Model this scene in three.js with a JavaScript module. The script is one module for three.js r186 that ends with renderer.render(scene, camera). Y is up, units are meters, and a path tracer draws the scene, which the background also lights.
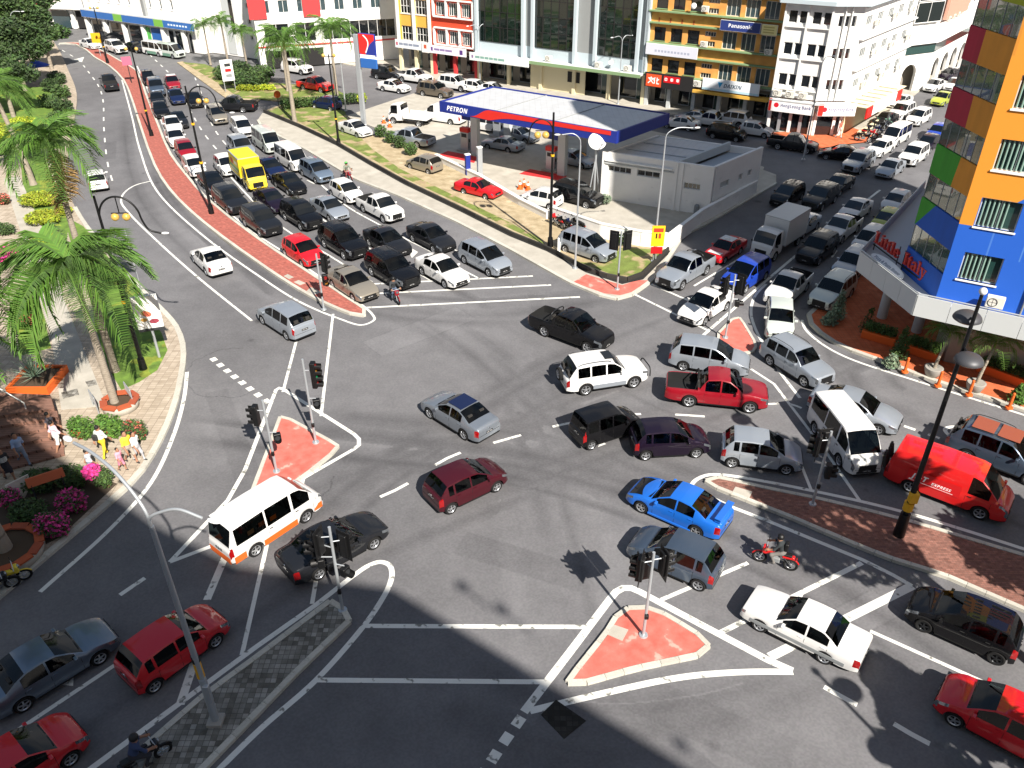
import * as THREE from 'three';
import { mergeGeometries, mergeVertices, toCreasedNormals } from 'three/addons/utils/BufferGeometryUtils.js';
import { RoundedBoxGeometry } from 'three/addons/geometries/RoundedBoxGeometry.js';
import { MarchingCubes } from 'three/addons/objects/MarchingCubes.js';
import { FontLoader } from 'three/addons/loaders/FontLoader.js';
import { TextGeometry } from 'three/addons/geometries/TextGeometry.js';
import { ImprovedNoise } from 'three/addons/math/ImprovedNoise.js';

// ---------- camera, sky, sun, exposure ----------
const scene = new THREE.Scene();
const camera = new THREE.PerspectiveCamera(50.19, 1024 / 768, 0.1, 2000);
camera.position.set(0, 24.3, 0);
camera.rotation.set(-33 * Math.PI / 180, 0, 0);
const renderer = new THREE.WebGLRenderer({ antialias: true });
renderer.toneMapping = THREE.LinearToneMapping;
renderer.toneMappingExposure = 1.9;
renderer.shadowMap.enabled = true;
const SUN = new THREE.Vector3(0.335, 0.66, 0.665).normalize();
{
  const w = 256, h = 128, d = new Float32Array(w * h * 4), no = new ImprovedNoise();
  for (let j = 0; j < h; j++) for (let i = 0; i < w; i++) {
    const el = ((j + 0.5) / h - 0.5) * Math.PI, az = i / w * Math.PI * 2, k = (j * w + i) * 4;
    const t = Math.max(0, Math.sin(el)), hz = Math.pow(1 - t, 3);
    const x = Math.cos(az) * Math.cos(el), y = Math.sin(el), z = Math.sin(az) * Math.cos(el);
    let c = 0; if (el > 0) { const s = 1 / (y + 0.25); c = 0.5 + no.noise(x * s * 1.3, z * s * 1.3, 3) + 0.5 * no.noise(x * s * 3, z * s * 3, 8) + 0.25 * no.noise(x * s * 7, z * s * 7, 1); c = Math.min(1, Math.max(0, (c - 0.42) * 2.2)); }
    const r = 0.24 + 0.36 * hz, g = 0.4 + 0.28 * hz, b = 0.68 + 0.08 * hz;
    const m = el < 0 ? 0.55 : 1;
    d[k] = (r + (1.05 - r) * c) * m; d[k + 1] = (g + (1.05 - g) * c) * m; d[k + 2] = (b + (1.08 - b) * c) * m; d[k + 3] = 1;
  }
  const t = new THREE.DataTexture(d, w, h, THREE.RGBAFormat, THREE.FloatType);
  t.mapping = THREE.EquirectangularReflectionMapping; t.magFilter = THREE.LinearFilter; t.minFilter = THREE.LinearFilter; t.needsUpdate = true;
  scene.background = t; scene.environment = t; scene.backgroundIntensity = 0.26; scene.environmentIntensity = 0.26;
}
const sun = new THREE.DirectionalLight(0xfff7ec, 5);
sun.position.copy(SUN).multiplyScalar(150); sun.castShadow = true; sun.shadow.mapSize.set(4096, 4096);
{ const s = sun.shadow.camera; s.left = -130; s.right = 130; s.top = 130; s.bottom = -130; s.far = 500; s.near = 1; }
sun.target.position.set(0, 0, -60); sun.position.add(sun.target.position);
scene.add(sun, sun.target);

const serifFont = await new FontLoader().loadAsync('fonts/droid/droid_serif_bold.typeface.json');
// ---------- helpers ----------
let seed = 12345;
const rnd = () => (seed = (seed * 1664525 + 1013904223) >>> 0) / 4294967296;
const rr = (a, b) => a + (b - a) * rnd();
const used = {};
function numbered(n) { const k = used[n] = (used[n] || 0) + 1; return k === 1 ? n : `${n}_${String(k - 1).padStart(3, '0')}`; }
function obj(name, geo, mat, parent) {
  const g = Array.isArray(geo) ? merge(geo) : geo;
  const m = new THREE.Mesh(g, mat); m.name = name; m.castShadow = m.receiveShadow = true; parent.add(m); return m;
}
function merge(list) {
  const gs = list.map(g => { let q = g.index ? g.toNonIndexed() : g; const o = new THREE.BufferGeometry(); o.setAttribute('position', q.getAttribute('position')); o.setAttribute('normal', q.getAttribute('normal')); o.setAttribute('uv', q.getAttribute('uv') || new THREE.BufferAttribute(new Float32Array(q.getAttribute('position').count * 2), 2)); if (list.some(l => l.getAttribute('color'))) o.setAttribute('color', q.getAttribute('color')); return o; });
  return mergeGeometries(gs);
}
function thing(name, label, category, x = 0, y = 0, z = 0, turn = 0, group) {
  const o = new THREE.Group(); o.name = numbered(name); o.position.set(x, y, z); o.rotation.y = turn; o.userData = { label, category };
  if (group) o.userData.group = group; scene.add(o); return o;
}
function tag(o, label, category, group) { o.name = numbered(o.name); o.userData.label = label; o.userData.category = category; if (group) o.userData.group = group; return o; }
function struct(name, geo, mat) { const o = obj(numbered(name), geo, mat, scene); o.userData.kind = 'structure'; return o; }
const box = (w, h, d, x = 0, y = 0, z = 0) => new THREE.BoxGeometry(w, h, d).translate(x, y, z);
const rbox = (w, h, d, r, x = 0, y = 0, z = 0) => new RoundedBoxGeometry(w, h, d, 2, r).translate(x, y, z);
const cyl = (r1, r2, h, n = 12, x = 0, y = 0, z = 0) => new THREE.CylinderGeometry(r1, r2, h, n).translate(x, y, z);   // centred at y
function bar(a, b, r1, r2 = r1, n = 8) {                        // tapered rod from a to b
  const A = new THREE.Vector3(...a), B = new THREE.Vector3(...b), L = A.distanceTo(B);
  const g = new THREE.CylinderGeometry(r2, r1, L, n).translate(0, L / 2, 0);
  g.applyQuaternion(new THREE.Quaternion().setFromUnitVectors(new THREE.Vector3(0, 1, 0), B.clone().sub(A).normalize()));
  return g.translate(...a);
}
function tube(pts, r, seg = 20, n = 8) { return new THREE.TubeGeometry(new THREE.CatmullRomCurve3(pts.map(p => new THREE.Vector3(...p))), seg, r, n); }
function planUV(g, s = 1) {                                       // uv in metres from the plan position
  const p = g.getAttribute('position'), uv = new Float32Array(p.count * 2);
  for (let i = 0; i < p.count; i++) { uv[2 * i] = p.getX(i) * s; uv[2 * i + 1] = p.getZ(i) * s; }
  g.setAttribute('uv', new THREE.BufferAttribute(uv, 2)); return g;
}
function smoothPts(pts, n = 6, closed = false) {
  const c = new THREE.CatmullRomCurve3(pts.map(p => new THREE.Vector3(p[0], 0, p[1])), closed, 'centripetal');
  return c.getPoints(n * (pts.length - 1)).map(v => [v.x, v.z]);
}
function slab(pts, y0, y1) {                                      // a plan polygon [x, z] as a slab between two heights
  const s = new THREE.Shape(pts.map(p => new THREE.Vector2(p[0], -p[1])));
  const g = new THREE.ExtrudeGeometry(s, { depth: y1 - y0, bevelEnabled: false });
  return planUV(g.rotateX(-Math.PI / 2).translate(0, y0, 0));
}
function strip(pts, w, y, closed = false) {                       // a painted line: flat ribbon along a plan polyline
  const P = [], I = [], N = pts.length, U = [];
  for (let i = 0; i < N; i++) {
    const a = pts[closed ? (i - 1 + N) % N : Math.max(0, i - 1)], b = pts[closed ? (i + 1) % N : Math.min(N - 1, i + 1)], c = pts[i];
    const n1 = [c[0] - a[0], c[1] - a[1]], n2 = [b[0] - c[0], b[1] - c[1]];
    const l1 = Math.hypot(...n1) || 1, l2 = Math.hypot(...n2) || 1;
    let tx = (l1 > 1e-6 && i !== 0 || closed ? n1[0] / l1 : 0) + (i !== N - 1 || closed ? n2[0] / l2 : 0), tz = (i !== 0 || closed ? n1[1] / l1 : 0) + (i !== N - 1 || closed ? n2[1] / l2 : 0);
    const l = Math.hypot(tx, tz) || 1; tx /= l; tz /= l;
    const k = (i === 0 || i === N - 1) && !closed ? 1 : Math.min(1.8, 1 / Math.max(0.4, tx * n1[0] / l1 + tz * n1[1] / l1));
    P.push(c[0] - tz * w / 2 * k, y, c[1] + tx * w / 2 * k, c[0] + tz * w / 2 * k, y, c[1] - tx * w / 2 * k);
  }
  for (let i = 0; i < (closed ? N : N - 1); i++) { const a = 2 * i, b = 2 * ((i + 1) % N); I.push(a, b, a + 1, a + 1, b, b + 1); }
  const g = new THREE.BufferGeometry(); g.setAttribute('position', new THREE.Float32BufferAttribute(P, 3)); g.setIndex(I);
  const nn = new Float32Array(P.length); for (let i = 1; i < nn.length; i += 3) nn[i] = 1; g.setAttribute('normal', new THREE.BufferAttribute(nn, 3));
  return planUV(g);
}
function offsetPoly(pts, d) {                                     // inward (d > 0) offset of a closed plan polygon
  const N = pts.length; let A = 0; for (let i = 0; i < N; i++) { const p = pts[i], q = pts[(i + 1) % N]; A += p[0] * q[1] - q[0] * p[1]; }
  const s = A > 0 ? 1 : -1;
  return pts.map((c, i) => {
    const a = pts[(i - 1 + N) % N], b = pts[(i + 1) % N];
    let u = [c[0] - a[0], c[1] - a[1]], v = [b[0] - c[0], b[1] - c[1]]; const lu = Math.hypot(...u) || 1, lv = Math.hypot(...v) || 1;
    u = [u[0] / lu, u[1] / lu]; v = [v[0] / lv, v[1] / lv];
    let n = [-(u[1] + v[1]), u[0] + v[0]]; const ln = Math.hypot(...n) || 1; n = [n[0] / ln, n[1] / ln];
    const k = 1 / Math.max(0.5, n[0] * -u[1] + n[1] * u[0]);
    return [c[0] + n[0] * d * s * k, c[1] + n[1] * d * s * k];
  });
}
const noiseGen = new ImprovedNoise();
function fbm(x, y, z = 0, o = 4) { let v = 0, a = 0.5; for (let i = 0; i < o; i++) { v += a * noiseGen.noise(x, y, z + i * 7.3); x *= 2.03; y *= 2.03; a *= 0.5; } return v; }
function texture(size, metres, fn, srgb = true) {                 // fn(u, v in 0..1) -> [r, g, b] 0..255, tiles over `metres`
  const d = new Uint8Array(size * size * 4);
  for (let j = 0; j < size; j++) for (let i = 0; i < size; i++) { const c = fn(i / size, j / size), k = (j * size + i) * 4; d[k] = Math.max(0, Math.min(255, c[0])); d[k + 1] = Math.max(0, Math.min(255, c[1])); d[k + 2] = Math.max(0, Math.min(255, c[2])); d[k + 3] = 255; }
  const t = new THREE.DataTexture(d, size, size); t.wrapS = t.wrapT = THREE.RepeatWrapping; t.magFilter = THREE.LinearFilter; t.minFilter = THREE.LinearMipmapLinearFilter; t.generateMipmaps = true;
  if (srgb) t.colorSpace = THREE.SRGBColorSpace; t.repeat.set(1 / metres, 1 / metres); t.needsUpdate = true; return t;
}
function tnoise(u, v, f, o = 4, s = 0) {                          // tiling fractal noise
  let r = 0, a = 0.5, q = f; for (let k = 0; k < o; k++) {
    const A = noiseGen.noise(u * q, v * q, s + k * 5.1), B = noiseGen.noise((u - 1) * q, v * q, s + k * 5.1), C = noiseGen.noise(u * q, (v - 1) * q, s + k * 5.1), D = noiseGen.noise((u - 1) * q, (v - 1) * q, s + k * 5.1);
    r += a * ((A * (1 - u) + B * u) * (1 - v) + (C * (1 - u) + D * u) * v); q *= 2; a *= 0.5;
  } return r;
}
const std = (c, rough = 0.8, metal = 0, extra = {}) => new THREE.MeshStandardMaterial({ color: c, roughness: rough, metalness: metal, ...extra });
function canvasMat(w, h, draw, rough = 0.5) {
  const c = document.createElement('canvas'); c.width = w; c.height = h; draw(c.getContext('2d'), w, h);
  const t = new THREE.CanvasTexture(c); t.colorSpace = THREE.SRGBColorSpace; return new THREE.MeshStandardMaterial({ map: t, roughness: rough });
}
const M = {
  white: std(0xe9e9e6, 0.7), offwhite: std(0xd9d6cc, 0.8), black: std(0x0d0d0e, 0.5), darkgrey: std(0x2b2d30, 0.6), grey: std(0x808486, 0.7), galv: std(0xb4b9bd, 0.45, 0.5),
  steel: std(0xc9cdd0, 0.35, 0.8), chrome: std(0xdadde0, 0.12, 1), rubber: std(0x0b0b0c, 0.9), paint: std(0xd8d8d4, 0.75), blackpole: std(0x101113, 0.45, 0.2), yellow: std(0xe0a81c, 0.6), red: std(0xb4161a, 0.5),
  terracotta: std(0xa8512f, 0.9), concrete: std(0x9a9790, 0.9), darkglass: new THREE.MeshPhysicalMaterial({ color: 0x0c0f11, roughness: 0.06, metalness: 0, clearcoat: 1, clearcoatRoughness: 0.03 }),
  wood: std(0x6a4528, 0.8), skin: std(0xa8714f, 0.7), orange: std(0xd4601e, 0.7), amber: std(0xd9a24a, 0.4),
};

// ---------- vehicles: one lofted body per kind, its panes and lamps cut out of the same surface ----------
const KIND = {
  sedan: { L: 4.42, W: 1.72, H: 1.47, wb: 2.58, fo: 0.84, r: 0.315, gc: 0.2, hood: [0.1, 0.66], cowl: [1.22, 0.95], roofF: [2.02, 1.42], roofR: [3.02, 1.43], glassB: [3.72, 1.08], tail: [4.36, 1.02], belt: [0.93, 0.9], wr: 0.73, win: [[1.5, 2.36], [2.43, 3.22]], rearLamp: 'wide' },
  oldsedan: { L: 4.36, W: 1.66, H: 1.38, wb: 2.4, fo: 0.8, r: 0.29, gc: 0.2, hood: [0.06, 0.72], cowl: [1.3, 0.9], roofF: [1.95, 1.34], roofR: [2.98, 1.35], glassB: [3.52, 0.98], tail: [4.32, 0.93], belt: [0.88, 0.86], wr: 0.74, win: [[1.55, 2.38], [2.45, 3.2]], rearLamp: 'wide', boxy: 1 },
  hatch: { L: 3.7, W: 1.67, H: 1.55, wb: 2.44, fo: 0.72, r: 0.3, gc: 0.19, hood: [0.1, 0.72], cowl: [0.85, 1.0], roofF: [1.62, 1.48], roofR: [3.22, 1.5], glassB: [3.58, 1.06], tail: [3.67, 0.98], belt: [0.98, 0.92], wr: 0.76, win: [[1.2, 2.02], [2.09, 2.86], [2.95, 3.2]], rearLamp: 'tall' },
  boxhatch: { L: 3.45, W: 1.52, H: 1.66, wb: 2.38, fo: 0.6, r: 0.28, gc: 0.2, hood: [0.08, 0.8], cowl: [0.72, 1.02], roofF: [1.3, 1.6], roofR: [3.22, 1.62], glassB: [3.36, 1.02], tail: [3.43, 0.95], belt: [0.98, 0.95], wr: 0.82, win: [[0.98, 1.75], [1.82, 2.52], [2.6, 3.15]], rearLamp: 'tall', boxy: 1 },
  mpv: { L: 4.35, W: 1.72, H: 1.68, wb: 2.7, fo: 0.8, r: 0.31, gc: 0.2, hood: [0.1, 0.78], cowl: [0.98, 1.06], roofF: [1.85, 1.6], roofR: [3.85, 1.62], glassB: [4.24, 1.12], tail: [4.32, 1.02], belt: [1.04, 0.98], wr: 0.78, win: [[1.3, 2.1], [2.17, 3.0], [3.08, 3.78]], rearLamp: 'tall' },
  suv: { L: 4.66, W: 1.84, H: 1.8, wb: 2.74, fo: 0.86, r: 0.37, gc: 0.27, hood: [0.1, 0.95], cowl: [1.32, 1.16], roofF: [2.0, 1.72], roofR: [4.1, 1.74], glassB: [4.5, 1.16], tail: [4.6, 1.06], belt: [1.1, 1.08], wr: 0.79, win: [[1.62, 2.42], [2.5, 3.3], [3.38, 4.05]], rearLamp: 'tall', rails: 1 },
  pickup: { L: 5.22, W: 1.82, H: 1.78, wb: 3.06, fo: 0.88, r: 0.37, gc: 0.29, hood: [0.1, 0.94], cowl: [1.32, 1.14], roofF: [2.0, 1.7], roofR: [3.12, 1.71], glassB: [3.5, 1.14], tail: [5.18, 1.06], belt: [1.06, 1.06], wr: 0.76, win: [[1.62, 2.4], [2.48, 3.22]], rearLamp: 'tall', bed: [3.58, 5.12] },
  van: { L: 4.75, W: 1.72, H: 2.02, wb: 2.6, fo: 1.05, r: 0.33, gc: 0.2, hood: [0.06, 0.85], cowl: [0.42, 1.14], roofF: [1.15, 1.92], roofR: [4.5, 1.96], glassB: [4.68, 1.12], tail: [4.72, 0.98], belt: [1.06, 1.04], wr: 0.84, win: [[0.75, 1.6], [1.72, 2.9], [2.98, 4.4]], rearLamp: 'tall' },
  panelvan: { L: 5.1, W: 1.76, H: 2.05, wb: 2.9, fo: 1.0, r: 0.34, gc: 0.2, hood: [0.06, 0.85], cowl: [0.5, 1.16], roofF: [1.3, 1.94], roofR: [4.85, 1.98], glassB: [5.03, 1.12], tail: [5.07, 0.98], belt: [1.08, 1.06], wr: 0.85, win: [[0.85, 1.7]], rearLamp: 'tall' },
};
const PAINT = {
  white: [0.66, 0.66, 0.65, 0], silver: [0.36, 0.4, 0.45, 0.5], grey: [0.24, 0.27, 0.31, 0.55], darkgrey: [0.014, 0.015, 0.018, 0.2], black: [0.005, 0.005, 0.006, 0], red: [0.52, 0.007, 0.014, 0], burgundy: [0.05, 0.006, 0.011, 0.1], purple: [0.012, 0.007, 0.017, 0.2],
  blue: [0.012, 0.13, 0.55, 0.05], darkblue: [0.008, 0.016, 0.06, 0.2], royal: [0.012, 0.05, 0.38, 0.05], slate: [0.06, 0.085, 0.125, 0.4], gold: [0.3, 0.27, 0.22, 0.45], green: [0.15, 0.3, 0.22, 0.2], yellow: [0.72, 0.55, 0.04, 0], lime: [0.35, 0.4, 0.05, 0], brown: [0.13, 0.11, 0.085, 0.4], pale: [0.55, 0.6, 0.56, 0.2], skyblue: [0.24, 0.31, 0.4, 0.65], steel: [0.17, 0.21, 0.26, 0.7], crimson: [0.24, 0.005, 0.013, 0], brightred: [0.6, 0.012, 0.012, 0],
};
const paints = {};
function paintMat(n) {
  if (!paints[n]) { const p = PAINT[n]; paints[n] = new THREE.MeshPhysicalMaterial({ color: new THREE.Color().setRGB(p[0], p[1], p[2]), metalness: p[3], roughness: 0.34, specularIntensity: Math.max(p[0], p[1], p[2]) < 0.07 ? 0.08 : 0.7, clearcoat: 0.75, clearcoatRoughness: 0.03 }); }
  return paints[n];
}
const VM = {
  glass: new THREE.MeshPhysicalMaterial({ color: 0x0b0e10, roughness: 0.05, clearcoat: 0.6, clearcoatRoughness: 0.02 }), pane: new THREE.MeshPhysicalMaterial({ color: 0x6f7a7c, roughness: 0.03, transmission: 1, thickness: 0, ior: 1.45 }), seat: std(0x2e2c2a, 0.9), trimIn: std(0x3a3836, 0.85),
  head: new THREE.MeshPhysicalMaterial({ color: 0x8b9197, roughness: 0.1, metalness: 0.75, clearcoat: 1 }), tail: new THREE.MeshPhysicalMaterial({ color: 0x8a0a0c, roughness: 0.15, clearcoat: 1 }),
  trim: std(0x0e0f10, 0.55), under: std(0x050505, 0.9), rim: std(0xb9bcc0, 0.3, 0.75), rimdark: std(0x3a3c3f, 0.35, 0.7), plate: canvasMat(84, 22, (c, W, h) => { c.fillStyle = '#0a0a0a'; c.fillRect(0, 0, W, h); c.fillStyle = '#c8c8c8'; for (let i = 0; i < 7; i++) if (i !== 3) c.fillRect(8 + i * 10, 6, 6, 10); }), plateText: std(0xd0d0d0, 0.6), liner: std(0x121314, 0.8),
};
function lerpPts(P, x) { // piecewise interpolation with eased joints
  if (x <= P[0][0]) return P[0][1];
  for (let i = 1; i < P.length; i++) if (x <= P[i][0]) { const t = (x - P[i - 1][0]) / (P[i][0] - P[i - 1][0]); return P[i - 1][1] + (P[i][1] - P[i - 1][1]) * t; }
  return P[P.length - 1][1];
}
const carCache = {};
function carGeometry(kind) {
  if (carCache[kind]) return carCache[kind];
  const k = KIND[kind], L = k.L, hw = k.W / 2, B = k.boxy ? 1 : 0;
  // s = distance behind the front bumper
  const top = [[0, k.hood[1] - 0.16], [0.03, k.hood[1] - 0.06], [k.hood[0], k.hood[1]], ...[0.12, 0.28, 0.46, 0.66, 0.84].map(f => [k.hood[0] + (k.cowl[0] - k.hood[0]) * f, k.hood[1] + (k.cowl[1] - k.hood[1]) * (1 - Math.pow(1 - f, 1.75))]), [k.cowl[0], k.cowl[1]],
    [k.cowl[0] + (k.roofF[0] - k.cowl[0]) * 0.5, k.cowl[1] + (k.roofF[1] - k.cowl[1]) * 0.56], [k.roofF[0], k.roofF[1]], [k.roofF[0] + 0.28, k.roofF[1] + (k.H - k.roofF[1]) * 0.7], [(k.roofF[0] + k.roofR[0]) / 2, k.H], [k.roofR[0] - 0.1, k.roofR[1] + 0.012], [k.roofR[0], k.roofR[1] - 0.01],
    [(k.roofR[0] + k.glassB[0]) / 2, (k.roofR[1] + k.glassB[1]) / 2 + 0.03], [k.glassB[0], k.glassB[1]], [Math.max(k.glassB[0] + 0.01, k.tail[0] - 0.08), k.tail[1] + 0.015], [k.tail[0], k.tail[1] - 0.03], [L, k.tail[1] - 0.14]];
  const xf = k.fo, xr = k.fo + k.wb, Ra = k.r + 0.055;
  const S = new Set([0, 0.03, 0.07, 0.12, 0.2, 0.3, 0.42, L, L - 0.03, L - 0.07, L - 0.13, L - 0.22, L - 0.34]);
  top.forEach(p => S.add(p[0])); k.win.forEach(w => { S.add(w[0]); S.add(w[1]); }); if (k.bed) { S.add(k.bed[0]); S.add(k.bed[0] + 0.02); S.add(k.bed[1]); S.add(k.bed[1] + 0.02); }
  for (const c of [xf, xr]) for (const q of [-1, -0.97, -0.88, -0.7, -0.45, -0.15, 0.15, 0.45, 0.7, 0.88, 0.97, 1]) S.add(c + q * Ra);
  for (let s = 0.55; s < L - 0.4; s += 0.32) S.add(s);
  let st = [...S].filter(s => s >= 0 && s <= L).sort((a, b) => a - b); st = st.filter((s, i) => i === 0 || s - st[i - 1] > 0.006 || top.some(p => p[0] === s) && s - st[i - 1] > 0.002);
  const roofH = k.H - (k.belt[0] + k.belt[1]) / 2, R = 11, rows = [];
  for (const s of st) {
    const zt = lerpPts(top, s), bl = lerpPts([[k.cowl[0] - 0.2, k.belt[1]], [k.glassB[0], k.belt[0]]], s), zs = Math.min(bl, zt - 0.035);
    const e = Math.min(1, s / 0.5), e2 = Math.min(1, (L - s) / 0.45), q = B ? 4 : 2.6;
    const tf = 1 - (B ? 0.1 : 0.2) * Math.pow(1 - e, q) - 0.02 * (1 - Math.min(1, s / 1.2)), tr = 1 - (B ? 0.08 : 0.13) * Math.pow(1 - e2, q) - 0.02 * (1 - Math.min(1, (L - s) / 1.2));
    const w = hw * tf * tr, g = Math.max(0, Math.min(1, (zt - zs) / roofH)), wr = hw * k.wr;
    let zb = k.gc + 0.03 * (1 - e) + 0.07 * (1 - Math.min(1, (L - s) / 0.5)), arch = 0;
    for (const c of [xf, xr]) { const d = Math.abs(s - c); if (d <= Ra) arch = Math.max(arch, k.r * 0.98 + Math.sqrt(Ra * Ra - d * d)); }
    const za = Math.max(zb, arch), m = Math.max(za + 0.05, zb + (zs - zb) * 0.5), inBed = k.bed && s > k.bed[0] + 0.01 && s < k.bed[1] + 0.01;
    const y5 = w * (0.955 - 0.02 * (1 - g)), y7 = y5 * (1 - g) + Math.min(wr * 1.03, y5) * g, gw = Math.pow(g, 0.8);
    const sec = [[0, zb], [w * 0.9, za], [w * 0.985, za + (arch ? 0.015 : 0.09)], [w, m], [w * 0.992, Math.max(m + 0.02, zs - 0.1)], [y5, zs], [y5 * 0.995 + 0 * g, zs + 0.03 * g + 0.004],
      [y7 * 0.995 - 0.01 * (1 - g), zt - 0.085 * gw - 0.014 * (1 - g)], [y7 * (0.95 - 0.02 * (1 - g)), zt - 0.03 * gw - 0.006 * (1 - g)], [y7 * 0.5, zt + 0.005], [0, zt + 0.018]];
    if (inBed) { sec[6] = [w * 0.945, zs + 0.02]; sec[7] = [w * 0.9, zs + 0.025]; sec[8] = [w * 0.87, zs + 0.02]; sec[9] = [w * 0.85, zs - 0.42]; sec[10] = [0, zs - 0.42]; }
    rows.push(sec);
  }
  const N = st.length, full = 2 * R - 2; // ring: j 0..R-1 on one side then mirrored back
  const vert = (i, j) => { const h = j < R ? j : full - j, p = rows[i][h]; return [L / 2 - st[i], p[1], j < R ? p[0] : -p[0]]; };
  const B_ = {}; // buckets of triangles
  const push = (n, ...vs) => { (B_[n] = B_[n] || []).push(...vs.flat()); };
  for (let i = 0; i < N - 1; i++) {
    const sm = (st[i] + st[i + 1]) / 2;
    for (let j = 0; j < full; j++) {
      const j2 = (j + 1) % full, a = vert(i, j), b = vert(i + 1, j), c = vert(i + 1, j2), d = vert(i, j2);
      const lo = j < R - 1 ? j : full - 1 - j, side = j < R - 1 ? 'L' : 'R'; let n = 'body';
      if (lo >= 8) { if (sm > k.cowl[0] + 0.03 && sm < k.roofF[0]) n = 'windscreen'; else if (sm > k.roofR[0] && sm < k.glassB[0] - (k.bed ? 0.02 : 0.02)) n = 'rear_window'; }
      if (lo === 6) k.win.forEach((w, q) => { if (sm > w[0] && sm < w[1]) n = 'side_window' + side + q; });
      if (lo <= 1) n = 'underbody';
      if (k.bed && lo >= 8 && sm > k.bed[0] && sm < k.bed[1] + 0.02) n = 'cargo_bed';
      if ((lo === 3 || lo === 4) && sm < (lo === 3 ? 0.12 : 0.42) && !B) n = 'headlight' + side;
      if (B && lo === 4 && sm < 0.2) n = 'headlight' + side;
      if (k.rearLamp === 'wide' ? (lo === 4 || lo === 3) && sm > L - 0.22 : (lo >= 3 && lo <= (k.bed ? 4 : 5)) && sm > L - (k.bed ? 0.1 : 0.16)) n = 'tail_light' + side;
      if (kind === 'boxhatch' && lo >= 3 && lo <= 6 && sm > L - 0.13) n = 'tail_light' + side;
      push(n, a, c, b, a, d, c);
    }
  }
  for (const [i, flip] of [[0, 0], [N - 1, 1]]) for (let h = 0; h < R - 1; h++) {
    const a = vert(i, h), b = vert(i, h + 1), c = vert(i, full - h - 1), d = vert(i, (full - h) % full);
    const n = h <= 1 ? (flip ? 'bumperR' : 'bumperF') : 'body'; flip ? push(n, a, b, c, a, c, d) : push(n, a, c, b, a, d, c);
  }
  const out = {};
  for (const n in B_) {
    let g = new THREE.BufferGeometry(); g.setAttribute('position', new THREE.Float32BufferAttribute(B_[n], 3)); g.setAttribute('uv', new THREE.BufferAttribute(new Float32Array(B_[n].length / 3 * 2), 2));
    g = mergeVertices(g, 1e-4); g = toCreasedNormals(g, n === 'body' ? 0.6 : 0.5); out[n] = g;
  }
  const H2 = L / 2, zg = k.hood[1];
  out.extra = {
    grille: rbox(0.05, Math.max(0.1, zg - 0.52), k.W * 0.5, 0.02, H2 - 0.012, (zg + 0.46) / 2 - 0.04, 0),
    intake: rbox(0.05, 0.13, k.W * 0.58, 0.02, H2 - 0.005, 0.36 + k.gc * 0.2, 0),
    plateF: box(0.02, 0.11, 0.42, H2 + 0.022, 0.47, 0), plateR: box(0.02, 0.11, 0.42, -H2 - 0.008, k.rearLamp === 'wide' ? 0.66 : 0.78, 0),
    mirror: s => rbox(0.12, 0.13, 0.2, 0.03, H2 - k.cowl[0] - (kind.includes('van') ? 0.05 : 0.32), k.belt[1] + 0.09, s * (hw * 0.97 + 0.07)),
    handle: (s, q) => box(0.16, 0.03, 0.03, H2 - k.win[q][1] + 0.12, k.belt[0] - 0.1, s * (hw * 0.992 + 0.004)),
    seamF: box(0.02, 0.012, k.W * 0.72, H2 - 0.002, 0.56, 0), seamR: box(0.02, 0.014, k.W * 0.78, -H2 + 0.004, 0.6, 0), badge: cyl(0.05, 0.05, 0.02, 10).rotateZ(Math.PI / 2).translate(-H2 - 0.004, k.tail[1] - 0.16, 0),
    wiper: box(0.02, 0.02, 0.45, -H2 + (L - k.glassB[0]) + 0.02, k.glassB[1] + 0.06, 0.1), fwiper: s => box(0.04, 0.015, 0.5, H2 - k.cowl[0] - 0.06, k.cowl[1] + 0.055, s * 0.3).rotateY(0), sill: s => box(k.wb - k.r * 2 - 0.2, 0.06, 0.03, H2 - k.fo - k.wb / 2, k.gc + 0.05, s * hw * 0.975),
    rail: s => tube([[H2 - k.roofF[0] - 0.2, k.H - 0.02, s * hw * k.wr * 0.92], [H2 - k.roofF[0] - 0.35, k.H + 0.05, s * hw * k.wr * 0.92], [H2 - k.roofR[0] + 0.3, k.H + 0.045, s * hw * k.wr * 0.92], [H2 - k.roofR[0] + 0.1, k.H - 0.04, s * hw * k.wr * 0.92]], 0.018, 14, 5),
    seam: (s, x) => box(0.012, k.belt[0] - k.gc - 0.22, 0.008, H2 - x, (k.belt[0] + k.gc) / 2 + 0.02, s * (hw * 0.993)),
  };
  return carCache[kind] = out;
}
const inCache = {};
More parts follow.
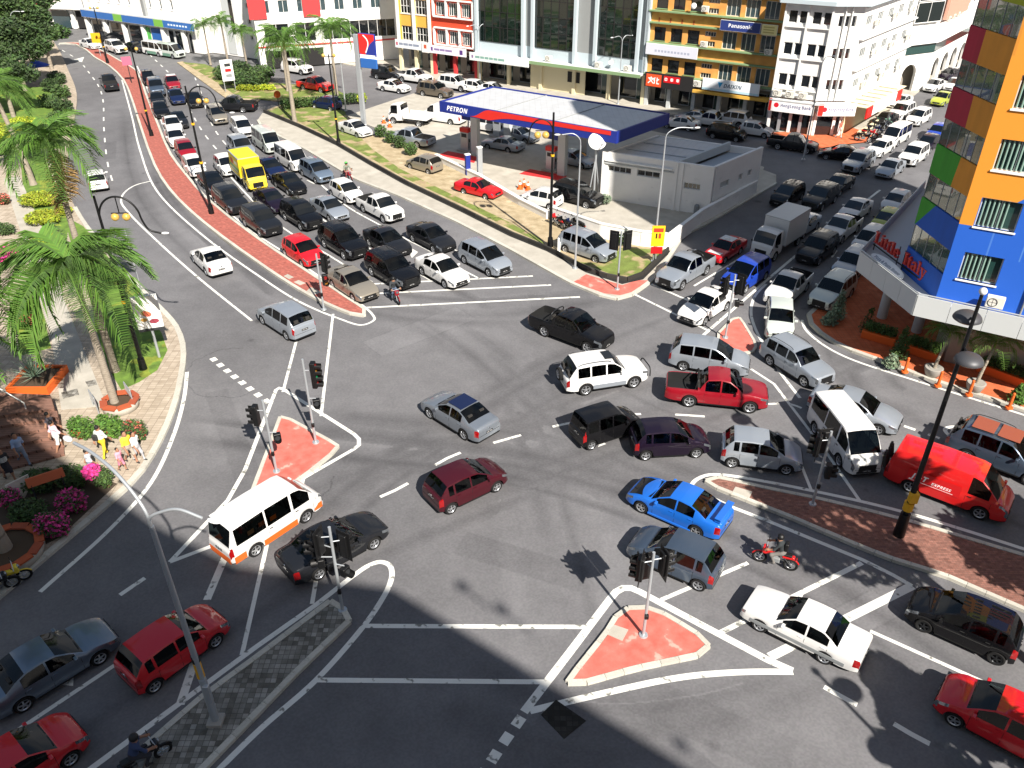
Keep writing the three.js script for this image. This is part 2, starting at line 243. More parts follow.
function interiorGeo(kind) {                                        // seats, floor and dashboard seen through the panes
  if (inCache[kind]) return inCache[kind]; const k = KIND[kind], H2 = k.L / 2, b = k.belt[0], S = [box(k.roofR[0] - k.cowl[0] + 0.5, 0.04, k.W * 0.86, H2 - (k.cowl[0] + k.roofR[0]) / 2, k.gc + 0.2, 0)];
  const rows = []; for (let s = k.cowl[0] + (kind.includes('van') ? 0.75 : 0.95); s < k.roofR[0] + 0.1; s += 0.92) rows.push(s);
  rows.forEach((s, i) => { for (const z of [-0.38, 0.38]) { S.push(box(0.5, 0.14, 0.5, H2 - s, b - 0.42, z * k.W / 1.7), box(0.13, 0.6, 0.48, 0, 0, 0).rotateZ(0.2).translate(H2 - s - 0.3, b - 0.1, z * k.W / 1.7), box(0.1, 0.18, 0.26, H2 - s - 0.37, b + 0.27, z * k.W / 1.7)); } });
  return inCache[kind] = { seats: merge(S), dash: merge([box(0.5, 0.16, k.W * 0.84, H2 - k.cowl[0] - 0.28, b - 0.07, 0), new THREE.TorusGeometry(0.18, 0.02, 5, 14).rotateY(Math.PI / 2).rotateZ(0.4).translate(H2 - k.cowl[0] - 0.6, b + 0.02, k.W * 0.22)]) };
}
const wheelCache = {};
function wheelGeo(r) {
  const key = r.toFixed(3); if (wheelCache[key]) return wheelCache[key];
  const w = 0.1, pts = [[r * 0.62, -w * 0.8], [r * 0.9, -w], [r * 0.985, -w * 0.75], [r, -w * 0.4], [r, w * 0.4], [r * 0.985, w * 0.75], [r * 0.9, w], [r * 0.66, w * 0.85], [r * 0.64, w * 0.4]];
  const tyre = new THREE.LatheGeometry(pts.map(p => new THREE.Vector2(...p)), 22).rotateX(Math.PI / 2);
  const back = new THREE.CircleGeometry(r * 0.66, 18).translate(0, 0, w * 0.35);
  const ring = new THREE.LatheGeometry([[r * 0.56, w * 0.6], [r * 0.63, w * 0.92], [r * 0.68, w * 0.88]].map(p => new THREE.Vector2(...p)), 22).rotateX(Math.PI / 2);
  const parts = [ring, cyl(r * 0.14, r * 0.16, 0.03, 10).rotateX(Math.PI / 2).translate(0, 0, w * 0.78)];
  for (let i = 0; i < 5; i++) parts.push(box(r * 0.17, r * 0.52, 0.025, 0, r * 0.34, w * 0.7).rotateZ(i * Math.PI * 0.4));
  return wheelCache[key] = { tyre: merge([tyre, back]), rim: merge(parts) };
}
function makeCar(kind, paint, o, opt = {}) {                       // o: the thing's group; the parts go under it
  const G_ = carGeometry(kind), k = KIND[kind], pm = paintMat(paint);
  obj('body', G_.body, pm, o); obj('underbody', G_.underbody, VM.under, o); for (const q of ['bumperF', 'bumperR']) if (G_[q]) obj('bumper_underside', G_[q], VM.trim, o);
  for (const n in G_) {
    if (n === 'windscreen' || n === 'rear_window') { if (!(n === 'rear_window' && opt.blind)) obj(n, G_[n], VM.glass, o); else obj('rear_panel', G_[n], pm, o); }
    else if (n.startsWith('side_window')) obj('side_window', G_[n], opt.blindSide && !n.endsWith('0') ? pm : VM.glass, o);
    else if (n.startsWith('headlight')) obj('headlight', G_[n], VM.head, o); else if (n.startsWith('tail_light')) obj('tail_light', G_[n], VM.tail, o);
    else if (n === 'cargo_bed') obj('cargo_bed', G_[n], VM.liner, o);
  }
  const gm = opt.far ? VM.glass : VM.pane; if (!opt.far) { const I = interiorGeo(kind); obj('seats', I.seats, VM.seat, o); obj('dashboard', I.dash, VM.trimIn, o); o.children.forEach(c => { if (c.material === VM.glass) c.material = gm; }); }
  const E = G_.extra; obj('grille', E.grille, opt.far ? VM.trim : VM.trim, o); 
  obj('license_plate', E.plateF, VM.plate, o); obj('license_plate', E.plateR, VM.plate, o);
  for (const s of [1, -1]) {
    obj('wing_mirror', E.mirror(s), paint === 'white' || !opt.far ? pm : VM.trim, o);
    if (!opt.far) { for (let q = 0; q < Math.min(2, k.win.length); q++) { obj('door_handle', E.handle(s, q), kind.includes('van') ? VM.trim : pm, o); } for (const x of [k.win[0][0] - 0.12, k.win[0][1] + 0.035].concat(k.win[1] ? [k.win[1][1] + 0.02] : [])) obj('door_seam', E.seam(s, x), VM.under, o); }
    if (k.rails && !opt.far) obj('roof_rail', E.rail(s), VM.rimdark, o);
  }
  if (!opt.far) { obj('air_intake', E.intake, VM.trim, o); obj('bumper_seam', E.seamF, VM.under, o); obj('tailgate_seam', E.seamR, VM.under, o); obj('badge', E.badge, M.chrome, o); if (k.rearLamp === 'tall' && !k.bed) obj('rear_wiper', E.wiper, VM.trim, o); for (const s of [1, -1]) { obj('windscreen_wiper', E.fwiper(s), VM.trim, o); if (!kind.includes('van')) obj('sill_trim', E.sill(s), VM.trim, o); } }
  const wg = wheelGeo(k.r), rimM = opt.rim || VM.rim;
  for (const x of [k.L / 2 - k.fo, k.L / 2 - k.fo - k.wb]) for (const s of [1, -1]) {
    const w = new THREE.Group(); w.name = 'wheel'; w.position.set(x, k.r, s * (k.W / 2 - 0.115)); if (s < 0) w.rotation.y = Math.PI; o.add(w);
    obj('tyre', wg.tyre, M.rubber, w); obj('rim', wg.rim, rimM, w);
  }
  return o;
}

// ---------- ground: asphalt, islands, pavements, painted lines ----------
const TX = {};
TX.asphalt = texture(512, 9, (u, v) => { const n = tnoise(u, v, 6, 4, 1) * 26 + (rnd() - 0.5) * 26, b = 108 + n; return [b, b, b + 1]; });
TX.brick = texture(512, 1.6, (u, v) => { const r = Math.floor(v * 16), x = u * 8 + (r % 2) * 0.5, fx = x - Math.floor(x), fy = v * 16 - r, m = fx < 0.05 || fy < 0.1; const h = Math.sin((Math.floor(x) % 8) * 12.9 + r * 78.2) * 43758.5, q = (h - Math.floor(h)) * 34; const n = tnoise(u, v, 8, 3, 2) * 30 + (rnd() - 0.5) * 12; return m ? [122 + n, 82 + n, 74 + n] : [146 + q + n, 80 + q * 0.6 + n, 70 + q * 0.5 + n]; });
TX.brownbrick = texture(512, 1.6, (u, v) => { const r = Math.floor(v * 16), x = u * 8 + (r % 2) * 0.5, fx = x - Math.floor(x), fy = v * 16 - r, m = fx < 0.05 || fy < 0.1; const h = Math.sin((Math.floor(x) % 8) * 12.9 + r * 78.2) * 43758.5, q = (h - Math.floor(h)) * 30; const n = tnoise(u, v, 8, 3, 2) * 34 + (rnd() - 0.5) * 12; return m ? [92 + n, 72 + n, 64 + n] : [114 + q + n, 78 + q * 0.7 + n, 68 + q * 0.6 + n]; });
TX.redpaint = texture(512, 5, (u, v) => { const n = tnoise(u, v, 9, 5, 4), s = n > 0.17 ? 34 * Math.min(1, (n - 0.17) * 14) : 0; const b = (rnd() - 0.5) * 10 + n * 50; return [196 + b * 0.6 + s * 0.3, 104 + b + s, 92 + b + s]; });
TX.concrete = texture(512, 6, (u, v) => { const n = tnoise(u, v, 5, 5, 6) * 44 + (rnd() - 0.5) * 12; return [172 + n, 167 + n, 156 + n]; });
TX.kerb = texture(256, 1.5, (u, v) => { const n = tnoise(u, v, 6, 4, 9), s = n > 0.16 ? -36 : 0; const b = n * 46 + (rnd() - 0.5) * 14 + s; return [190 + b, 187 + b, 176 + b]; });
TX.paver = texture(512, 3.2, (u, v) => { const c = Math.floor(u * 16), r = Math.floor(v * 16), fx = u * 16 - c, fy = v * 16 - r, m = fx < 0.07 || fy < 0.07; const h = Math.sin(c * 127.1 + r * 311.7) * 43758.5, q = (h - Math.floor(h)) * 58 - 32; const n = tnoise(u, v, 6, 4, 3) * 60 + (rnd() - 0.5) * 18; return m ? [86 + n, 84 + n, 78 + n] : [122 + q + n, 119 + q + n, 112 + q + n]; });
TX.plaza = texture(512, 4, (u, v) => { const c = Math.floor(u * 10), r = Math.floor(v * 20), fx = u * 10 - c, fy = v * 20 - r, m = fx < 0.04 || fy < 0.07; const h = Math.sin(c * 17.1 + r * 31.7) * 43758.5, q = (h - Math.floor(h)) * 22; const n = tnoise(u, v, 5, 4, 5) * 44; return m ? [120 + n, 108 + n, 96 + n] : [158 + q + n, 145 + q + n, 128 + q + n]; });
TX.soil = texture(512, 5, (u, v) => { const n = tnoise(u, v, 7, 5, 12) * 70 + (rnd() - 0.5) * 26; return [168 + n, 152 + n, 122 + n]; });
TX.lawn = texture(512, 5, (u, v) => { const n = tnoise(u, v, 8, 5, 14) * 70 + (rnd() - 0.5) * 34, d = tnoise(u, v, 4, 3, 17) > 0.1 ? 26 : 0; return [94 + n * 0.8 + d, 122 + n + d * 0.4, 46 + n * 0.4]; });
TX.deck = texture(256, 2, (u, v) => { const f = (v * 14) % 1, m = f < 0.1; const n = tnoise(u, v, 5, 4, 19) * 30 + (rnd() - 0.5) * 8; return m ? [70 + n, 50 + n, 42 + n] : [132 + n, 98 + n, 84 + n]; });
TX.terracotta = texture(512, 3, (u, v) => { const c = Math.floor(u * 10), r = Math.floor(v * 10), fx = u * 10 - c, fy = v * 10 - r, m = fx < 0.05 || fy < 0.05; const n = tnoise(u, v, 6, 4, 23) * 44 + (rnd() - 0.5) * 10; return m ? [150 + n, 88 + n, 60 + n] : [196 + n, 102 + n, 62 + n]; });
TX.paint = texture(512, 3, (u, v) => { const n = tnoise(u, v, 10, 5, 31), w = n > 0.13 ? -95 * Math.min(1, (n - 0.13) * 8) : 0; const b = w + (rnd() - 0.5) * 18 + tnoise(u, v, 4, 2, 3) * 18; return [216 + b, 216 + b, 210 + b]; });
TX.drygrass = texture(512, 7, (u, v) => { const n = tnoise(u, v, 8, 5, 64) * 60 + (rnd() - 0.5) * 34, q = tnoise(u, v, 4, 4, 67), d = q > 0.02 ? Math.min(1, (q - 0.02) * 12) : 0; return [108 + n * 0.8 + d * 52, 122 + n + d * 20, 56 + n * 0.5 + d * 52]; });
const GM = {}; for (const n in TX) GM[n] = new THREE.MeshStandardMaterial({ map: TX[n], roughness: 0.92 });
// the asphalt of the junction, with its own wear: patches, tyre tracks and drips along the paths the traffic takes
{
  const S = 2048, X0 = -62, Z0 = -116, W = 124, D = 110, d = new Uint8Array(S * S * 4), T = new Float32Array(S * S);
  const paths = [[[[-17.94,-34.05],[-8.96,-32.36],[2.25,-30.02],[11.78,-24.2],[17.21,-18]], 9], [[[-15.62,-18],[-10.97,-23.65],[-2.4,-29.29],[11.19,-36.83],[23.49,-43.42]], 8], [[[-12.51,-55.31],[-1.94,-43.42],[5.41,-33.19],[16.82,-26.6],[20.49,-23.65]], 8], [[[11.63,-44.69],[2.63,-37.82],[-4.31,-30.02],[-9.88,-21.08],[-14.42,-15.4]], 8], [[[8.27,-47.38],[-2.6,-44.69],[-14.01,-48.82],[-29.28,-70.45]], 8], [[[-3.44,-48.82],[0.41,-34.05],[1.96,-24.2],[2.78,-15.13]], 5], [[[-45.7,-98.21],[-30.93,-65.51],[-18.22,-47.38],[-8.39,-29.29]], 7], [[[-4.85,-20.15],[0.91,-16.1],[6.78,-16.1],[16.46,-20.15]], 6], [[[18.65,-43.42],[18.38,-35.87],[23.62,-31.55]], 5]];
  let sd = 77; const rn = () => (sd = (sd * 1103515245 + 12345) & 0x7fffffff) / 0x7fffffff;
  for (const [pts, cnt] of paths) {
    const c = new THREE.CatmullRomCurve3(pts.map(p => new THREE.Vector3(p[0], 0, p[1])));
    for (let q = 0; q < cnt; q++) {
      const off = (rn() - 0.5) * 6, a = rn() * 0.5, b = a + 0.25 + rn() * 0.5, k = (rn() < 0.75 ? -1 : 0.5) * (7 + 13 * rn()), wd = 4 + rn() * 12;
      for (let s = 0; s < 1600; s++) {
        const t = a + (b - a) * s / 1600; if (t > 1) break; const p = c.getPointAt(t), tg = c.getTangentAt(t), f = Math.min(1, s / 200, (1600 - s) / 200);
        for (let o = -wd; o <= wd; o++) { const x = p.x - tg.z * (off + o * 0.055), z = p.z + tg.x * (off + o * 0.055), i = Math.floor((x - X0) / W * S), j = Math.floor((z - Z0) / D * S); if (i < 0 || j < 0 || i >= S || j >= S) continue; const id = j * S + i; const v = k * f * (1 - Math.abs(o) / (wd + 1)); if (Math.abs(T[id]) < Math.abs(v)) T[id] = v; }
      }
    }
  }
  for (let q = 0; q < 420; q++) { const i = Math.floor(rn() * S), j = Math.floor(rn() * S), r = 2 + rn() * 7, k = -8 - rn() * 22; for (let y = -r; y <= r; y++) for (let x = -r; x <= r; x++) { const l = Math.hypot(x, y) / r; if (l < 1) { const id = (j + Math.round(y)) * S + i + Math.round(x); if (id >= 0 && id < S * S) T[id] += k * (1 - l) * (0.6 + 0.4 * rn()); } } }
  const patches = [[[0.33,-24.2], 0.4, 5.5, 1.4, -9], [[-5.57,-43.42], -0.7, 7, 2.2, 7], [[6.27,-16.84], 0.5, 6, 1.6, -7], [[-14.12,-33.19], 1.1, 8, 1.2, -8], [[3.1,-47.38], -0.1, 4, 2.5, -6], [[-39.02,-79.12], 1.2, 6, 1.1, -9], [[12.74,-21.08], -0.5, 4, 1.5, 6]];
  const patchTone = (x, z) => { let v = 0; for (const [p, a, l, w, t] of patches) { const dx = x - p[0], dz = z - p[1], u = dx * Math.cos(a) + dz * Math.sin(a), s = -dx * Math.sin(a) + dz * Math.cos(a); if (Math.abs(u) < l / 2 && Math.abs(s) < w / 2) v += Math.abs(u) > l / 2 - 0.06 || Math.abs(s) > w / 2 - 0.06 ? -6 : t * 0.8; } return v; };
  for (let q = 0; q < 46; q++) { let x = X0 + rn() * W, z = Z0 + rn() * D, a = rn() * 6.28; const n = 60 + rn() * 140; for (let s = 0; s < n; s++) { a += (rn() - 0.5) * 0.5; x += Math.cos(a) * 0.055; z += Math.sin(a) * 0.055; const i = Math.floor((x - X0) / W * S), j = Math.floor((z - Z0) / D * S); if (i > 0 && j > 0 && i < S && j < S) T[j * S + i] -= 16; } }
  for (let j = 0; j < S; j++) for (let i = 0; i < S; i++) {
    const x = X0 + W * i / S, z = Z0 + D * j / S; let b = 104 + fbm(x * 0.09, z * 0.09, 1, 3) * 24 + fbm(x * 0.7, z * 0.7, 4, 3) * 12 + (rn() - 0.5) * 12 + patchTone(x, z) + T[j * S + i];
    const k = ((S - 1 - j) * S + i) * 4; d[k] = b; d[k + 1] = b - 0.5; d[k + 2] = b + 2; d[k + 3] = 255;
  }
  const t = new THREE.DataTexture(d, S, S); t.magFilter = THREE.LinearFilter; t.minFilter = THREE.LinearMipmapLinearFilter; t.generateMipmaps = true; t.colorSpace = THREE.SRGBColorSpace; t.needsUpdate = true;
  const g = new THREE.PlaneGeometry(W, D).rotateX(-Math.PI / 2).translate(X0 + W / 2, 0, Z0 + D / 2);
  GM.junction = new THREE.MeshStandardMaterial({ map: t, roughness: 0.93 });
  TX.junctionGeo = g;
}
struct('ground', planUV(new THREE.PlaneGeometry(900, 900, 1, 1).rotateX(-Math.PI / 2).translate(0, -0.006, -150)), GM.asphalt);
const road = struct('road', TX.junctionGeo, GM.junction);
let lineNo = 0;
function line(pts, w = 0.16, smooth = false, y = 0.004 + 0.0006 * (lineNo++ % 6)) { const o = obj('painted_line', strip(smooth ? smoothPts(pts, 8) : pts, w, y), GM.paint, road); return o; }
function dashes(pts, on, off, w = 0.14, smooth = true) {
  const c = new THREE.CatmullRomCurve3(pts.map(p => new THREE.Vector3(p[0], 0, p[1])), false, 'centripetal'), L = c.getLength();
  for (let s = 0; s + on <= L; s += on + off) { const q = [0, 0.5, 1].map(t => c.getPointAt((s + on * t) / L)).map(v => [v.x, v.z]); obj('painted_dash', strip(q, w, 0.004), GM.paint, road); }
}
const unitBox = new THREE.BoxGeometry(1, 1, 1);
const kerbMats = [0, 1, 2].map(i => { const m = GM.kerb.clone(); m.color.setScalar(0.86 + 0.07 * i); return m; });
function kerbs(parent, pts, closed, w, y0, y1, mats = kerbMats, len = 1.0) {     // a row of kerbstones along a plan polyline
  const N = pts.length; let acc = 0; const L = [0]; for (let i = 0; i < (closed ? N : N - 1); i++) { const a = pts[i], b = pts[(i + 1) % N]; acc += Math.hypot(b[0] - a[0], b[1] - a[1]); L.push(acc); }
  const at = s => { let i = 0; while (i < L.length - 2 && L[i + 1] < s) i++; const a = pts[i], b = pts[(i + 1) % N], t = (s - L[i]) / Math.max(1e-6, L[i + 1] - L[i]); return [a[0] + (b[0] - a[0]) * t, a[1] + (b[1] - a[1]) * t]; };
  const n = Math.max(3, Math.round(acc / len)), s = acc / n;
  for (let i = 0; i < n; i++) {
    const a = at(i * s), b = at((i + 1) * s - 1e-4), l = Math.hypot(b[0] - a[0], b[1] - a[1]);
    const m = obj('kerbstone', unitBox, mats[Math.floor(rnd() * mats.length)], parent); m.position.set((a[0] + b[0]) / 2, (y0 + y1) / 2 + rr(-0.004, 0.004), (a[1] + b[1]) / 2); m.rotation.y = Math.atan2(-(b[1] - a[1]), b[0] - a[0]) + rr(-0.006, 0.006); m.scale.set(l - 0.012, y1 - y0, w * rr(0.97, 1.03));
  }
}
function island(name, pts, mat, kw = 0.16, h = 0.14, mats, len = 0.7) {       // paved island with a kerb of single stones
  const inner = offsetPoly(pts, kw * 0.5);
  const o = struct(name, slab(offsetPoly(pts, kw * 1.05), -0.02, h - 0.025), mat); kerbs(o, inner, true, kw, -0.02, h, mats, len); return o;
}
// traffic islands
const medianL = [[-68.33,-131.37],[-65.43,-130.61],[-58.65,-121.4],[-54.18,-115.67],[-49.11,-107.65],[-45.08,-99.61],[-41.93,-92.96],[-38.46,-85.57],[-32.88,-74.01],[-29.44,-67.91],[-25.96,-62.8],[-22.15,-57.9],[-17.91,-52.89],[-14.97,-49.57],[-12.48,-47.1],[-10.46,-45.47],[-9.32,-44.95],[-8.92,-45.21],[-9.14,-45.87],[-10.31,-47.24],[-12.04,-49.27],[-15.46,-53.23],[-19.24,-57.7],[-25.5,-65.97],[-28.93,-71.52],[-32.46,-77.56],[-37.02,-87.04],[-43.43,-100.56],[-49.5,-113.27],[-54.21,-119.43],[-60.13,-126.93],[-65.66,-132.14]];
const brickMedian = island('brick_median', smoothPts([...medianL, medianL[0]], 2).slice(0, -1), GM.brick, 0.22, 0.16, undefined, 1.0);
struct('gutter', strip(smoothPts([[-40.97,-91.32],[-36.91,-83.1],[-32.02,-73.16],[-28.76,-67.66],[-25.25,-62.58],[-21.44,-57.51],[-17.6,-53.06],[-14.98,-50.18],[-12.59,-47.67]], 3), 0.7, 0.01), new THREE.MeshStandardMaterial({ map: TX.concrete, color: 0x8a8a84, roughness: 0.95 }));
island('red_island', [[-11.92,-34.23],[-11.75,-34.4],[-11.46,-34.23],[-8.61,-32.03],[-8.37,-31.79],[-8.36,-31.47],[-9.53,-29.44],[-11.07,-27.5],[-11.79,-27.57]], GM.redpaint, 0.18, 0.13);
const islE = island('red_island', [[1.81,-18.21],[1.89,-18.41],[3.41,-20.47],[3.87,-21.27],[4.21,-21.62],[4.76,-21.77],[5.36,-21.67],[5.92,-21.32],[7.08,-20.28],[7.27,-19.92],[7.2,-19.61],[6.86,-19.35],[4.41,-18.75],[2.6,-18.17],[2.08,-18.04]], GM.redpaint, 0.2, 0.13);
island('red_island', [[12.31,-42.93],[13.63,-44.82],[14.07,-45.08],[14.22,-44.69],[14.38,-41.62],[14.24,-41.05],[13.9,-40.59],[13.24,-40.48],[12.62,-40.82],[12.08,-41.86]], GM.redpaint, 0.16, 0.12);
island('brick_median', [[8.78,-29.15],[9.06,-29.44],[9.62,-29.44],[11.63,-28.66],[13.69,-27.97],[15.64,-27.17],[17.49,-26.34],[21.06,-24.43],[23.92,-22.68],[22.01,-19.61],[19.48,-21.42],[17.19,-23.21],[15.35,-24.15],[14.44,-24.78],[12.05,-26.6],[9.09,-28.66],[8.81,-28.87]], GM.brownbrick, 0.2, 0.15);
island('paved_median', [[-7.04,-22.02],[-6.79,-21.97],[-6.16,-21.42],[-5.94,-20.99],[-7.47,-18.66],[-8.54,-16.84],[-9.84,-14.66],[-12.14,-10.49],[-14.29,-10.49],[-12.39,-15.13],[-10.68,-17.69],[-9.21,-19.39]], GM.paver, 0.22, 0.16);
// left plaza, right corner, filling station side
const kerbL = smoothPts([[-20.38,-20.99],[-19.45,-23.43],[-18.83,-25.13],[-17.93,-27.5],[-17.36,-29.36],[-17.25,-31.47],[-17.51,-34.58],[-18.06,-37.42],[-18.99,-40.82],[-20.47,-43.8],[-24.15,-48.38],[-28.51,-53.91],[-34.24,-61.72],[-38.66,-69.16],[-41.7,-76.04],[-45.67,-85.94],[-51.76,-100.56],[-58.87,-113.86],[-65.31,-125.5]], 4);
const plaza = struct('pavement', slab([...kerbL, ...[[-81.16,-152.33],[-122.42,-152.33],[-88.12,-55.31],[-37.97,-17.61],[-20.9,-17.61]]], -0.03, 0.13), GM.plaza);
kerbs(plaza, kerbL.slice(0, 50), false, 0.3, -0.02, 0.15, kerbMats, 1.2);
const kerbG = [[-27.31,-89.33],[-26.2,-86.67],[-19.99,-79.12],[-13.76,-70.45],[-9.59,-66.45],[-4.38,-60.68],[0,-55.13],[3.83,-49.87],[5.85,-47.81],[6.65,-47.38],[7.53,-47.67],[8.46,-48.82],[9.69,-50.48],[12.89,-57.9],[14.85,-59.86],[23,-69.42],[23.57,-71.52],[22.56,-73.16]];
const drainG = [[-27.48,-92.55],[-22.21,-86.67],[-17.12,-80.41],[-12.9,-74.29],[-9.21,-69.16],[-4.19,-63.02],[0,-57.7],[2.68,-54.95],[5.22,-51.43],[7.37,-49.72],[8.65,-50.33],[11.29,-54.95]];
const paveG = struct('pavement', slab([...kerbG, ...[[16.09,-67.91],[11.31,-55.13],[8.68,-50.48],[7.39,-49.87],[5.24,-51.59],[2.68,-55.13],[0,-57.9],[-4.2,-63.24],[-9.24,-69.42],[-12.94,-74.58],[-17.18,-80.74],[-22.29,-87.04],[-27.58,-92.96]]], -0.03, 0.13), GM.concrete);
kerbs(paveG, kerbG.slice(0, 16), false, 0.25, -0.02, 0.15, kerbMats, 1.2);
struct('red_paved_ramp', slab([[4.09,-49.72],[5.05,-50.95],[7.32,-49.27],[8.41,-50.02],[9.15,-50.02],[8.01,-48.38],[7.02,-47.81],[6.01,-48.09]], 0.1, 0.136), GM.redpaint);
{ // open drain beside the pavement: a low dark kerb wall
  const o = struct('drain_wall', strip(drainG, 0.5, 0.137), std(0x202020, 0.95)); kerbs(o, offsetPoly(drainG, 0).map(p => p), false, 0.14, 0.12, 0.42, [std(0x3a3834, 0.95), std(0x2c2a27, 0.95)], 1.6);
}
struct('verge', slab([[-27.58,-92.96],[-22.38,-87.42],[-17.24,-81.07],[-12.98,-74.87],[-9.26,-69.67],[-4.21,-63.46],[0,-58.09],[2.69,-55.31],[5.25,-51.75],[7.4,-50.02],[8.7,-50.64],[11.34,-55.31],[6.58,-57.32],[4.85,-59.46],[0,-64.81],[-3.8,-72.61],[-7.96,-79.12],[-18.02,-86.67],[-17.61,-90.52],[-20.56,-94.66],[-26.05,-96.41]], -0.03, 0.12), GM.soil);
struct('verge_grass', slab([[-27.14,-92.96],[-22.54,-88.18],[-17.41,-82.07],[-13.15,-76.04],[-9.35,-70.45],[-4.26,-64.36],[0,-58.87],[2.42,-56.03],[2.09,-57.14],[-0.95,-61.3],[-6.16,-67.91],[-10.19,-73.16],[-13.59,-79.12],[-16.98,-86.67],[-18.57,-92.96],[-21.91,-94.66],[-25.84,-95.53]], 0.05, 0.126), GM.drygrass);
struct('lawn', slab([[4.45,-53.23],[7.44,-50.33],[8.76,-51.11],[11.14,-54.95],[9.31,-55.31],[7.29,-55.49]], 0.05, 0.126), GM.drygrass);
struct('forecourt', slab([[-18.11,-90.92],[-7.96,-79.12],[-3.8,-72.61],[0,-64.81],[4.85,-59.46],[6.58,-57.32],[11.37,-55.49],[15.35,-62.37],[21.48,-69.93],[23.07,-73.72],[17.88,-82.41],[5.34,-92.96],[-3.81,-100.56],[-11.08,-102.01],[-15.81,-94.66]], -0.03, 0.1), GM.concrete);
// garden between the two roads, upper left
struct('lawn', slab([[-45.07,-118.16],[-41.66,-116.9],[-32.93,-107.12],[-22.3,-104],[-19.87,-100.56],[-20.07,-95.09],[-25.57,-96.85],[-29.15,-98.21],[-31.84,-98.68],[-37.33,-107.12]], -0.03, 0.12), GM.drygrass);
struct('verge', slab([[-45.89,-118.16],[-45.28,-118.79],[-37.21,-107.12],[-31.85,-99.14],[-29.27,-98.68],[-29.49,-96.85],[-32.26,-96.85],[-37.56,-105.02]], -0.03, 0.1), GM.soil);
// pavement under the shops
struct('pavement', slab([[-38.24,-126.93],[-25.05,-118.79],[-14.52,-110.96],[-3.95,-105.02],[10.14,-96.85],[20.29,-89.72],[26.84,-85.94],[28.92,-82.41],[28.92,-78.49],[32.09,-81.07],[35.95,-82.41],[43.6,-94.66],[55.24,-110.4],[62.25,-120.08],[71.93,-134.5],[32.32,-152.33],[-38.75,-162.94]], -0.03, 0.13), GM.concrete);
struct('red_paved_corner', slab([[26.26,-84.5],[30.37,-85.21],[35.42,-86.67],[36.66,-83.79],[35.19,-81.4],[31.88,-80.41],[28.83,-78.18],[28.32,-81.73]], 0.1, 0.136), GM.terracotta);
// right corner
const kerbR = smoothPts([[33.32,-62.15],[28.94,-57.14],[24.76,-52.23],[21.25,-47.95],[19.42,-46.28],[18.38,-44.95],[18.45,-43.18],[19.32,-41.28],[21.46,-39.28],[22.62,-38.02],[26.51,-34.85],[30.3,-31.39]], 4);
const paveR = struct('pavement', slab([...kerbR, ...[[40.16,-34.05],[65.51,-65.51]]], -0.03, 0.13), GM.terracotta);
kerbs(paveR, kerbR, false, 0.28, -0.02, 0.15, kerbMats, 1.2);
// ---------- painted lines ----------
line([[-18.09,-38.65],[-17.39,-36.06],[-16.81,-32.85],[-16.58,-29.01],[-17.19,-26.03],[-18.47,-22.48]], 0.2, true);
line([[-49.45,-108.19],[-41.47,-90.92],[-36.11,-79.12],[-30.3,-67.66],[-23.7,-58.47],[-17.56,-51.27],[-13.63,-47.1],[-10.66,-44.82],[-9.18,-44.05],[-8.53,-44.69],[-8.77,-45.47],[-9.58,-46.69]], 0.16, true);
line([[-31.74,-70.19],[-32.67,-69.16],[-32.93,-67.42],[-32.41,-65.27],[-30.86,-62.8],[-26.69,-57.32],[-21.15,-50.48],[-16.04,-44.56]], 0.16, true);
dashes([[-65.68,-126.93],[-60.31,-120.08],[-54.95,-111.53],[-50.81,-104.51],[-47.69,-98.21],[-42.45,-85.94],[-37.34,-74.58],[-33.7,-67.42]], 1.6, 2.6);
line([[-9.58,-46.69],[-11.94,-49.42],[-15.61,-53.91],[-19.39,-58.28],[-25.16,-66.21],[-30.03,-74.29],[-33.45,-80.41],[-38.27,-90.52],[-44.71,-104],[-50.65,-116.28]], 0.15, true);
dashes([[-17.16,-40.15],[-16.07,-38.96],[-14.88,-37.72],[-13.25,-36.06],[-12.56,-35.4]], 0.42, 0.42, 0.34);
line([[-12.8,-42.45],[-12.28,-36.63]], 0.16); line([[-11.21,-45.47],[-9.8,-34.4]], 0.16);
line([[-12.51,-30.02],[-12.7,-36.83],[-12.58,-37.02],[-12.34,-36.92],[-7.86,-32.85],[-7.55,-32.44],[-7.47,-31.95],[-7.66,-31.63],[-9.77,-29.29]], 0.2);
line([[-12.51,-30.02],[-12.69,-27.9],[-13.95,-24.09]], 0.2); line([[-11.95,-25.37],[-13.95,-24.09]], 0.2);
line([[-9.7,-30.02],[-9.52,-27.9]], 0.17); line([[-10.24,-25.07],[-9.74,-19.48]], 0.17); line([[-7.81,-23.37],[-7.7,-21.87]], 0.17); line([[-11.78,-24.78],[-11.81,-22.07]], 0.3); line([[-11.36,-19.26],[-11.27,-17.41]], 0.3);
line([[-14.64,-23.21],[-15.28,-22.32]], 0.2); line([[-14.14,-19.04],[-16.66,-16.03],[-17.81,-14.66]], 0.17);
dashes([[-5.92,-28.11],[-5.02,-28.8],[-2.97,-31.01],[-0.59,-32.27],[2.94,-33.79],[6.59,-34.58],[11.15,-34.23]], 1.5, 1.75, 0.17);
line([[-6.36,-23.32],[-5.84,-23.87],[-5.38,-24.09],[-4.99,-23.92],[-4.81,-23.43],[-4.85,-22.79],[-5.06,-22.02],[-5.48,-20.94],[-6.85,-18.41],[-8.41,-16.36],[-10.61,-12.88]], 0.22, true);
line([[-6.36,-23.32],[-7.54,-21.82],[-9.32,-19.83],[-13.28,-15.13],[-14.64,-13.32]], 0.22);
line([[-5.46,-20.8],[2.76,-20.75]], 0.2); line([[-6.85,-18.41],[1.15,-18.33]], 0.2);
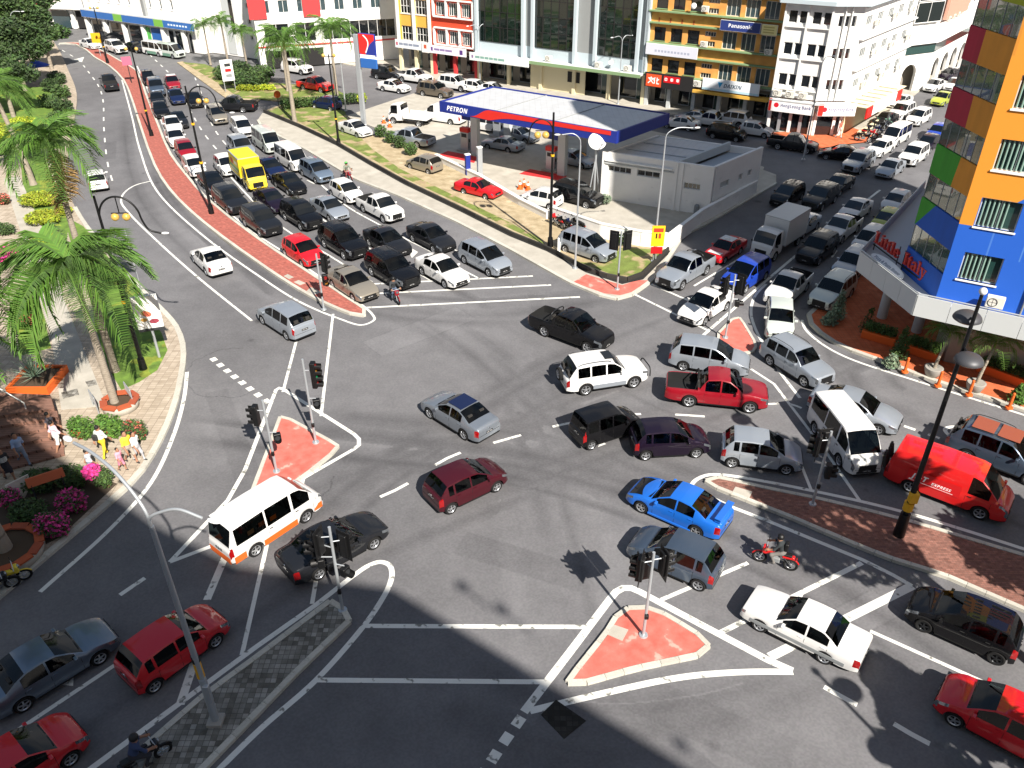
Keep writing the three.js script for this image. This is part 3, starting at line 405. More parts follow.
line([[0.4,-17.14],[2.1,-19.61],[3.8,-22.12],[4.07,-22.48],[4.37,-22.68],[4.68,-22.68],[5.01,-22.48],[7.05,-20.89],[9.17,-19.26],[9.93,-18.79]], 0.3); line([[9.92,-18.75],[8.4,-18.75],[6.61,-18.62],[5.35,-18.41],[4.16,-18.13],[2.32,-17.65],[0.61,-17.18]], 0.26, true);
dashes([[0.33,-16.95],[-0.39,-15.82],[-1.06,-14.66]], 0.42, 0.32, 0.36);
line([[5.77,-22.07],[9.61,-24.04]], 0.18); line([[7.71,-20.47],[14.25,-24.04]], 0.22); line([[9.28,-19.39],[15.78,-22.79]], 0.36);
line([[8.12,-28.8],[8.48,-29.29],[9.11,-29.65],[9.85,-29.65],[11.76,-29.15],[13.84,-28.45],[15.83,-27.7],[17.7,-26.85],[21.27,-24.83],[23.55,-23.37]], 0.2, true);
line([[8.12,-28.8],[9.61,-27.5],[11.08,-26.53],[14.35,-24.2],[15.26,-23.37],[15.78,-22.79]], 0.2); line([[13.31,-20.56],[16.09,-18.58],[18.37,-16.99]], 0.16);
dashes([[10.82,-18.13],[11.66,-17.45],[12.46,-16.88],[13.27,-16.18],[14.11,-15.57],[14.98,-14.86]], 1.15, 1.2, 0.2);
line([[15.52,-27.84],[15.17,-31.16],[14.9,-33.1],[14.26,-37.42],[13.38,-38.96]], 0.16); line([[13.7,-31.39],[13.57,-28.45]], 0.14);
line([[11.11,-42.33],[17.35,-50.48],[20.83,-54.95],[31.5,-67.91]], 0.2); line([[17.02,-49.72],[15.84,-47.95],[15.04,-45.74],[14.78,-43.67],[14.8,-41.62],[14.92,-38.65],[15.27,-36.06]], 0.18, true);
line([[7.99,-48.24],[11.9,-43.3]], 0.18); line([[9.31,-49.72],[11.68,-46.96]], 0.18); line([[12.14,-49.42],[17.59,-55.31],[26.74,-66.45]], 0.15);
line([[17.93,-44.69],[17.8,-43.42],[18.24,-41.74],[19.22,-40.15],[22.4,-37.52],[26.33,-34.49],[29.63,-31.87]], 0.17, true);
dashes([[13.42,-35.49],[14.58,-35.49],[16,-34.05]], 0.6, 0.6, 0.16);
dashes([[19.77,-33.53],[20.76,-32.77],[21.49,-32.19]], 0.55, 0.6, 0.2); line([[22.22,-31.87],[21.71,-32.69],[21.69,-33.19],[22.05,-33.44],[23.27,-33.36],[24.77,-32.85]], 0.2, true); line([[17.67,-31.16],[18.31,-30.85]], 0.16);
line([[-9.31,-49.72],[1.43,-50.95]], 0.2); line([[-9.56,-48.24],[2.61,-49.57]], 0.2); line([[-9.65,-46.28],[4.42,-47.81]], 0.2);
line([[-17.01,-69.93],[-13.37,-63.91],[-10.42,-60.27],[-7.93,-57.32],[-6.11,-55.31],[-3.54,-52.07],[-2.31,-50.64]], 0.15, true);
line([[-22.6,-72.61],[-15.42,-61.94],[-10.8,-56.03],[-6.61,-51.59],[-5.54,-50.33]], 0.15, true); line([[-27.89,-76.04],[-18.2,-60.27],[-13.04,-54.25],[-9.42,-50.02]], 0.15, true);
dashes([[-43.49,-116.28],[-37.9,-102.99],[-30.9,-85.94],[-25.55,-76.04]], 1.5, 2.2); dashes([[-51.54,-123.42],[-42.73,-108.19],[-36.09,-93.8],[-31.37,-84.14],[-25.2,-73.16]], 1.5, 2.2); dashes([[-30.01,-90.52],[-24.6,-80.41],[-18.93,-71.52],[-13.47,-65.51],[-7.01,-58.67],[-0.82,-51.27]], 1.3, 2.6);
line([[-67.68,-130.61],[-68.33,-131.37]], 0.1);
dashes([[46.19,-99.14],[41.64,-90.52],[34.94,-79.12]], 1.4, 2.4); dashes([[29.34,-64.36],[22.55,-53.57]], 1.4, 2.2);
// arrow patches
obj('painted_arrow', slab([[3.94,-32.36],[4.32,-32.19],[4.33,-32.36],[4.6,-32.03],[4.18,-31.79],[4.25,-31.95],[3.87,-32.11]].map(p => p), 0.002, 0.0045), GM.paint, road);
obj('painted_arrow', slab([[-16.01,-18.25],[-15.54,-18.91],[-15.24,-18.17]], 0.002, 0.0045), GM.paint, road);
obj('painted_arrow', slab([[-7.97,-56.39],[-6.8,-54.95],[-7.13,-53.91]], 0.002, 0.0045), GM.paint, road);
obj('painted_arrow', slab([[-61.14,-120.08],[-60.34,-122.07],[-59.18,-118.79]], 0.002, 0.0045), GM.paint, road);
// manhole covers and drain plates
function plate(pts, mat, y, label) { return tag(obj('manhole_cover', slab(pts, y - 0.02, y + 0.012), mat, scene), label, 'manhole cover'); }
plate([[1.5,-17.61],[2.47,-16.8],[1.7,-16.14],[0.97,-17.03]], new THREE.MeshStandardMaterial({ map: TX.paver, color: 0x6a6a6a, roughness: 0.85, metalness: 0.3 }), 0.004, 'square rusty manhole grid set in asphalt at the shadow edge below the red island');
plate([[3.81,-20.75],[4.31,-20.52],[4.03,-20.01],[3.47,-20.33]], GM.concrete, 0.117, 'pale square access cover on the large red triangular island');
plate([[10.14,-28.66],[10.82,-28.31],[10.51,-27.77],[9.79,-28.11]], GM.concrete, 0.128, 'pale stone cover at the tip of the shaded brick median');
for (const [p, i] of [[[[-15.29,-50.95],[-14.77,-50.48],[-15.04,-50.18],[-15.49,-50.64]], 0], [[[-14.34,-50.02],[-13.77,-49.57],[-14.1,-49.27],[-14.6,-49.72]], 1], [[[-13.31,-48.97],[-12.44,-48.24],[-12.88,-47.81],[-13.45,-48.38]], 2]]) plate(p, GM.concrete, 0.138, ['smallest pale cover on the red brick median behind the signal', 'middle pale cover on the red brick median behind the signal', 'largest pale cover on the red brick median nearest the signal'][i]);

// ---------- buildings ----------
const dirT = (A, B) => Math.atan2(-(B[1] - A[1]), B[0] - A[0]), dist = (A, B) => Math.hypot(B[0] - A[0], B[1] - A[1]);
const BM = {
  white: new THREE.MeshStandardMaterial({ map: texture(256, 7, (u, v) => { const n = tnoise(u, v, 5, 4, 41) * 20 - (tnoise(u * 1, v, 12, 3, 44) > 0.2 ? 8 : 0); return [232 + n, 231 + n, 228 + n]; }), roughness: 0.85 }),
  orange: new THREE.MeshStandardMaterial({ map: texture(256, 6, (u, v) => { const n = tnoise(u, v, 6, 4, 45) * 44; return [220 + n, 158 + n, 84 + n * 0.7]; }), roughness: 0.85 }),
  yellow: std(0xdfae4a, 0.85), cream: std(0xd9cfae, 0.85), redorange: std(0xd6482a, 0.8), pinkred: std(0xc43a3c, 0.8), greentrim: std(0x7f9a70, 0.8), greyblue: std(0xb9c6cc, 0.6), ltgrey: std(0xbfc3c3, 0.8), midgrey: std(0x8d9090, 0.85), dark: std(0x1d1b1c, 0.8), inner: std(0x8f8a82, 0.85), soffit: std(0xa9a7a2, 0.85), roofdeck: new THREE.MeshStandardMaterial({ map: texture(256, 4, (u, v) => { const f = (u * 8) % 1; const n = tnoise(u, v, 5, 4, 47) * 22 - (f < 0.06 ? 12 : 0); return [196 + n, 198 + n, 200 + n]; }), roughness: 0.6, metalness: 0.2 }),
  glass: new THREE.MeshPhysicalMaterial({ color: 0x15191d, roughness: 0.08, clearcoat: 1 }), bluegrey: new THREE.MeshPhysicalMaterial({ color: 0x35464c, roughness: 0.15, clearcoat: 0.6 }), greenglass: new THREE.MeshPhysicalMaterial({ color: 0x16281f, roughness: 0.08, metalness: 0.2, clearcoat: 1 }), greenglass2: new THREE.MeshPhysicalMaterial({ color: 0x0f1c1a, roughness: 0.1, metalness: 0.2, clearcoat: 1 }), tint: new THREE.MeshPhysicalMaterial({ color: 0x24423e, roughness: 0.12, clearcoat: 1 }),
  petronBlue: std(0x1c2f86, 0.45), petronRed: std(0xd02a22, 0.45), signblue: std(0x2b62ab, 0.5), brightgreen: std(0x4ea64a, 0.6), curtain: std(0x7d9a8f, 0.95), bankred: std(0xd3261e, 0.5),
};
function wallGeo(w, h, holes = [], d = 0.25) {                     // a wall with real openings, front face at z = 0
  const s = new THREE.Shape([[0, 0], [w, 0], [w, h], [0, h]].map(p => new THREE.Vector2(...p)));
  for (const [x, y, a, b] of holes) s.holes.push(new THREE.Path([[x, y], [x, y + b], [x + a, y + b], [x + a, y]].map(p => new THREE.Vector2(...p))));
  return new THREE.ExtrudeGeometry(s, { depth: d, bevelEnabled: false }).translate(0, 0, -d);
}
function windowAt(parent, x, y, w, h, opt = {}) {                  // frame, single panes and a sill in an opening whose front is at z = 0
  const { cols = 1, rows = 1, fm = M.white, gm = BM.glass, z = -0.14, t = 0.06, sill = true, pz = 0 } = opt, o = new THREE.Group(); o.name = 'window'; o.position.set(x, y, pz); parent.add(o);
  const F = [box(w, t, 0.07, w / 2, t / 2, z), box(w, t, 0.07, w / 2, h - t / 2, z), box(t, h - 2 * t, 0.07, t / 2, h / 2, z), box(t, h - 2 * t, 0.07, w - t / 2, h / 2, z)];
  for (let c = 1; c < cols; c++) F.push(box(t * 0.8, h - 2 * t, 0.064, w * c / cols, h / 2, z)); for (let r = 1; r < rows; r++) F.push(box(w - 2 * t, t * 0.8, 0.058, w / 2, h * r / rows, z));
  obj('window_frame', F, fm, o);
  for (let c = 0; c < cols; c++) for (let r = 0; r < rows; r++) obj('pane', box(w / cols - t, h / rows - t, 0.012, w * (c + 0.5) / cols, h * (r + 0.5) / rows, z - 0.012), gm, o);
  if (sill) obj('sill', box(w + 0.12, 0.07, 0.2, w / 2, -0.035, -0.03), opt.sm || M.white, o); return o;
}
function acUnit(parent, x, y, z, s = 1) { const o = new THREE.Group(); o.name = 'air_conditioner'; o.position.set(x, y, z); o.scale.setScalar(s); parent.add(o); obj('casing', rbox(0.85, 0.62, 0.32, 0.03, 0, 0.31, 0.16), M.offwhite, o); obj('fan_grille', [new THREE.TorusGeometry(0.22, 0.02, 5, 16).translate(-0.12, 0.31, 0.325), box(0.42, 0.015, 0.01, -0.12, 0.31, 0.325), box(0.015, 0.42, 0.01, -0.12, 0.31, 0.325)], M.darkgrey, o); obj('bracket', [box(0.05, 0.04, 0.4, -0.3, -0.02, 0.15), box(0.05, 0.04, 0.4, 0.3, -0.02, 0.15)], M.grey, o); return o; }
function signBoard(parent, w, h, x, y, z, draw, res = 96, d = 0.12) {
  const o = obj('sign_board', box(w, h, d, x + w / 2, y + h / 2, z), M.white, parent); obj('sign_face', new THREE.PlaneGeometry(w - 0.04, h - 0.04).translate(x + w / 2, y + h / 2, z + d / 2 + 0.004), canvasMat(Math.round(w * res), Math.round(h * res), draw), o); return o;
}
const fill = (g, c, x, y, w, h) => { g.fillStyle = c; g.fillRect(x, y, w, h); };
function facade(name, label, A, B) { const o = thing(name, label, 'building', A[0], 0.1, A[1], dirT(A, B)); return [o, dist(A, B)]; }
function mass(o, L, D, H, mat, x0 = 0, roof = BM.midgrey, gf = 0) { obj('main_block', box(L - 0.02, H - gf, D - 0.5, x0 + L / 2, gf + (H - gf) / 2, -D / 2 - 0.25), mat, o); if (gf) obj('ground_block', box(L - 0.02, gf, D - 2.6, x0 + L / 2, gf / 2, -D / 2 - 1.3), BM.inner, o); obj('roof_slab', box(L + 0.1, 0.25, D + 0.2, x0 + L / 2, H + 0.125, -D / 2), roof, o); }

// shop row along the far street; A to B is its street line
const RA = [-14.85,-113.86], RB = [27.11,-88.18], rowLen = dist(RA, RB);
const rowPt = s => [RA[0] + (RB[0] - RA[0]) * s / rowLen, RA[1] + (RB[1] - RA[1]) * s / rowLen];
function groundFloor(o, L, cols, opt = {}) {                        // recessed shopfront, columns and a five foot way
  const H = opt.h || 3.2; obj('shopfront_wall', box(L, H, 0.2, L / 2, H / 2, -2.2), opt.wall || BM.inner, o);
  for (let i = 0; i <= cols; i++) obj('column', box(0.4, H, 0.4, Math.min(L - 0.2, Math.max(0.2, L * i / cols)), H / 2, -0.2), opt.col || BM.cream, o);
  for (let i = 0; i < cols; i++) { const w = L / cols - 0.9, x = L * i / cols + 0.45; const g = new THREE.Group(); g.name = 'shopfront'; g.position.set(x, 0, -2.08); o.add(g); obj('shop_window', box(w * 0.6, 2.2, 0.05, w * 0.3, 1.25, 0), BM.glass, g); obj('shop_door', box(w * 0.34, 2.3, 0.05, w * 0.8, 1.2, 0), opt.door || BM.tint, g); obj('window_frame', [box(w * 0.62, 0.08, 0.08, w * 0.3, 2.4, 0), box(0.06, 2.4, 0.08, w * 0.62, 1.2, 0), box(w * 0.62, 0.1, 0.08, w * 0.3, 0.1, 0)], M.galv, g); }
  obj('walkway_ceiling', box(L, 0.15, 2.2, L / 2, H + 0.075, -1.1), BM.ltgrey, o);
}
{ // cream unit
  const [o, L] = facade('shophouse', 'narrow cream shophouse with white framed windows beside the red-orange shophouse', rowPt(0), rowPt(5.5)), H = 13; mass(o, L, 9, H, BM.cream, 0, BM.midgrey, 3.4);
  groundFloor(o, L, 2); const holes = []; for (let k = 0; k < 3; k++) for (let c = 0; c < 2; c++) holes.push([0.75 + c * 2.35, 0.25 + k * 3.2, 1.95, 1.75]);
  const w = obj('wall', wallGeo(L, H - 3.5, holes), BM.yellow, o); w.position.y = 3.5; holes.forEach(h => windowAt(o, h[0], 3.5 + h[1], h[2], h[3], { cols: 4, rows: 2 }));
  for (const x of [0.3, 2.87, 5.3]) obj('pilaster', box(0.34, H - 3.5, 0.3, x, 3.5 + (H - 3.5) / 2, 0.1), M.white, o);
  signBoard(o, 5.2, 1.0, 0, 2.85, 0.55, (g, W, h) => { fill(g, '#e6eaee', 0, 0, W, h); fill(g, '#b8405a', 14, h * 0.3, 26, h * 0.4); fill(g, '#8c95a8', 60, h * 0.34, W * 0.62, h * 0.3); fill(g, '#e6eaee', 120, h * 0.3, 8, h * 0.4); fill(g, '#e6eaee', 200, h * 0.3, 8, h * 0.4); fill(g, '#e6eaee', 270, h * 0.3, 8, h * 0.4); });
}
{ // red-orange unit
  const [o, L] = facade('shophouse', 'red-orange shophouse with boxed white window frames left of the dark glass building', rowPt(5.5), rowPt(12.3)), H = 13; mass(o, L, 9, H, BM.redorange, 0, BM.midgrey, 3.4);
  groundFloor(o, L, 2, { col: BM.pinkred }); const holes = []; for (let k = 0; k < 3; k++) for (let c = 0; c < 3; c++) holes.push([0.85 + c * 1.9, 0.45 + k * 3.25, 1.35, 1.5]);
  const w = obj('wall', wallGeo(L, H - 3.5, holes), BM.redorange, o); w.position.y = 3.5; holes.forEach(h => windowAt(o, h[0], 3.5 + h[1], h[2], h[3], { cols: 4, rows: 1, sill: false, gm: BM.bluegrey }));
  for (let k = 0; k < 3; k++) { obj('window_surround', [box(5.9, 0.14, 0.35, 3.5, 3.78 + k * 3.25, 0.16), box(5.9, 0.14, 0.35, 3.5, 5.75 + k * 3.25, 0.16), ...[0.55, 2.5, 4.4, 6.45].map(x => box(0.24, 1.82, 0.3, x, 4.76 + k * 3.25, 0.15))], M.white, o); }
  obj('pilaster', box(0.3, H - 3.5, 0.3, L - 0.15, 3.5 + (H - 3.5) / 2, 0.1), BM.ltgrey, o);
  signBoard(o, 5.6, 0.95, 0, 2.75, 0.6, (g, W, h) => { fill(g, '#efeaf2', 0, 0, W, h); fill(g, '#6d4f8e', 22, h * 0.22, 30, h * 0.5); fill(g, '#8d7aa8', 70, h * 0.34, W * 0.5, h * 0.28); fill(g, '#efeaf2', 150, h * 0.3, 7, h * 0.4); fill(g, '#efeaf2', 230, h * 0.3, 7, h * 0.4); fill(g, '#5a3c80', W - 90, h * 0.2, 46, h * 0.6); });
  signBoard(o, 1.1, 1.2, -1.15, 2.7, 0.65, (g, W, h) => { fill(g, '#f2ece6', 0, 0, W, h); fill(g, '#c8583c', W * 0.3, h * 0.2, W * 0.4, h * 0.4); });
}
{ // dark glass building
  const [o, L] = facade('glass_building', 'dark green mirrored glass building with pale columns behind the filling station', rowPt(12.35), rowPt(34.9)), H = 15; mass(o, L, 12, H, BM.ltgrey, 0, BM.midgrey, 3.4);
  groundFloor(o, L, 5, { col: BM.cream }); obj('lower_wall', wallGeo(L, 1.35, [], 0.3).translate(0, 3.45, 0), BM.greyblue, o);
  const bays = [[0.2, 6.6], [8.25, 13.5], [16.4, 21.3]];
  for (const [a, b] of bays) { const bay = new THREE.Group(); bay.name = 'curtain_wall'; bay.position.set(a, 4.8, 0.02); o.add(bay); const nx = Math.round((b - a) / 1.05), ny = 6, cw = (b - a) / nx, ch = (H - 4.8) / ny;
    obj('mullion_grid', [...Array(nx + 1).keys()].map(i => box(0.07, H - 4.8, 0.1, i * cw, (H - 4.8) / 2, 0.02)).concat([...Array(ny + 1).keys()].map(j => box(b - a, 0.05, 0.08, (b - a) / 2, j * ch, 0.02))), BM.dark, bay);
    for (let i = 0; i < nx; i++) for (let j = 0; j < ny; j++) { const p = obj('pane', unitBox, (i * 7 + j * 3) % 3 ? BM.greenglass : BM.greenglass2, bay); p.position.set((i + 0.5) * cw, (j + 0.5) * ch, 0); p.scale.set(cw - 0.07, ch - 0.05, 0.03); p.rotation.set(rr(-0.012, 0.012), rr(-0.012, 0.012), 0); } }
  for (const x of [0, 6.75, 8.05, 13.65, 16.25, 21.45, 22.4]) obj('column_fin', box(x === 22.4 ? 0.3 : 0.36, H - 3.5, 0.7, Math.max(0.18, x), 3.5 + (H - 3.5) / 2, 0.1), BM.greyblue, o);
  for (const [a, b] of [[6.95, 7.85], [13.85, 16.05], [21.65, 22.2]]) obj('wall_strip', box(b - a, H - 4.8, 0.2, (a + b) / 2, 4.8 + (H - 4.8) / 2, -0.1), BM.midgrey, o);
  obj('street_canopy', box(L, 0.18, 1.4, L / 2, 3.42, 0.7), BM.ltgrey, o); obj('canopy_edge', box(L, 0.34, 0.08, L / 2, 3.34, 1.44), BM.greentrim, o);
  obj('shop_panel', box(7.4, 3.1, 0.12, 11.2, 1.6, -0.36), BM.cream, o); obj('vent_opening', box(1.6, 1.2, 0.06, 13.4, 1.9, -0.28), BM.dark, o);
  signBoard(o, 8.4, 0.9, -0.1, 2.75, 1.52, (g, W, h) => { fill(g, '#dfe6e4', 0, 0, W, h); fill(g, '#7da49a', 80, h * 0.35, W * 0.5, h * 0.3); for (let i = 1; i < 6; i++) fill(g, '#dfe6e4', 80 + i * 62, h * 0.3, 9, h * 0.4); fill(g, '#8a6c9a', 28, h * 0.3, 24, h * 0.4); });
  for (const x of [10.5, 17, 20.6]) acUnit(o, x, 3.55, 0.5); const d = new THREE.Group(); d.name = 'roof_dish'; d.position.set(18.6, 3.6, 0.9); o.add(d); obj('dish', new THREE.SphereGeometry(0.45, 14, 6, 0, 6.3, 0, 0.8).rotateX(Math.PI).rotateX(0.9).translate(0, 0.9, 0), M.white, d); obj('dish_mast', bar([0, 0, 0], [0, 0.7, -0.1], 0.03), M.galv, d);
}
{ // orange block
  const [o, L] = facade('office_block', 'orange and ochre office block with rows of dark windows and maker signs', rowPt(34.95), rowPt(rowLen + 0.2)), H = 14.5; mass(o, L, 11, H, BM.orange, 0, BM.midgrey, 3.4);
  groundFloor(o, L, 5, { col: BM.ltgrey });
  const holes = []; for (let k = 0; k < 3; k++) { for (let c = 0; c < 3; c++) holes.push([0.55 + c * 1.9, 0.3 + k * 3.2, 1.3, 1.35, 0]); holes.push([6.25, 0.2 + k * 3.2, 1.2, 0.55, 1]); holes.push([6.25, 1.2 + k * 3.2, 1.2, 0.5, 1]); for (let c = 0; c < 3; c++) holes.push([8.2 + c * 2.0, 0.15 + k * 3.2, 1.5, 1.7, 2]); }
  const w = obj('wall', wallGeo(L, H - 3.5, holes), BM.orange, o); w.position.y = 3.5;
  holes.forEach(h => windowAt(o, h[0], 3.5 + h[1], h[2], h[3], { cols: h[4] === 0 ? 1 : h[4] === 1 ? 4 : 3, rows: 1, sill: h[4] === 0, gm: h[4] === 2 ? BM.bluegrey : BM.glass, fm: h[4] === 0 ? BM.dark : M.offwhite, sm: BM.greentrim }));
  for (let k = 0; k < 4; k++) { obj('ledge', box(L + 0.1, 0.14, 0.55, L / 2, 3.58 + k * 3.2, 0.26), BM.greentrim, o); if (k) obj('ledge', box(L + 0.1, 0.14, 0.45, L / 2, 2.4 + k * 3.2, 0.22), BM.greentrim, o); }
  obj('pilaster', box(0.35, H - 3.5, 0.5, -0.1, 3.5 + (H - 3.5) / 2, 0.2), BM.greyblue, o);
  for (let k = 0; k < 4; k++) obj('wall_stain_panel', box(0.16, 0.7, 0.02, 1.0 + k * 1.3, 8.95, 0.015), M.terracotta, o);
  signBoard(o, 5.9, 1.15, 0, 5.62, 0.62, (g, W, h) => { fill(g, '#d9dbe6', 0, 0, W, h); for (let i = 0; i < 11; i++) fill(g, '#a9aec2', 100 + i * 36, h * 0.52, 24, h * 0.2); });
  signBoard(o, 4.2, 1.0, 8.0, 8.75, 0.62, (g, W, h) => { fill(g, '#2b3c7e', 0, 0, W, h); g.fillStyle = '#fff'; g.font = `bold ${Math.round(h * 0.52)}px sans-serif`; g.textAlign = 'center'; g.fillText('Panasonic', W / 2, h * 0.66); });
  signBoard(o, 1.6, 1.0, 12.3, 8.7, 0.62, (g, W, h) => { fill(g, '#e9dd9a', 0, 0, W, h); for (let i = 0; i < 3; i++) fill(g, '#b9a85a', W * 0.12, h * (0.2 + 0.25 * i), W * 0.7, h * 0.1); });
  signBoard(o, 6.2, 1.2, 6.9, 2.75, 0.75, (g, W, h) => { const q = g.createLinearGradient(0, 0, W, 0); fill(g, '#eef4f8', 0, 0, W, h); fill(g, '#b8dbe8', 0, h * 0.82, W, h * 0.18); g.fillStyle = '#2aa5dc'; g.beginPath(); g.moveTo(W * 0.27, h * 0.22); g.lineTo(W * 0.36, h * 0.22); g.lineTo(W * 0.31, h * 0.72); g.closePath(); g.fill(); g.fillStyle = '#26405a'; g.font = `italic bold ${Math.round(h * 0.46)}px sans-serif`; g.fillText('DAIKIN', W * 0.37, h * 0.64); });
  obj('street_canopy', box(8.2, 0.3, 0.9, 10, 2.45, 0.45), BM.yellow, o);
  const ds = new THREE.Group(); ds.name = 'restaurant_front'; ds.position.set(0.25, 2.3, 0.8); o.add(ds); obj('sign_backing', box(5.6, 1.5, 0.2, 2.8, 0.75, 0), BM.dark, ds);
  const glyphs = (bg, fg, n) => (g, W, h) => { fill(g, bg, 0, 0, W, h); g.strokeStyle = fg; g.lineWidth = h * 0.085; for (let i = 0; i < n; i++) { const x = W * (0.5 + (i - (n - 1) / 2) * 0.36), s = h * 0.26, y = h * 0.5; g.beginPath(); if (bg === '#e0552a') { if (!i) { g.moveTo(x - s, y - s * 0.6); g.lineTo(x + s, y - s * 0.6); g.moveTo(x, y - s * 1.1); g.lineTo(x, y - s * 0.6); g.moveTo(x + s * 0.6, y - s * 0.4); g.lineTo(x - s, y + s); g.moveTo(x - s * 0.6, y - s * 0.4); g.lineTo(x + s, y + s); } else { g.moveTo(x - s * 0.5, y - s); g.lineTo(x - s, y); g.moveTo(x - s * 0.65, y - s * 0.4); g.lineTo(x - s * 0.65, y + s); g.moveTo(x + s * 0.9, y - s * 0.5); g.lineTo(x, y); g.moveTo(x + s * 0.2, y - s); g.lineTo(x + s * 0.2, y + s * 0.9); g.lineTo(x + s, y + s * 0.9); } } else { g.rect(x - s * 0.7, y - s * 0.6, s * 1.4, s * 1.2); g.moveTo(x, y - s); g.lineTo(x, y + s); if (i) { g.moveTo(x - s * 0.7, y); g.lineTo(x + s * 0.7, y); } } g.stroke(); } };
  obj('sign_face', new THREE.PlaneGeometry(1.8, 1.3).translate(1.1, 0.72, 0.12), canvasMat(180, 130, glyphs('#e0552a', '#fff', 2)), ds); obj('sign_face', new THREE.PlaneGeometry(1.9, 0.7).translate(3.2, 1.0, 0.12), canvasMat(190, 70, glyphs('#d0121c', '#fff', 3)), ds);
  for (const x of [5.4, 6.3]) acUnit(o, x, 2.9, 0.5); for (const [x, y] of [[6.4, 6.9], [13.3, 6.8], [6.1, 10.3]]) acUnit(o, x, y, 0.25, 0.9); const d = new THREE.Group(); d.name = 'wall_dish'; d.position.set(4.9, 10.7, 0.4); o.add(d); obj('dish', new THREE.SphereGeometry(0.4, 14, 6, 0, 6.3, 0, 0.9).rotateX(1.2), M.white, d);
}
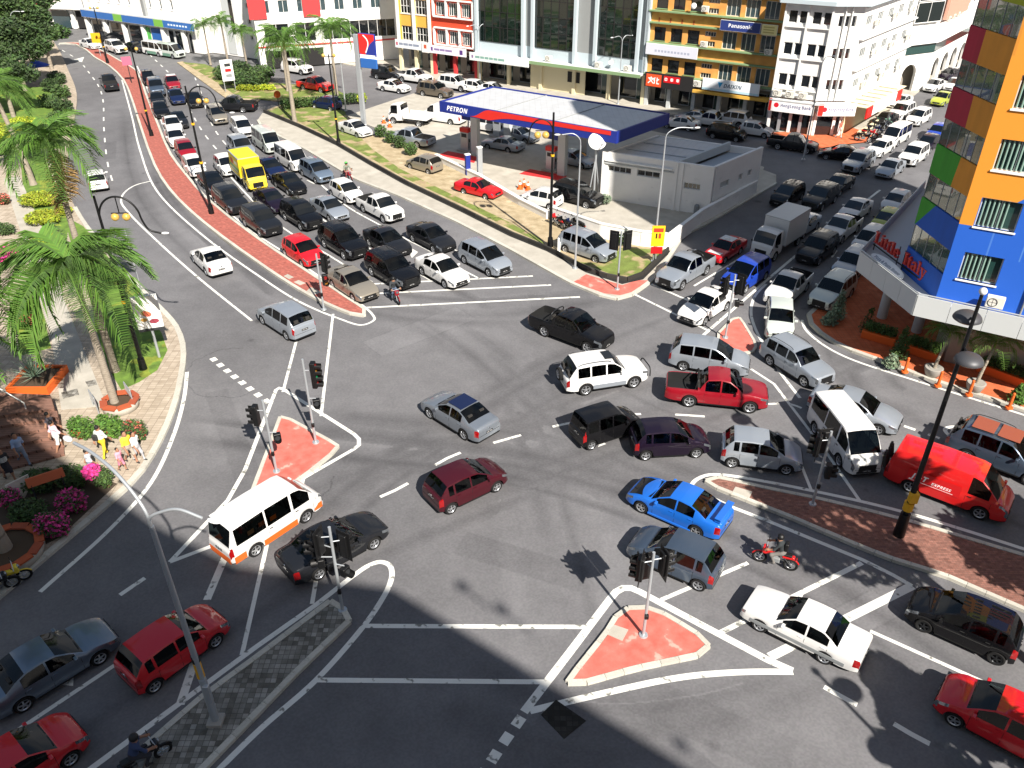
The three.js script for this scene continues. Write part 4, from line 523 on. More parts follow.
// bank on the corner
const bA = [26.42,-85.94], bB = [30.35,-83.79], bC = [33.2,-83.79], bD = [43.72,-96.41];
{
  const o = thing('bank', 'white corner bank with red ended sign band and grouped dark windows', 'building', bA[0], 0.1, bA[1], 0), H = 12.1;
  const rel = p => [p[0] - bA[0], p[1] - bA[1]], fp = [bA, bB, bC, bD, [bD[0] - 6, bD[1] - 9], [bA[0] + 3, bA[1] - 14]].map(rel);
  obj('main_block', slab(offsetPoly(fp, 0.3), 0, H), BM.white, o); obj('roof_eave', slab(offsetPoly(fp, -0.7), H, H + 0.35), BM.greyblue, o);
  const face = (a, b, fn) => { const g = new THREE.Group(); g.name = 'facade'; g.position.set(rel(a)[0], 0, rel(a)[1]); g.rotation.y = dirT(a, b); o.add(g); fn(g, dist(a, b)); };
  const txt = (W, h, g) => { fill(g, '#f2f2f2', 0, 0, W, h); g.fillStyle = '#d02030'; g.beginPath(); g.arc(W * 0.17, h * 0.5, h * 0.2, 0, 7); g.fill(); g.fillStyle = '#2a3570'; g.font = `bold ${Math.round(h * 0.36)}px sans-serif`; g.fillText('HongLeong Bank', W * 0.26, h * 0.62, W * 0.68); };
  face(bA, bB, (g, L) => {
    const holes = []; for (let k = 0; k < 3; k++) for (let c = 0; c < 2; c++) for (let q = 0; q < 2; q++) holes.push([0.35 + c * (L / 2) + q * 1.02, 1.1 + k * 2.9, 0.85, 1.15]);
    const w = obj('wall', wallGeo(L, H - 3.4, holes), BM.white, g); w.position.y = 3.4; holes.forEach(h => windowAt(g, h[0], 3.4 + h[1], h[2], h[3], { cols: 1, sill: false }));
    for (let k = 0; k < 3; k++) { obj('ledge', box(L, 0.1, 0.2, L / 2, 4.2 + k * 2.9, 0.1), M.white, g); }
    for (const x of [0.05, L / 2 - 0.05, L - 0.05]) obj('pilaster', box(0.16, H - 3.4, 0.24, x, 3.4 + (H - 3.4) / 2, 0.1), M.white, g);
    signBoard(g, L, 1.25, 0, 2.1, 0.75, (c, W, h) => { txt(W, h, c); fill(c, '#d8281e', 0, 0, W * 0.06, h); }); obj('canopy', box(L, 0.12, 0.9, L / 2, 3.2, 0.4), BM.ltgrey, g);
    for (let i = 0; i < 3; i++) acUnit(g, 0.6 + i * 1.25, 3.5, 0.3);
    obj('shop_glass', box(L - 0.6, 2.2, 0.06, L / 2, 1.1, 0.02), BM.glass, g); for (let i = 0; i < 5; i++) obj('column', box(0.3, 2.4, 0.3, 0.15 + (L - 0.3) * i / 4, 1.2, 0.08), i % 2 ? M.galv : M.white, g);
  });
  face(bB, bC, (g, L) => {
    const holes = []; for (let k = 0; k < 3; k++) for (let c = 0; c < 3; c++) holes.push([L * 0.2 + c * L * 0.22, 1.0 + k * 2.9, L * 0.15, 1.0]);
    const w = obj('wall', wallGeo(L, H - 3.4, holes), BM.white, g); w.position.y = 3.4; holes.forEach(h => windowAt(g, h[0], 3.4 + h[1], h[2], h[3], { cols: 1, sill: false }));
    for (const x of [L * 0.38, L * 0.6]) obj('fin', box(0.08, H - 3.6, 0.22, x, 3.5 + (H - 3.6) / 2, 0.1), M.white, g);
    obj('canopy', box(L + 1, 0.12, 0.9, L / 2, 3.2, 0.4), BM.ltgrey, g); signBoard(g, L + 0.9, 1.25, 0, 2.1, 0.75, (c, W, h) => { txt(W, h, c); fill(c, '#d8281e', 0, 0, W * 0.14, h); });
    obj('shop_glass', box(L - 0.5, 2.1, 0.06, L / 2, 1.1, 0.02), BM.glass, g); for (const x of [0.15, L * 0.72, L - 0.1]) obj('column', box(0.28, 2.3, 0.28, x, 1.15, 0.08), M.white, g);
  });
  face(bC, bD, (g, L) => {
    const holes = []; for (let k = 0; k < 3; k++) for (let c = 0; c < 5; c++) holes.push([1.0 + c * (L - 1) / 5, 0.9 + k * 2.9, 1.9, 0.9]);
    const w = obj('wall', wallGeo(L, H - 3.4, holes), BM.white, g); w.position.y = 3.4; holes.forEach((h, i) => windowAt(g, h[0], 3.4 + h[1], h[2], h[3], { cols: 4, gm: BM.bluegrey, sill: true }));
    for (let k = 0; k < 3; k++) for (let c = 0; c < 3; c++) acUnit(g, 3.4 + c * 5.2 + (k % 2), 4.2 + k * 2.9, 0.2, 0.9);
    for (let k = 1; k < 4; k++) obj('ledge', box(L, 0.12, 0.4, L / 2, 3.4 + k * 2.85, 0.2), M.white, g);
    for (let i = 0; i < 6; i++) { const a = obj('awning_slat', box(0.34, 0.08, 2.0, 1.2 + i * 1.7, 3.15, 1.0), M.offwhite, g); }
    obj('awning_roof', box(L * 0.72, 0.06, 2.2, L * 0.36, 3.02, 1.1), BM.cream, g);
    obj('sign_band', [box(L * 0.5, 1.0, 0.1, L * 0.3, 2.5, 2.25)], M.white, g); obj('red_panel', box(1.6, 1.06, 0.14, 0.8, 2.5, 2.25), BM.bankred, g); obj('red_panel', box(1.6, 1.06, 0.14, L * 0.58, 2.5, 2.25), BM.bankred, g);
    obj('lower_wall', box(L, 2.4, 0.2, L / 2, 1.2, 0), BM.cream, g);
    obj('ramp_wall', box(9, 0.7, 0.2, 4.5, 0.35, 1.9), BM.cream, g);
  });
}
// white arcade building farther up the side street
{
  const A = [44.08,-100.08], B = [50.05,-102.99], C = [68.35,-125.5], o = thing('arcade_building', 'white arcade building with a big arch and pink ribbed panels at the top right', 'building', A[0], 0.1, A[1], 0), rel = p => [p[0] - A[0], p[1] - A[1]], H = 15;
  const fp = [A, B, C, [C[0] - 8, C[1] - 12], [A[0] + 2, A[1] - 12]].map(rel); obj('main_block', slab(offsetPoly(fp, 1.6), 0, 4.3), BM.inner, o); obj('upper_block', slab(offsetPoly(fp, 0.35), 4.3, H), BM.white, o); obj('roof_slab', slab(offsetPoly(fp, -0.3), H, H + 0.3), BM.ltgrey, o);
  const face = (a, b, fn) => { const g = new THREE.Group(); g.name = 'facade'; g.position.set(rel(a)[0], 0, rel(a)[1]); g.rotation.y = dirT(a, b); o.add(g); fn(g, dist(a, b)); };
  const arcade = (g, L, xs, r) => { const s = new THREE.Shape([[0, 0], [L, 0], [L, 4.2], [0, 4.2]].map(p => new THREE.Vector2(...p))); for (const x of xs) { const p = new THREE.Path(); p.moveTo(x, 0.02); p.lineTo(x, 2.0); p.absarc(x + r, 2.0, r, Math.PI, 0, true); p.lineTo(x + 2 * r, 0.02); p.closePath(); s.holes.push(p); } obj('arcade_wall', new THREE.ExtrudeGeometry(s, { depth: 0.35, bevelEnabled: false, curveSegments: 12 }).translate(0, 0, -0.35), BM.white, g); obj('ribbon_glass', box(L, 1.1, 0.1, L / 2, 4.85, -0.06), BM.tint, g); obj('white_band', box(L, 2.0, 0.5, L / 2, 6.4, 0.1), BM.white, g); };
  face(A, B, (g, L) => { arcade(g, L, [L * 0.32], 1.15); for (let r = 0; r < 3; r++) windowAt(g, L * 0.3, 7.7 + r * 2.3, L * 0.64, 2.2, { cols: 2, gm: BM.greenglass2, sill: false, pz: 0.2 }); });
  face(B, C, (g, L) => { arcade(g, L, [...Array(Math.max(1, Math.floor((L - 2) / 4))).keys()].map(i => 1 + i * 4), 1.3); obj('pink_panel', box(9.4, 6, 0.2, 5.2, 10.7, 0.0), std(0xcf9a86, 0.85), g); for (let i = 0; i < 19; i++) obj('rib', box(0.22, 6, 0.2, 0.7 + i * 0.5, 10.7, 0.18), std(0xd9a894, 0.8), g); for (const x of [2, 4, 6]) acUnit(g, x, 7.45, 0.1, 0.8);
    for (let r = 0; r < 3; r++) for (let c = 0; c < 3; c++) { const w = obj('arched_window', new THREE.ExtrudeGeometry((() => { const q = new THREE.Shape(); q.moveTo(0, 0); q.lineTo(1.1, 0); q.lineTo(1.1, 1.1); q.absarc(0.55, 1.1, 0.55, 0, Math.PI, false); q.closePath(); return q; })(), { depth: 0.06, bevelEnabled: false }), BM.glass, g); w.position.set(11.5 + c * 3.2, 8.2 + r * 2.6, -0.3); } });
}
// far white building with a blue sign band, upper left
{
  const A = [-65.25,-136.11], B = [-43.85,-123.42], [o, L] = facade('bank_hall', 'long white building with a blue sign band at the top left', A, B), H = 13; mass(o, L, 12, H, BM.white);
  const holes = []; for (let i = 0; i < 9; i++) if (i !== 5) holes.push([1.4 + i * 2.3, 1.3, 0.5, 1.3]); for (let i = 0; i < 9; i++) holes.push([1.4 + i * 2.3, 4.6, 1.1, 1.4]);
  const w = obj('wall', wallGeo(L, H - 4.1, holes), BM.white, o); w.position.y = 4.1; holes.forEach(h => windowAt(o, h[0], 4.1 + h[1], h[2], h[3], { sill: true, gm: BM.bluegrey }));
  obj('wall_fin', box(0.5, H - 4.1, 0.5, L * 0.58, 4.1 + (H - 4.1) / 2, 0.2), BM.midgrey, o);
  signBoard(o, L, 1.0, 0, 3.1, 0.7, (g, W, h) => { fill(g, '#3468ad', 0, 0, W, h); fill(g, '#76b04a', W * 0.3, 0, W * 0.08, h); fill(g, '#76b04a', W * 0.66, 0, W * 0.08, h); g.fillStyle = '#dfe9f4'; for (let i = 0; i < 7; i++) g.fillRect(W * 0.78 + i * W * 0.024, h * 0.4, W * 0.016, h * 0.24); }, 40);
  obj('canopy', box(L, 0.15, 0.8, L / 2, 4.15, 0.35), BM.ltgrey, o); obj('base_wall', box(L, 3.1, 0.3, L / 2, 1.55, -0.2), BM.white, o);
  const cols = [[0.8, 2.4, BM.glass], [4.6, 3.4, BM.glass], [9, 3.2, BM.glass], [13, 1.2, BM.brightgreen], [14.6, 2.2, BM.signblue], [18.4, 0.8, BM.glass], [19.8, 3.2, BM.glass]];
  cols.forEach(([x, wd, m]) => { if (x + wd < L) obj(m === BM.glass ? 'shop_opening' : 'painted_panel', box(wd, 2.6, 0.12, x + wd / 2, 1.35, 0.02), m, o); });
  for (let x = 0; x < L; x += 4.3) obj('column', box(0.6, 3.1, 0.5, x + 0.3, 1.55, 0.25), M.white, o);
}
{
  const A = [-43.85,-123.42], B = [-33.03,-118.79], [o, L] = facade('stair_tower', 'plain white block with a narrow dark window slot behind the small palms', [A[0] + 0.3, A[1] - 1.5], B), H = 14; mass(o, L, 10, H, BM.white);
  const w = obj('wall', wallGeo(L, H, [[2.6, 3.9, 0.9, 1.3], [2.6, 7.5, 0.9, 1.3], [8.8, 2.5, 0.5, 0.6], [8.8, 4.5, 0.5, 0.6], [8.8, 6.5, 0.5, 0.6]]), BM.white, o); [[2.6, 3.9, 0.9, 1.3], [2.6, 7.5, 0.9, 1.3], [8.8, 2.5, 0.5, 0.6], [8.8, 4.5, 0.5, 0.6], [8.8, 6.5, 0.5, 0.6]].forEach(h => windowAt(o, ...h));
  obj('recess', box(1.6, H - 0.5, 0.06, 5.0, H / 2, 0.03), BM.ltgrey, o); obj('slot_window', box(0.6, H - 4, 0.08, 5.9, 3 + (H - 4) / 2, 0.05), BM.glass, o); obj('slot_window', box(0.5, 1.2, 0.08, 4.6, 4.4, 0.07), BM.bluegrey, o);
}
{
  const A = [-33.15,-113.86], B = [-15.29,-120.08], [o, L] = facade('showroom', 'white showroom with red panels and a long dark window band behind the tall palms', A, B), H = 12; mass(o, L, 11, H, BM.white);
  const holes = [[1, 3.0, 3.2, 2.3], [5, 3.0, 2.6, 2.3], [8.6, 3.0, L - 9.2, 2.2]]; for (let i = 0; i < 7; i++) holes.push([0.8 + i * 2.4, 6.6, 1.3, 1.5], [0.8 + i * 2.4, 9.4, 1.3, 1.5]);
  const w = obj('wall', wallGeo(L, H - 0.2, holes), BM.white, o); w.position.y = 0.1; holes.forEach((h, i) => windowAt(o, h[0], 0.1 + h[1], h[2], h[3], { cols: i === 2 ? 8 : i < 2 ? 2 : 2, gm: i < 3 ? BM.glass : BM.bluegrey, sill: false }));
  for (const x of [0.35, 5.0]) obj('red_panel', box(2.2, 5.6, 0.2, x + 0.6 + (x > 1 ? 2.2 : 0) - 0.4, 8.9, 0.12), BM.pinkred, o);
  obj('red_stripe', box(L, 0.16, 0.1, L / 2, 2.7, 0.06), BM.pinkred, o); obj('ground_openings', box(L * 0.4, 2.2, 0.1, L * 0.24, 1.15, 0.02), BM.dark, o); obj('green_awning', box(3.2, 0.1, 1.2, 3.6, 2.4, 0.6), BM.greentrim, o);
}
// far shops closing the road at the top left, and the end of the side street
{
  const A = [-84, -146], B = [-62, -142], [o, L] = facade('far_shop', 'distant pale shop with a red and white awning at the top left corner', A, B), H = 9; mass(o, L, 8, H, BM.white);
  obj('awning', box(L, 0.7, 1.2, L / 2, 3.4, 0.6), M.white, o); obj('awning_stripe', box(L * 0.4, 0.72, 1.22, L * 0.24, 3.7, 0.6), BM.pinkred, o); for (let i = 0; i < 5; i++) { obj('shop_opening', box(3, 2.6, 0.1, 2.4 + i * 4.3, 1.4, 0.02), i % 2 ? BM.dark : BM.bluegrey, o); obj('column', box(0.5, 3, 0.4, 0.4 + i * 4.3, 1.5, 0.2), M.white, o); }
}
{
  const A = [62, -124], B = [80, -112], [o, L] = facade('far_block', 'pale block closing the far end of the side street behind the colourful tower', A, B), H = 12; mass(o, L, 8, H, BM.white);
  obj('dark_opening', box(7, 2.6, 0.1, 5, 1.7, 0.03), BM.pinkred, o); obj('slab_edge', box(L, 0.3, 1, L / 2, 3.4, 0.5), BM.ltgrey, o); for (let r = 0; r < 2; r++) for (let i = 0; i < 5; i++) windowAt(o, 1 + i * 3.2, 5 + r * 3, 1.4, 1.5, { pz: 0.2 });
}
// the filling station: canopy, shop, boundary wall
const cFL = [-6.42,5.9,-74.02], cFR = [8.21,5.9,-64.52], cBR = [13.26,5.9,-70.08], cBL = [-1.78,5.9,-79.52];
{
  const o = thing('station_canopy', 'flat filling station canopy with blue and red fascia on grey columns', 'canopy', 0, 0, 0), pts = [cFL, cFR, cBR, cBL].map(p => [p[0], p[2]]);
  obj('canopy_roof', slab(offsetPoly(pts, 0.25), 5.4, 5.82), BM.roofdeck, o); obj('canopy_soffit', slab(offsetPoly(pts, 0.15), 5.0, 5.08), M.white, o);
  for (let i = 0; i < 4; i++) {
    const a = pts[i], b = pts[(i + 1) % 4], L = dist(a, b), g = new THREE.Group(); g.name = 'fascia'; g.position.set(a[0], 4.98, a[1]); g.rotation.y = dirT(a, b); o.add(g); const dz = i < 0 ? 1 : -1;
    obj('blue_band', box(L - 0.02, 0.92, 0.16, L / 2, 0.46, -0.09), BM.petronBlue, g);
    if (i === 0) { const s = new THREE.Shape(); s.moveTo(L * 0.19, 0.1); s.bezierCurveTo(L * 0.24, 0.1, L * 0.26, 0.86, L * 0.31, 0.88); s.lineTo(L * 0.97, 0.9); s.lineTo(L * 0.97, 0.58); s.lineTo(L * 0.5, 0.5); s.bezierCurveTo(L * 0.36, 0.5, L * 0.34, 0.06, L * 0.3, 0.04); s.lineTo(L * 0.19, 0.1); obj('red_swoosh', new THREE.ExtrudeGeometry(s, { depth: 0.02, bevelEnabled: false }), BM.petronRed, g);
      obj('brand_lettering', new THREE.PlaneGeometry(3.0, 0.7).translate(1.9, 0.47, 0.012), canvasMat(300, 70, (c, W, h) => { fill(c, '#1c2f86', 0, 0, W, h); c.fillStyle = '#fff'; c.font = 'italic bold 58px sans-serif'; c.textAlign = 'center'; c.fillText('PETRON', W / 2, 57); }), g); }
    if (i === 3) obj('red_swoosh', box(L * 0.7, 0.3, 0.03, L * 0.5, 0.75, 0.01), BM.petronRed, g);
  }
  for (const [a, b] of [[0.33, 0.33], [0.66, 0.66]]) obj('roof_seam', box(0.06, 0.05, dist(pts[0], pts[3]) - 1, 0, 0, 0).translate(0, 0, 0), BM.midgrey, o).position.set(-1000, -5, 0);
  o.children.filter(c => c.name === 'roof_seam').forEach((c, i) => { const t = (i + 1) / 3, m = [pts[0][0] * (1 - t) + pts[1][0] * t, pts[0][1] * (1 - t) + pts[1][1] * t], n = [pts[3][0] * (1 - t) + pts[2][0] * t, pts[3][1] * (1 - t) + pts[2][1] * t]; c.geometry = bar([m[0] * 0.97 + n[0] * 0.03, 5.84, m[1] * 0.97 + n[1] * 0.03], [n[0], 5.84, n[1]], 0.04, 0.04, 5); c.position.set(0, 0, 0); });
  for (const p of [[-3.44,-77.56], [4.46,-71.52], [-0.4,-82.07], [6.74,-75.75]]) obj('column', rbox(0.75, 5.0, 0.55, 0.04, 0, 2.5, 0).rotateY(dirT(pts[0], pts[1])).translate(p[0], 0, p[1]), BM.ltgrey, o);
}
function pump(p, turn, label) { const o = thing('fuel_pump', label, 'fuel pump', p[0], 0.1, p[1], turn); obj('plinth', rbox(1.6, 0.16, 0.9, 0.04, 0, 0.08, 0), M.concrete, o); obj('cabinet', rbox(0.9, 1.7, 0.5, 0.04, 0, 1.0, 0), M.ltgrey || M.galv, o); obj('display', box(0.6, 0.35, 0.52, 0, 1.55, 0), M.darkgrey, o); obj('red_header', rbox(1.0, 0.4, 0.56, 0.03, 0, 2.05, 0), BM.petronRed, o); obj('nozzle', [box(0.08, 0.3, 0.12, 0.5, 1.1, 0.1), tube([[0.5, 0.9, 0.1], [0.6, 0.5, 0.25], [0.5, 0.35, 0.2], [0.46, 1.2, 0.12]], 0.02, 16, 5)], M.black, o); }
const cT = dirT([cFL[0], cFL[2]], [cFR[0], cFR[2]]);
pump([-4.44,-78.49], cT, 'fuel pump beside the left front canopy column'); pump([3.53,-72.61], cT, 'fuel pump with green hose beside the right front canopy column'); pump([-1.42,-83.1], cT, 'fuel pump at the rear canopy column');
function banner(p, label) { const o = thing('price_sign', label, 'sign', p[0], 0.1, p[1], cT); obj('sign_panel', box(1.5, 1.7, 0.12, 0, 3.6, 0), BM.petronRed, o); obj('dark_panel', box(1.3, 0.7, 0.14, 0, 3.1, 0), BM.petronBlue, o); obj('post', bar([0, 0, 0], [0, 2.8, 0], 0.06), M.galv, o); }
banner([-4.17,-79.12], 'red and blue board hanging beside the left canopy column'); banner([3.72,-72.88], 'red and blue board hanging beside the right canopy column');
struct('red_forecourt_mat', slab([[-7.04,-77.25],[-6.17,-78.49],[-3.21,-76.64],[-3.52,-74.87]], 0.08, 0.106), std(0xc02a2c, 0.8)); struct('red_forecourt_mat', slab([[0.63,-71.79],[1.64,-73.16],[4.9,-71.25],[4.3,-69.93]], 0.08, 0.106), std(0xc02a2c, 0.8));
const sA = [7.34,-65.74], sB = [15.54,-61.72], sC = [20.64,-66.93];
{
  const o = thing('station_shop', 'low white flat roofed station shop with strip windows', 'building', sA[0], 0.1, sA[1], dirT(sA, sB)), L = dist(sA, sB), H = 3.9, D = dist(sB, sC);
  const c0 = Math.cos(o.rotation.y), s0 = Math.sin(o.rotation.y), toL = p => { const dx = p[0] - sA[0], dz = p[1] - sA[1]; return [dx * c0 - dz * s0, dx * s0 + dz * c0]; };
  const q = toL(sC), ux = (q[0] - L) / D, uz = q[1] / D, Lm = L * 0.68, back = x => [x + ux * D, uz * D];
  const front = [[0.5, 2.35, 2.0, 0.5], [3.0, 2.35, 1.9, 0.5], [Lm + 0.7, 1.9, 1.3, 0.5]];
  obj('front_wall', wallGeo(L, H, front, 0.25), BM.white, o); windowAt(o, 0.5, 2.35, 2.0, 0.5, { cols: 4, sill: false, fm: BM.ltgrey }); windowAt(o, 3.0, 2.35, 1.9, 0.5, { cols: 3, sill: false, fm: BM.ltgrey }); windowAt(o, Lm + 0.7, 1.9, 1.3, 0.5, { cols: 4, sill: false, fm: BM.ltgrey });
  const sw = obj('side_wall', wallGeo(D - 0.3, H, [[0.9, 1.9, 1.3, 0.5], [3.6, 1.9, 0.6, 0.5], [5.0, 1.9, 0.6, 0.5]], 0.25), BM.white, o); sw.position.set(L + ux * 0.27, 0, uz * 0.27); sw.rotation.y = Math.atan2(-uz, ux); const sg = new THREE.Group(); sg.name = 'side_windows'; sg.position.copy(sw.position); sg.rotation.copy(sw.rotation); o.add(sg); for (const h of [[0.9, 1.9, 1.3, 0.5], [3.6, 1.9, 0.6, 0.5], [5.0, 1.9, 0.6, 0.5]]) windowAt(sg, ...h, { sill: false, fm: BM.ltgrey, gm: BM.ltgrey });
  obj('left_wall', slab([[0.02, -0.3], [0.27, -0.3], [back(0.27)[0], back(0)[1]], back(0.02)], 0, H - 0.2), BM.white, o); obj('back_wall', slab([back(0.3), back(L - 0.1), [back(L - 0.1)[0], back(0)[1] - 0.2], [back(0.3)[0], back(0)[1] - 0.2]], 0, H - 0.25), BM.white, o);
  obj('metal_roof', slab([[0.3, -0.3], [Lm, -0.3], back(Lm), back(0.3)], H - 0.55, H - 0.3), BM.roofdeck, o); obj('gutter', box(Lm - 0.6, 0.1, 0.2, Lm / 2, H - 0.62, 0.1), M.white, o);
  obj('dividing_parapet', slab([[Lm, -0.27], [Lm + 0.22, -0.27], [back(Lm + 0.22)[0], back(0)[1]], back(Lm)], H - 0.6, H + 0.06), BM.ltgrey, o); obj('sunken_roof', slab([[Lm + 0.2, -0.27], [L - 0.27, -0.27], back(L - 0.27), back(Lm + 0.2)], H - 1.0, H - 0.8), std(0x9fa8b2, 0.7), o);
  for (const x of [0.12, Lm, Lm + 0.45]) obj('pilaster', box(0.22, H, 0.08, x, H / 2, 0.04), BM.white, o); obj('wall_ledge', box(Lm - 0.4, 0.08, 0.12, Lm / 2, 3.05, 0.06), BM.ltgrey, o);
  for (let i = 1; i < 3; i++) obj('roof_ridge', bar([0.4 + ux * D * i / 3, H - 0.26, uz * D * i / 3], [Lm - 0.1 + ux * D * i / 3, H - 0.26, uz * D * i / 3], 0.05, 0.05, 5), M.galv, o);
  obj('gas_cylinder', rbox(0.4, 0.9, 0.4, 0.15, Lm + 2.0, 0.45, 0.3), M.grey, o);
}
{
  const p = [6.8,-65.27], o = thing('satellite_dish', 'large white satellite dish on a mast at the left end of the white shop', 'satellite dish', p[0], 0.1, p[1], 0);
  obj('dish', new THREE.SphereGeometry(1.25, 28, 8, 0, Math.PI * 2, 0, 0.62).translate(0, -1.05, 0).rotateX(-2.2 + Math.PI).rotateY(-0.1).translate(0, 4.9, 0), M.white, o); obj('mast', [bar([0, 0, -0.5], [0, 4.6, -0.5], 0.09), bar([0.5, 0, -0.9], [0, 3.4, -0.55], 0.05), bar([-0.5, 0, -0.2], [0, 3.4, -0.5], 0.05)], M.galv, o); obj('feed_horn', [bar([0, 4.1, 0.3], [0.25, 4.9, 1.2], 0.03), cyl(0.09, 0.09, 0.22, 8).rotateX(1.2).translate(0.25, 4.95, 1.22)], M.grey, o);
}
function lowWall(label, pts, h, w, mat) { const o = thing('boundary_wall', label, 'wall', 0, 0, 0); for (let i = 0; i < pts.length - 1; i++) { const a = pts[i], b = pts[i + 1], L = dist(a, b), n = Math.max(1, Math.round(L / 3)); for (let k = 0; k < n; k++) { const m = obj('wall_panel', box(L / n - 0.02, h, w), mat, o); m.position.set(a[0] + (b[0] - a[0]) * (k + 0.5) / n, h / 2 + 0.05, a[1] + (b[1] - a[1]) * (k + 0.5) / n); m.rotation.y = dirT(a, b); const c = obj('coping', box(L / n, 0.08, w + 0.06), mat, o); c.position.copy(m.position); c.position.y = h + 0.09; c.rotation.y = m.rotation.y; } } }
lowWall('low white wall along the verge side of the station forecourt', [[-7.11,-75.75],[-2.81,-69.93],[0.65,-64.13],[2.83,-61.09]], 0.55, 0.3, BM.white); lowWall('tall white wall turning the corner below the station shop', [[3.13,-60.68],[6.58,-57.32],[9.38,-55.85],[11.34,-55.31],[14.58,-60.06],[20.41,-66.69]], 1.15, 0.22, BM.white);
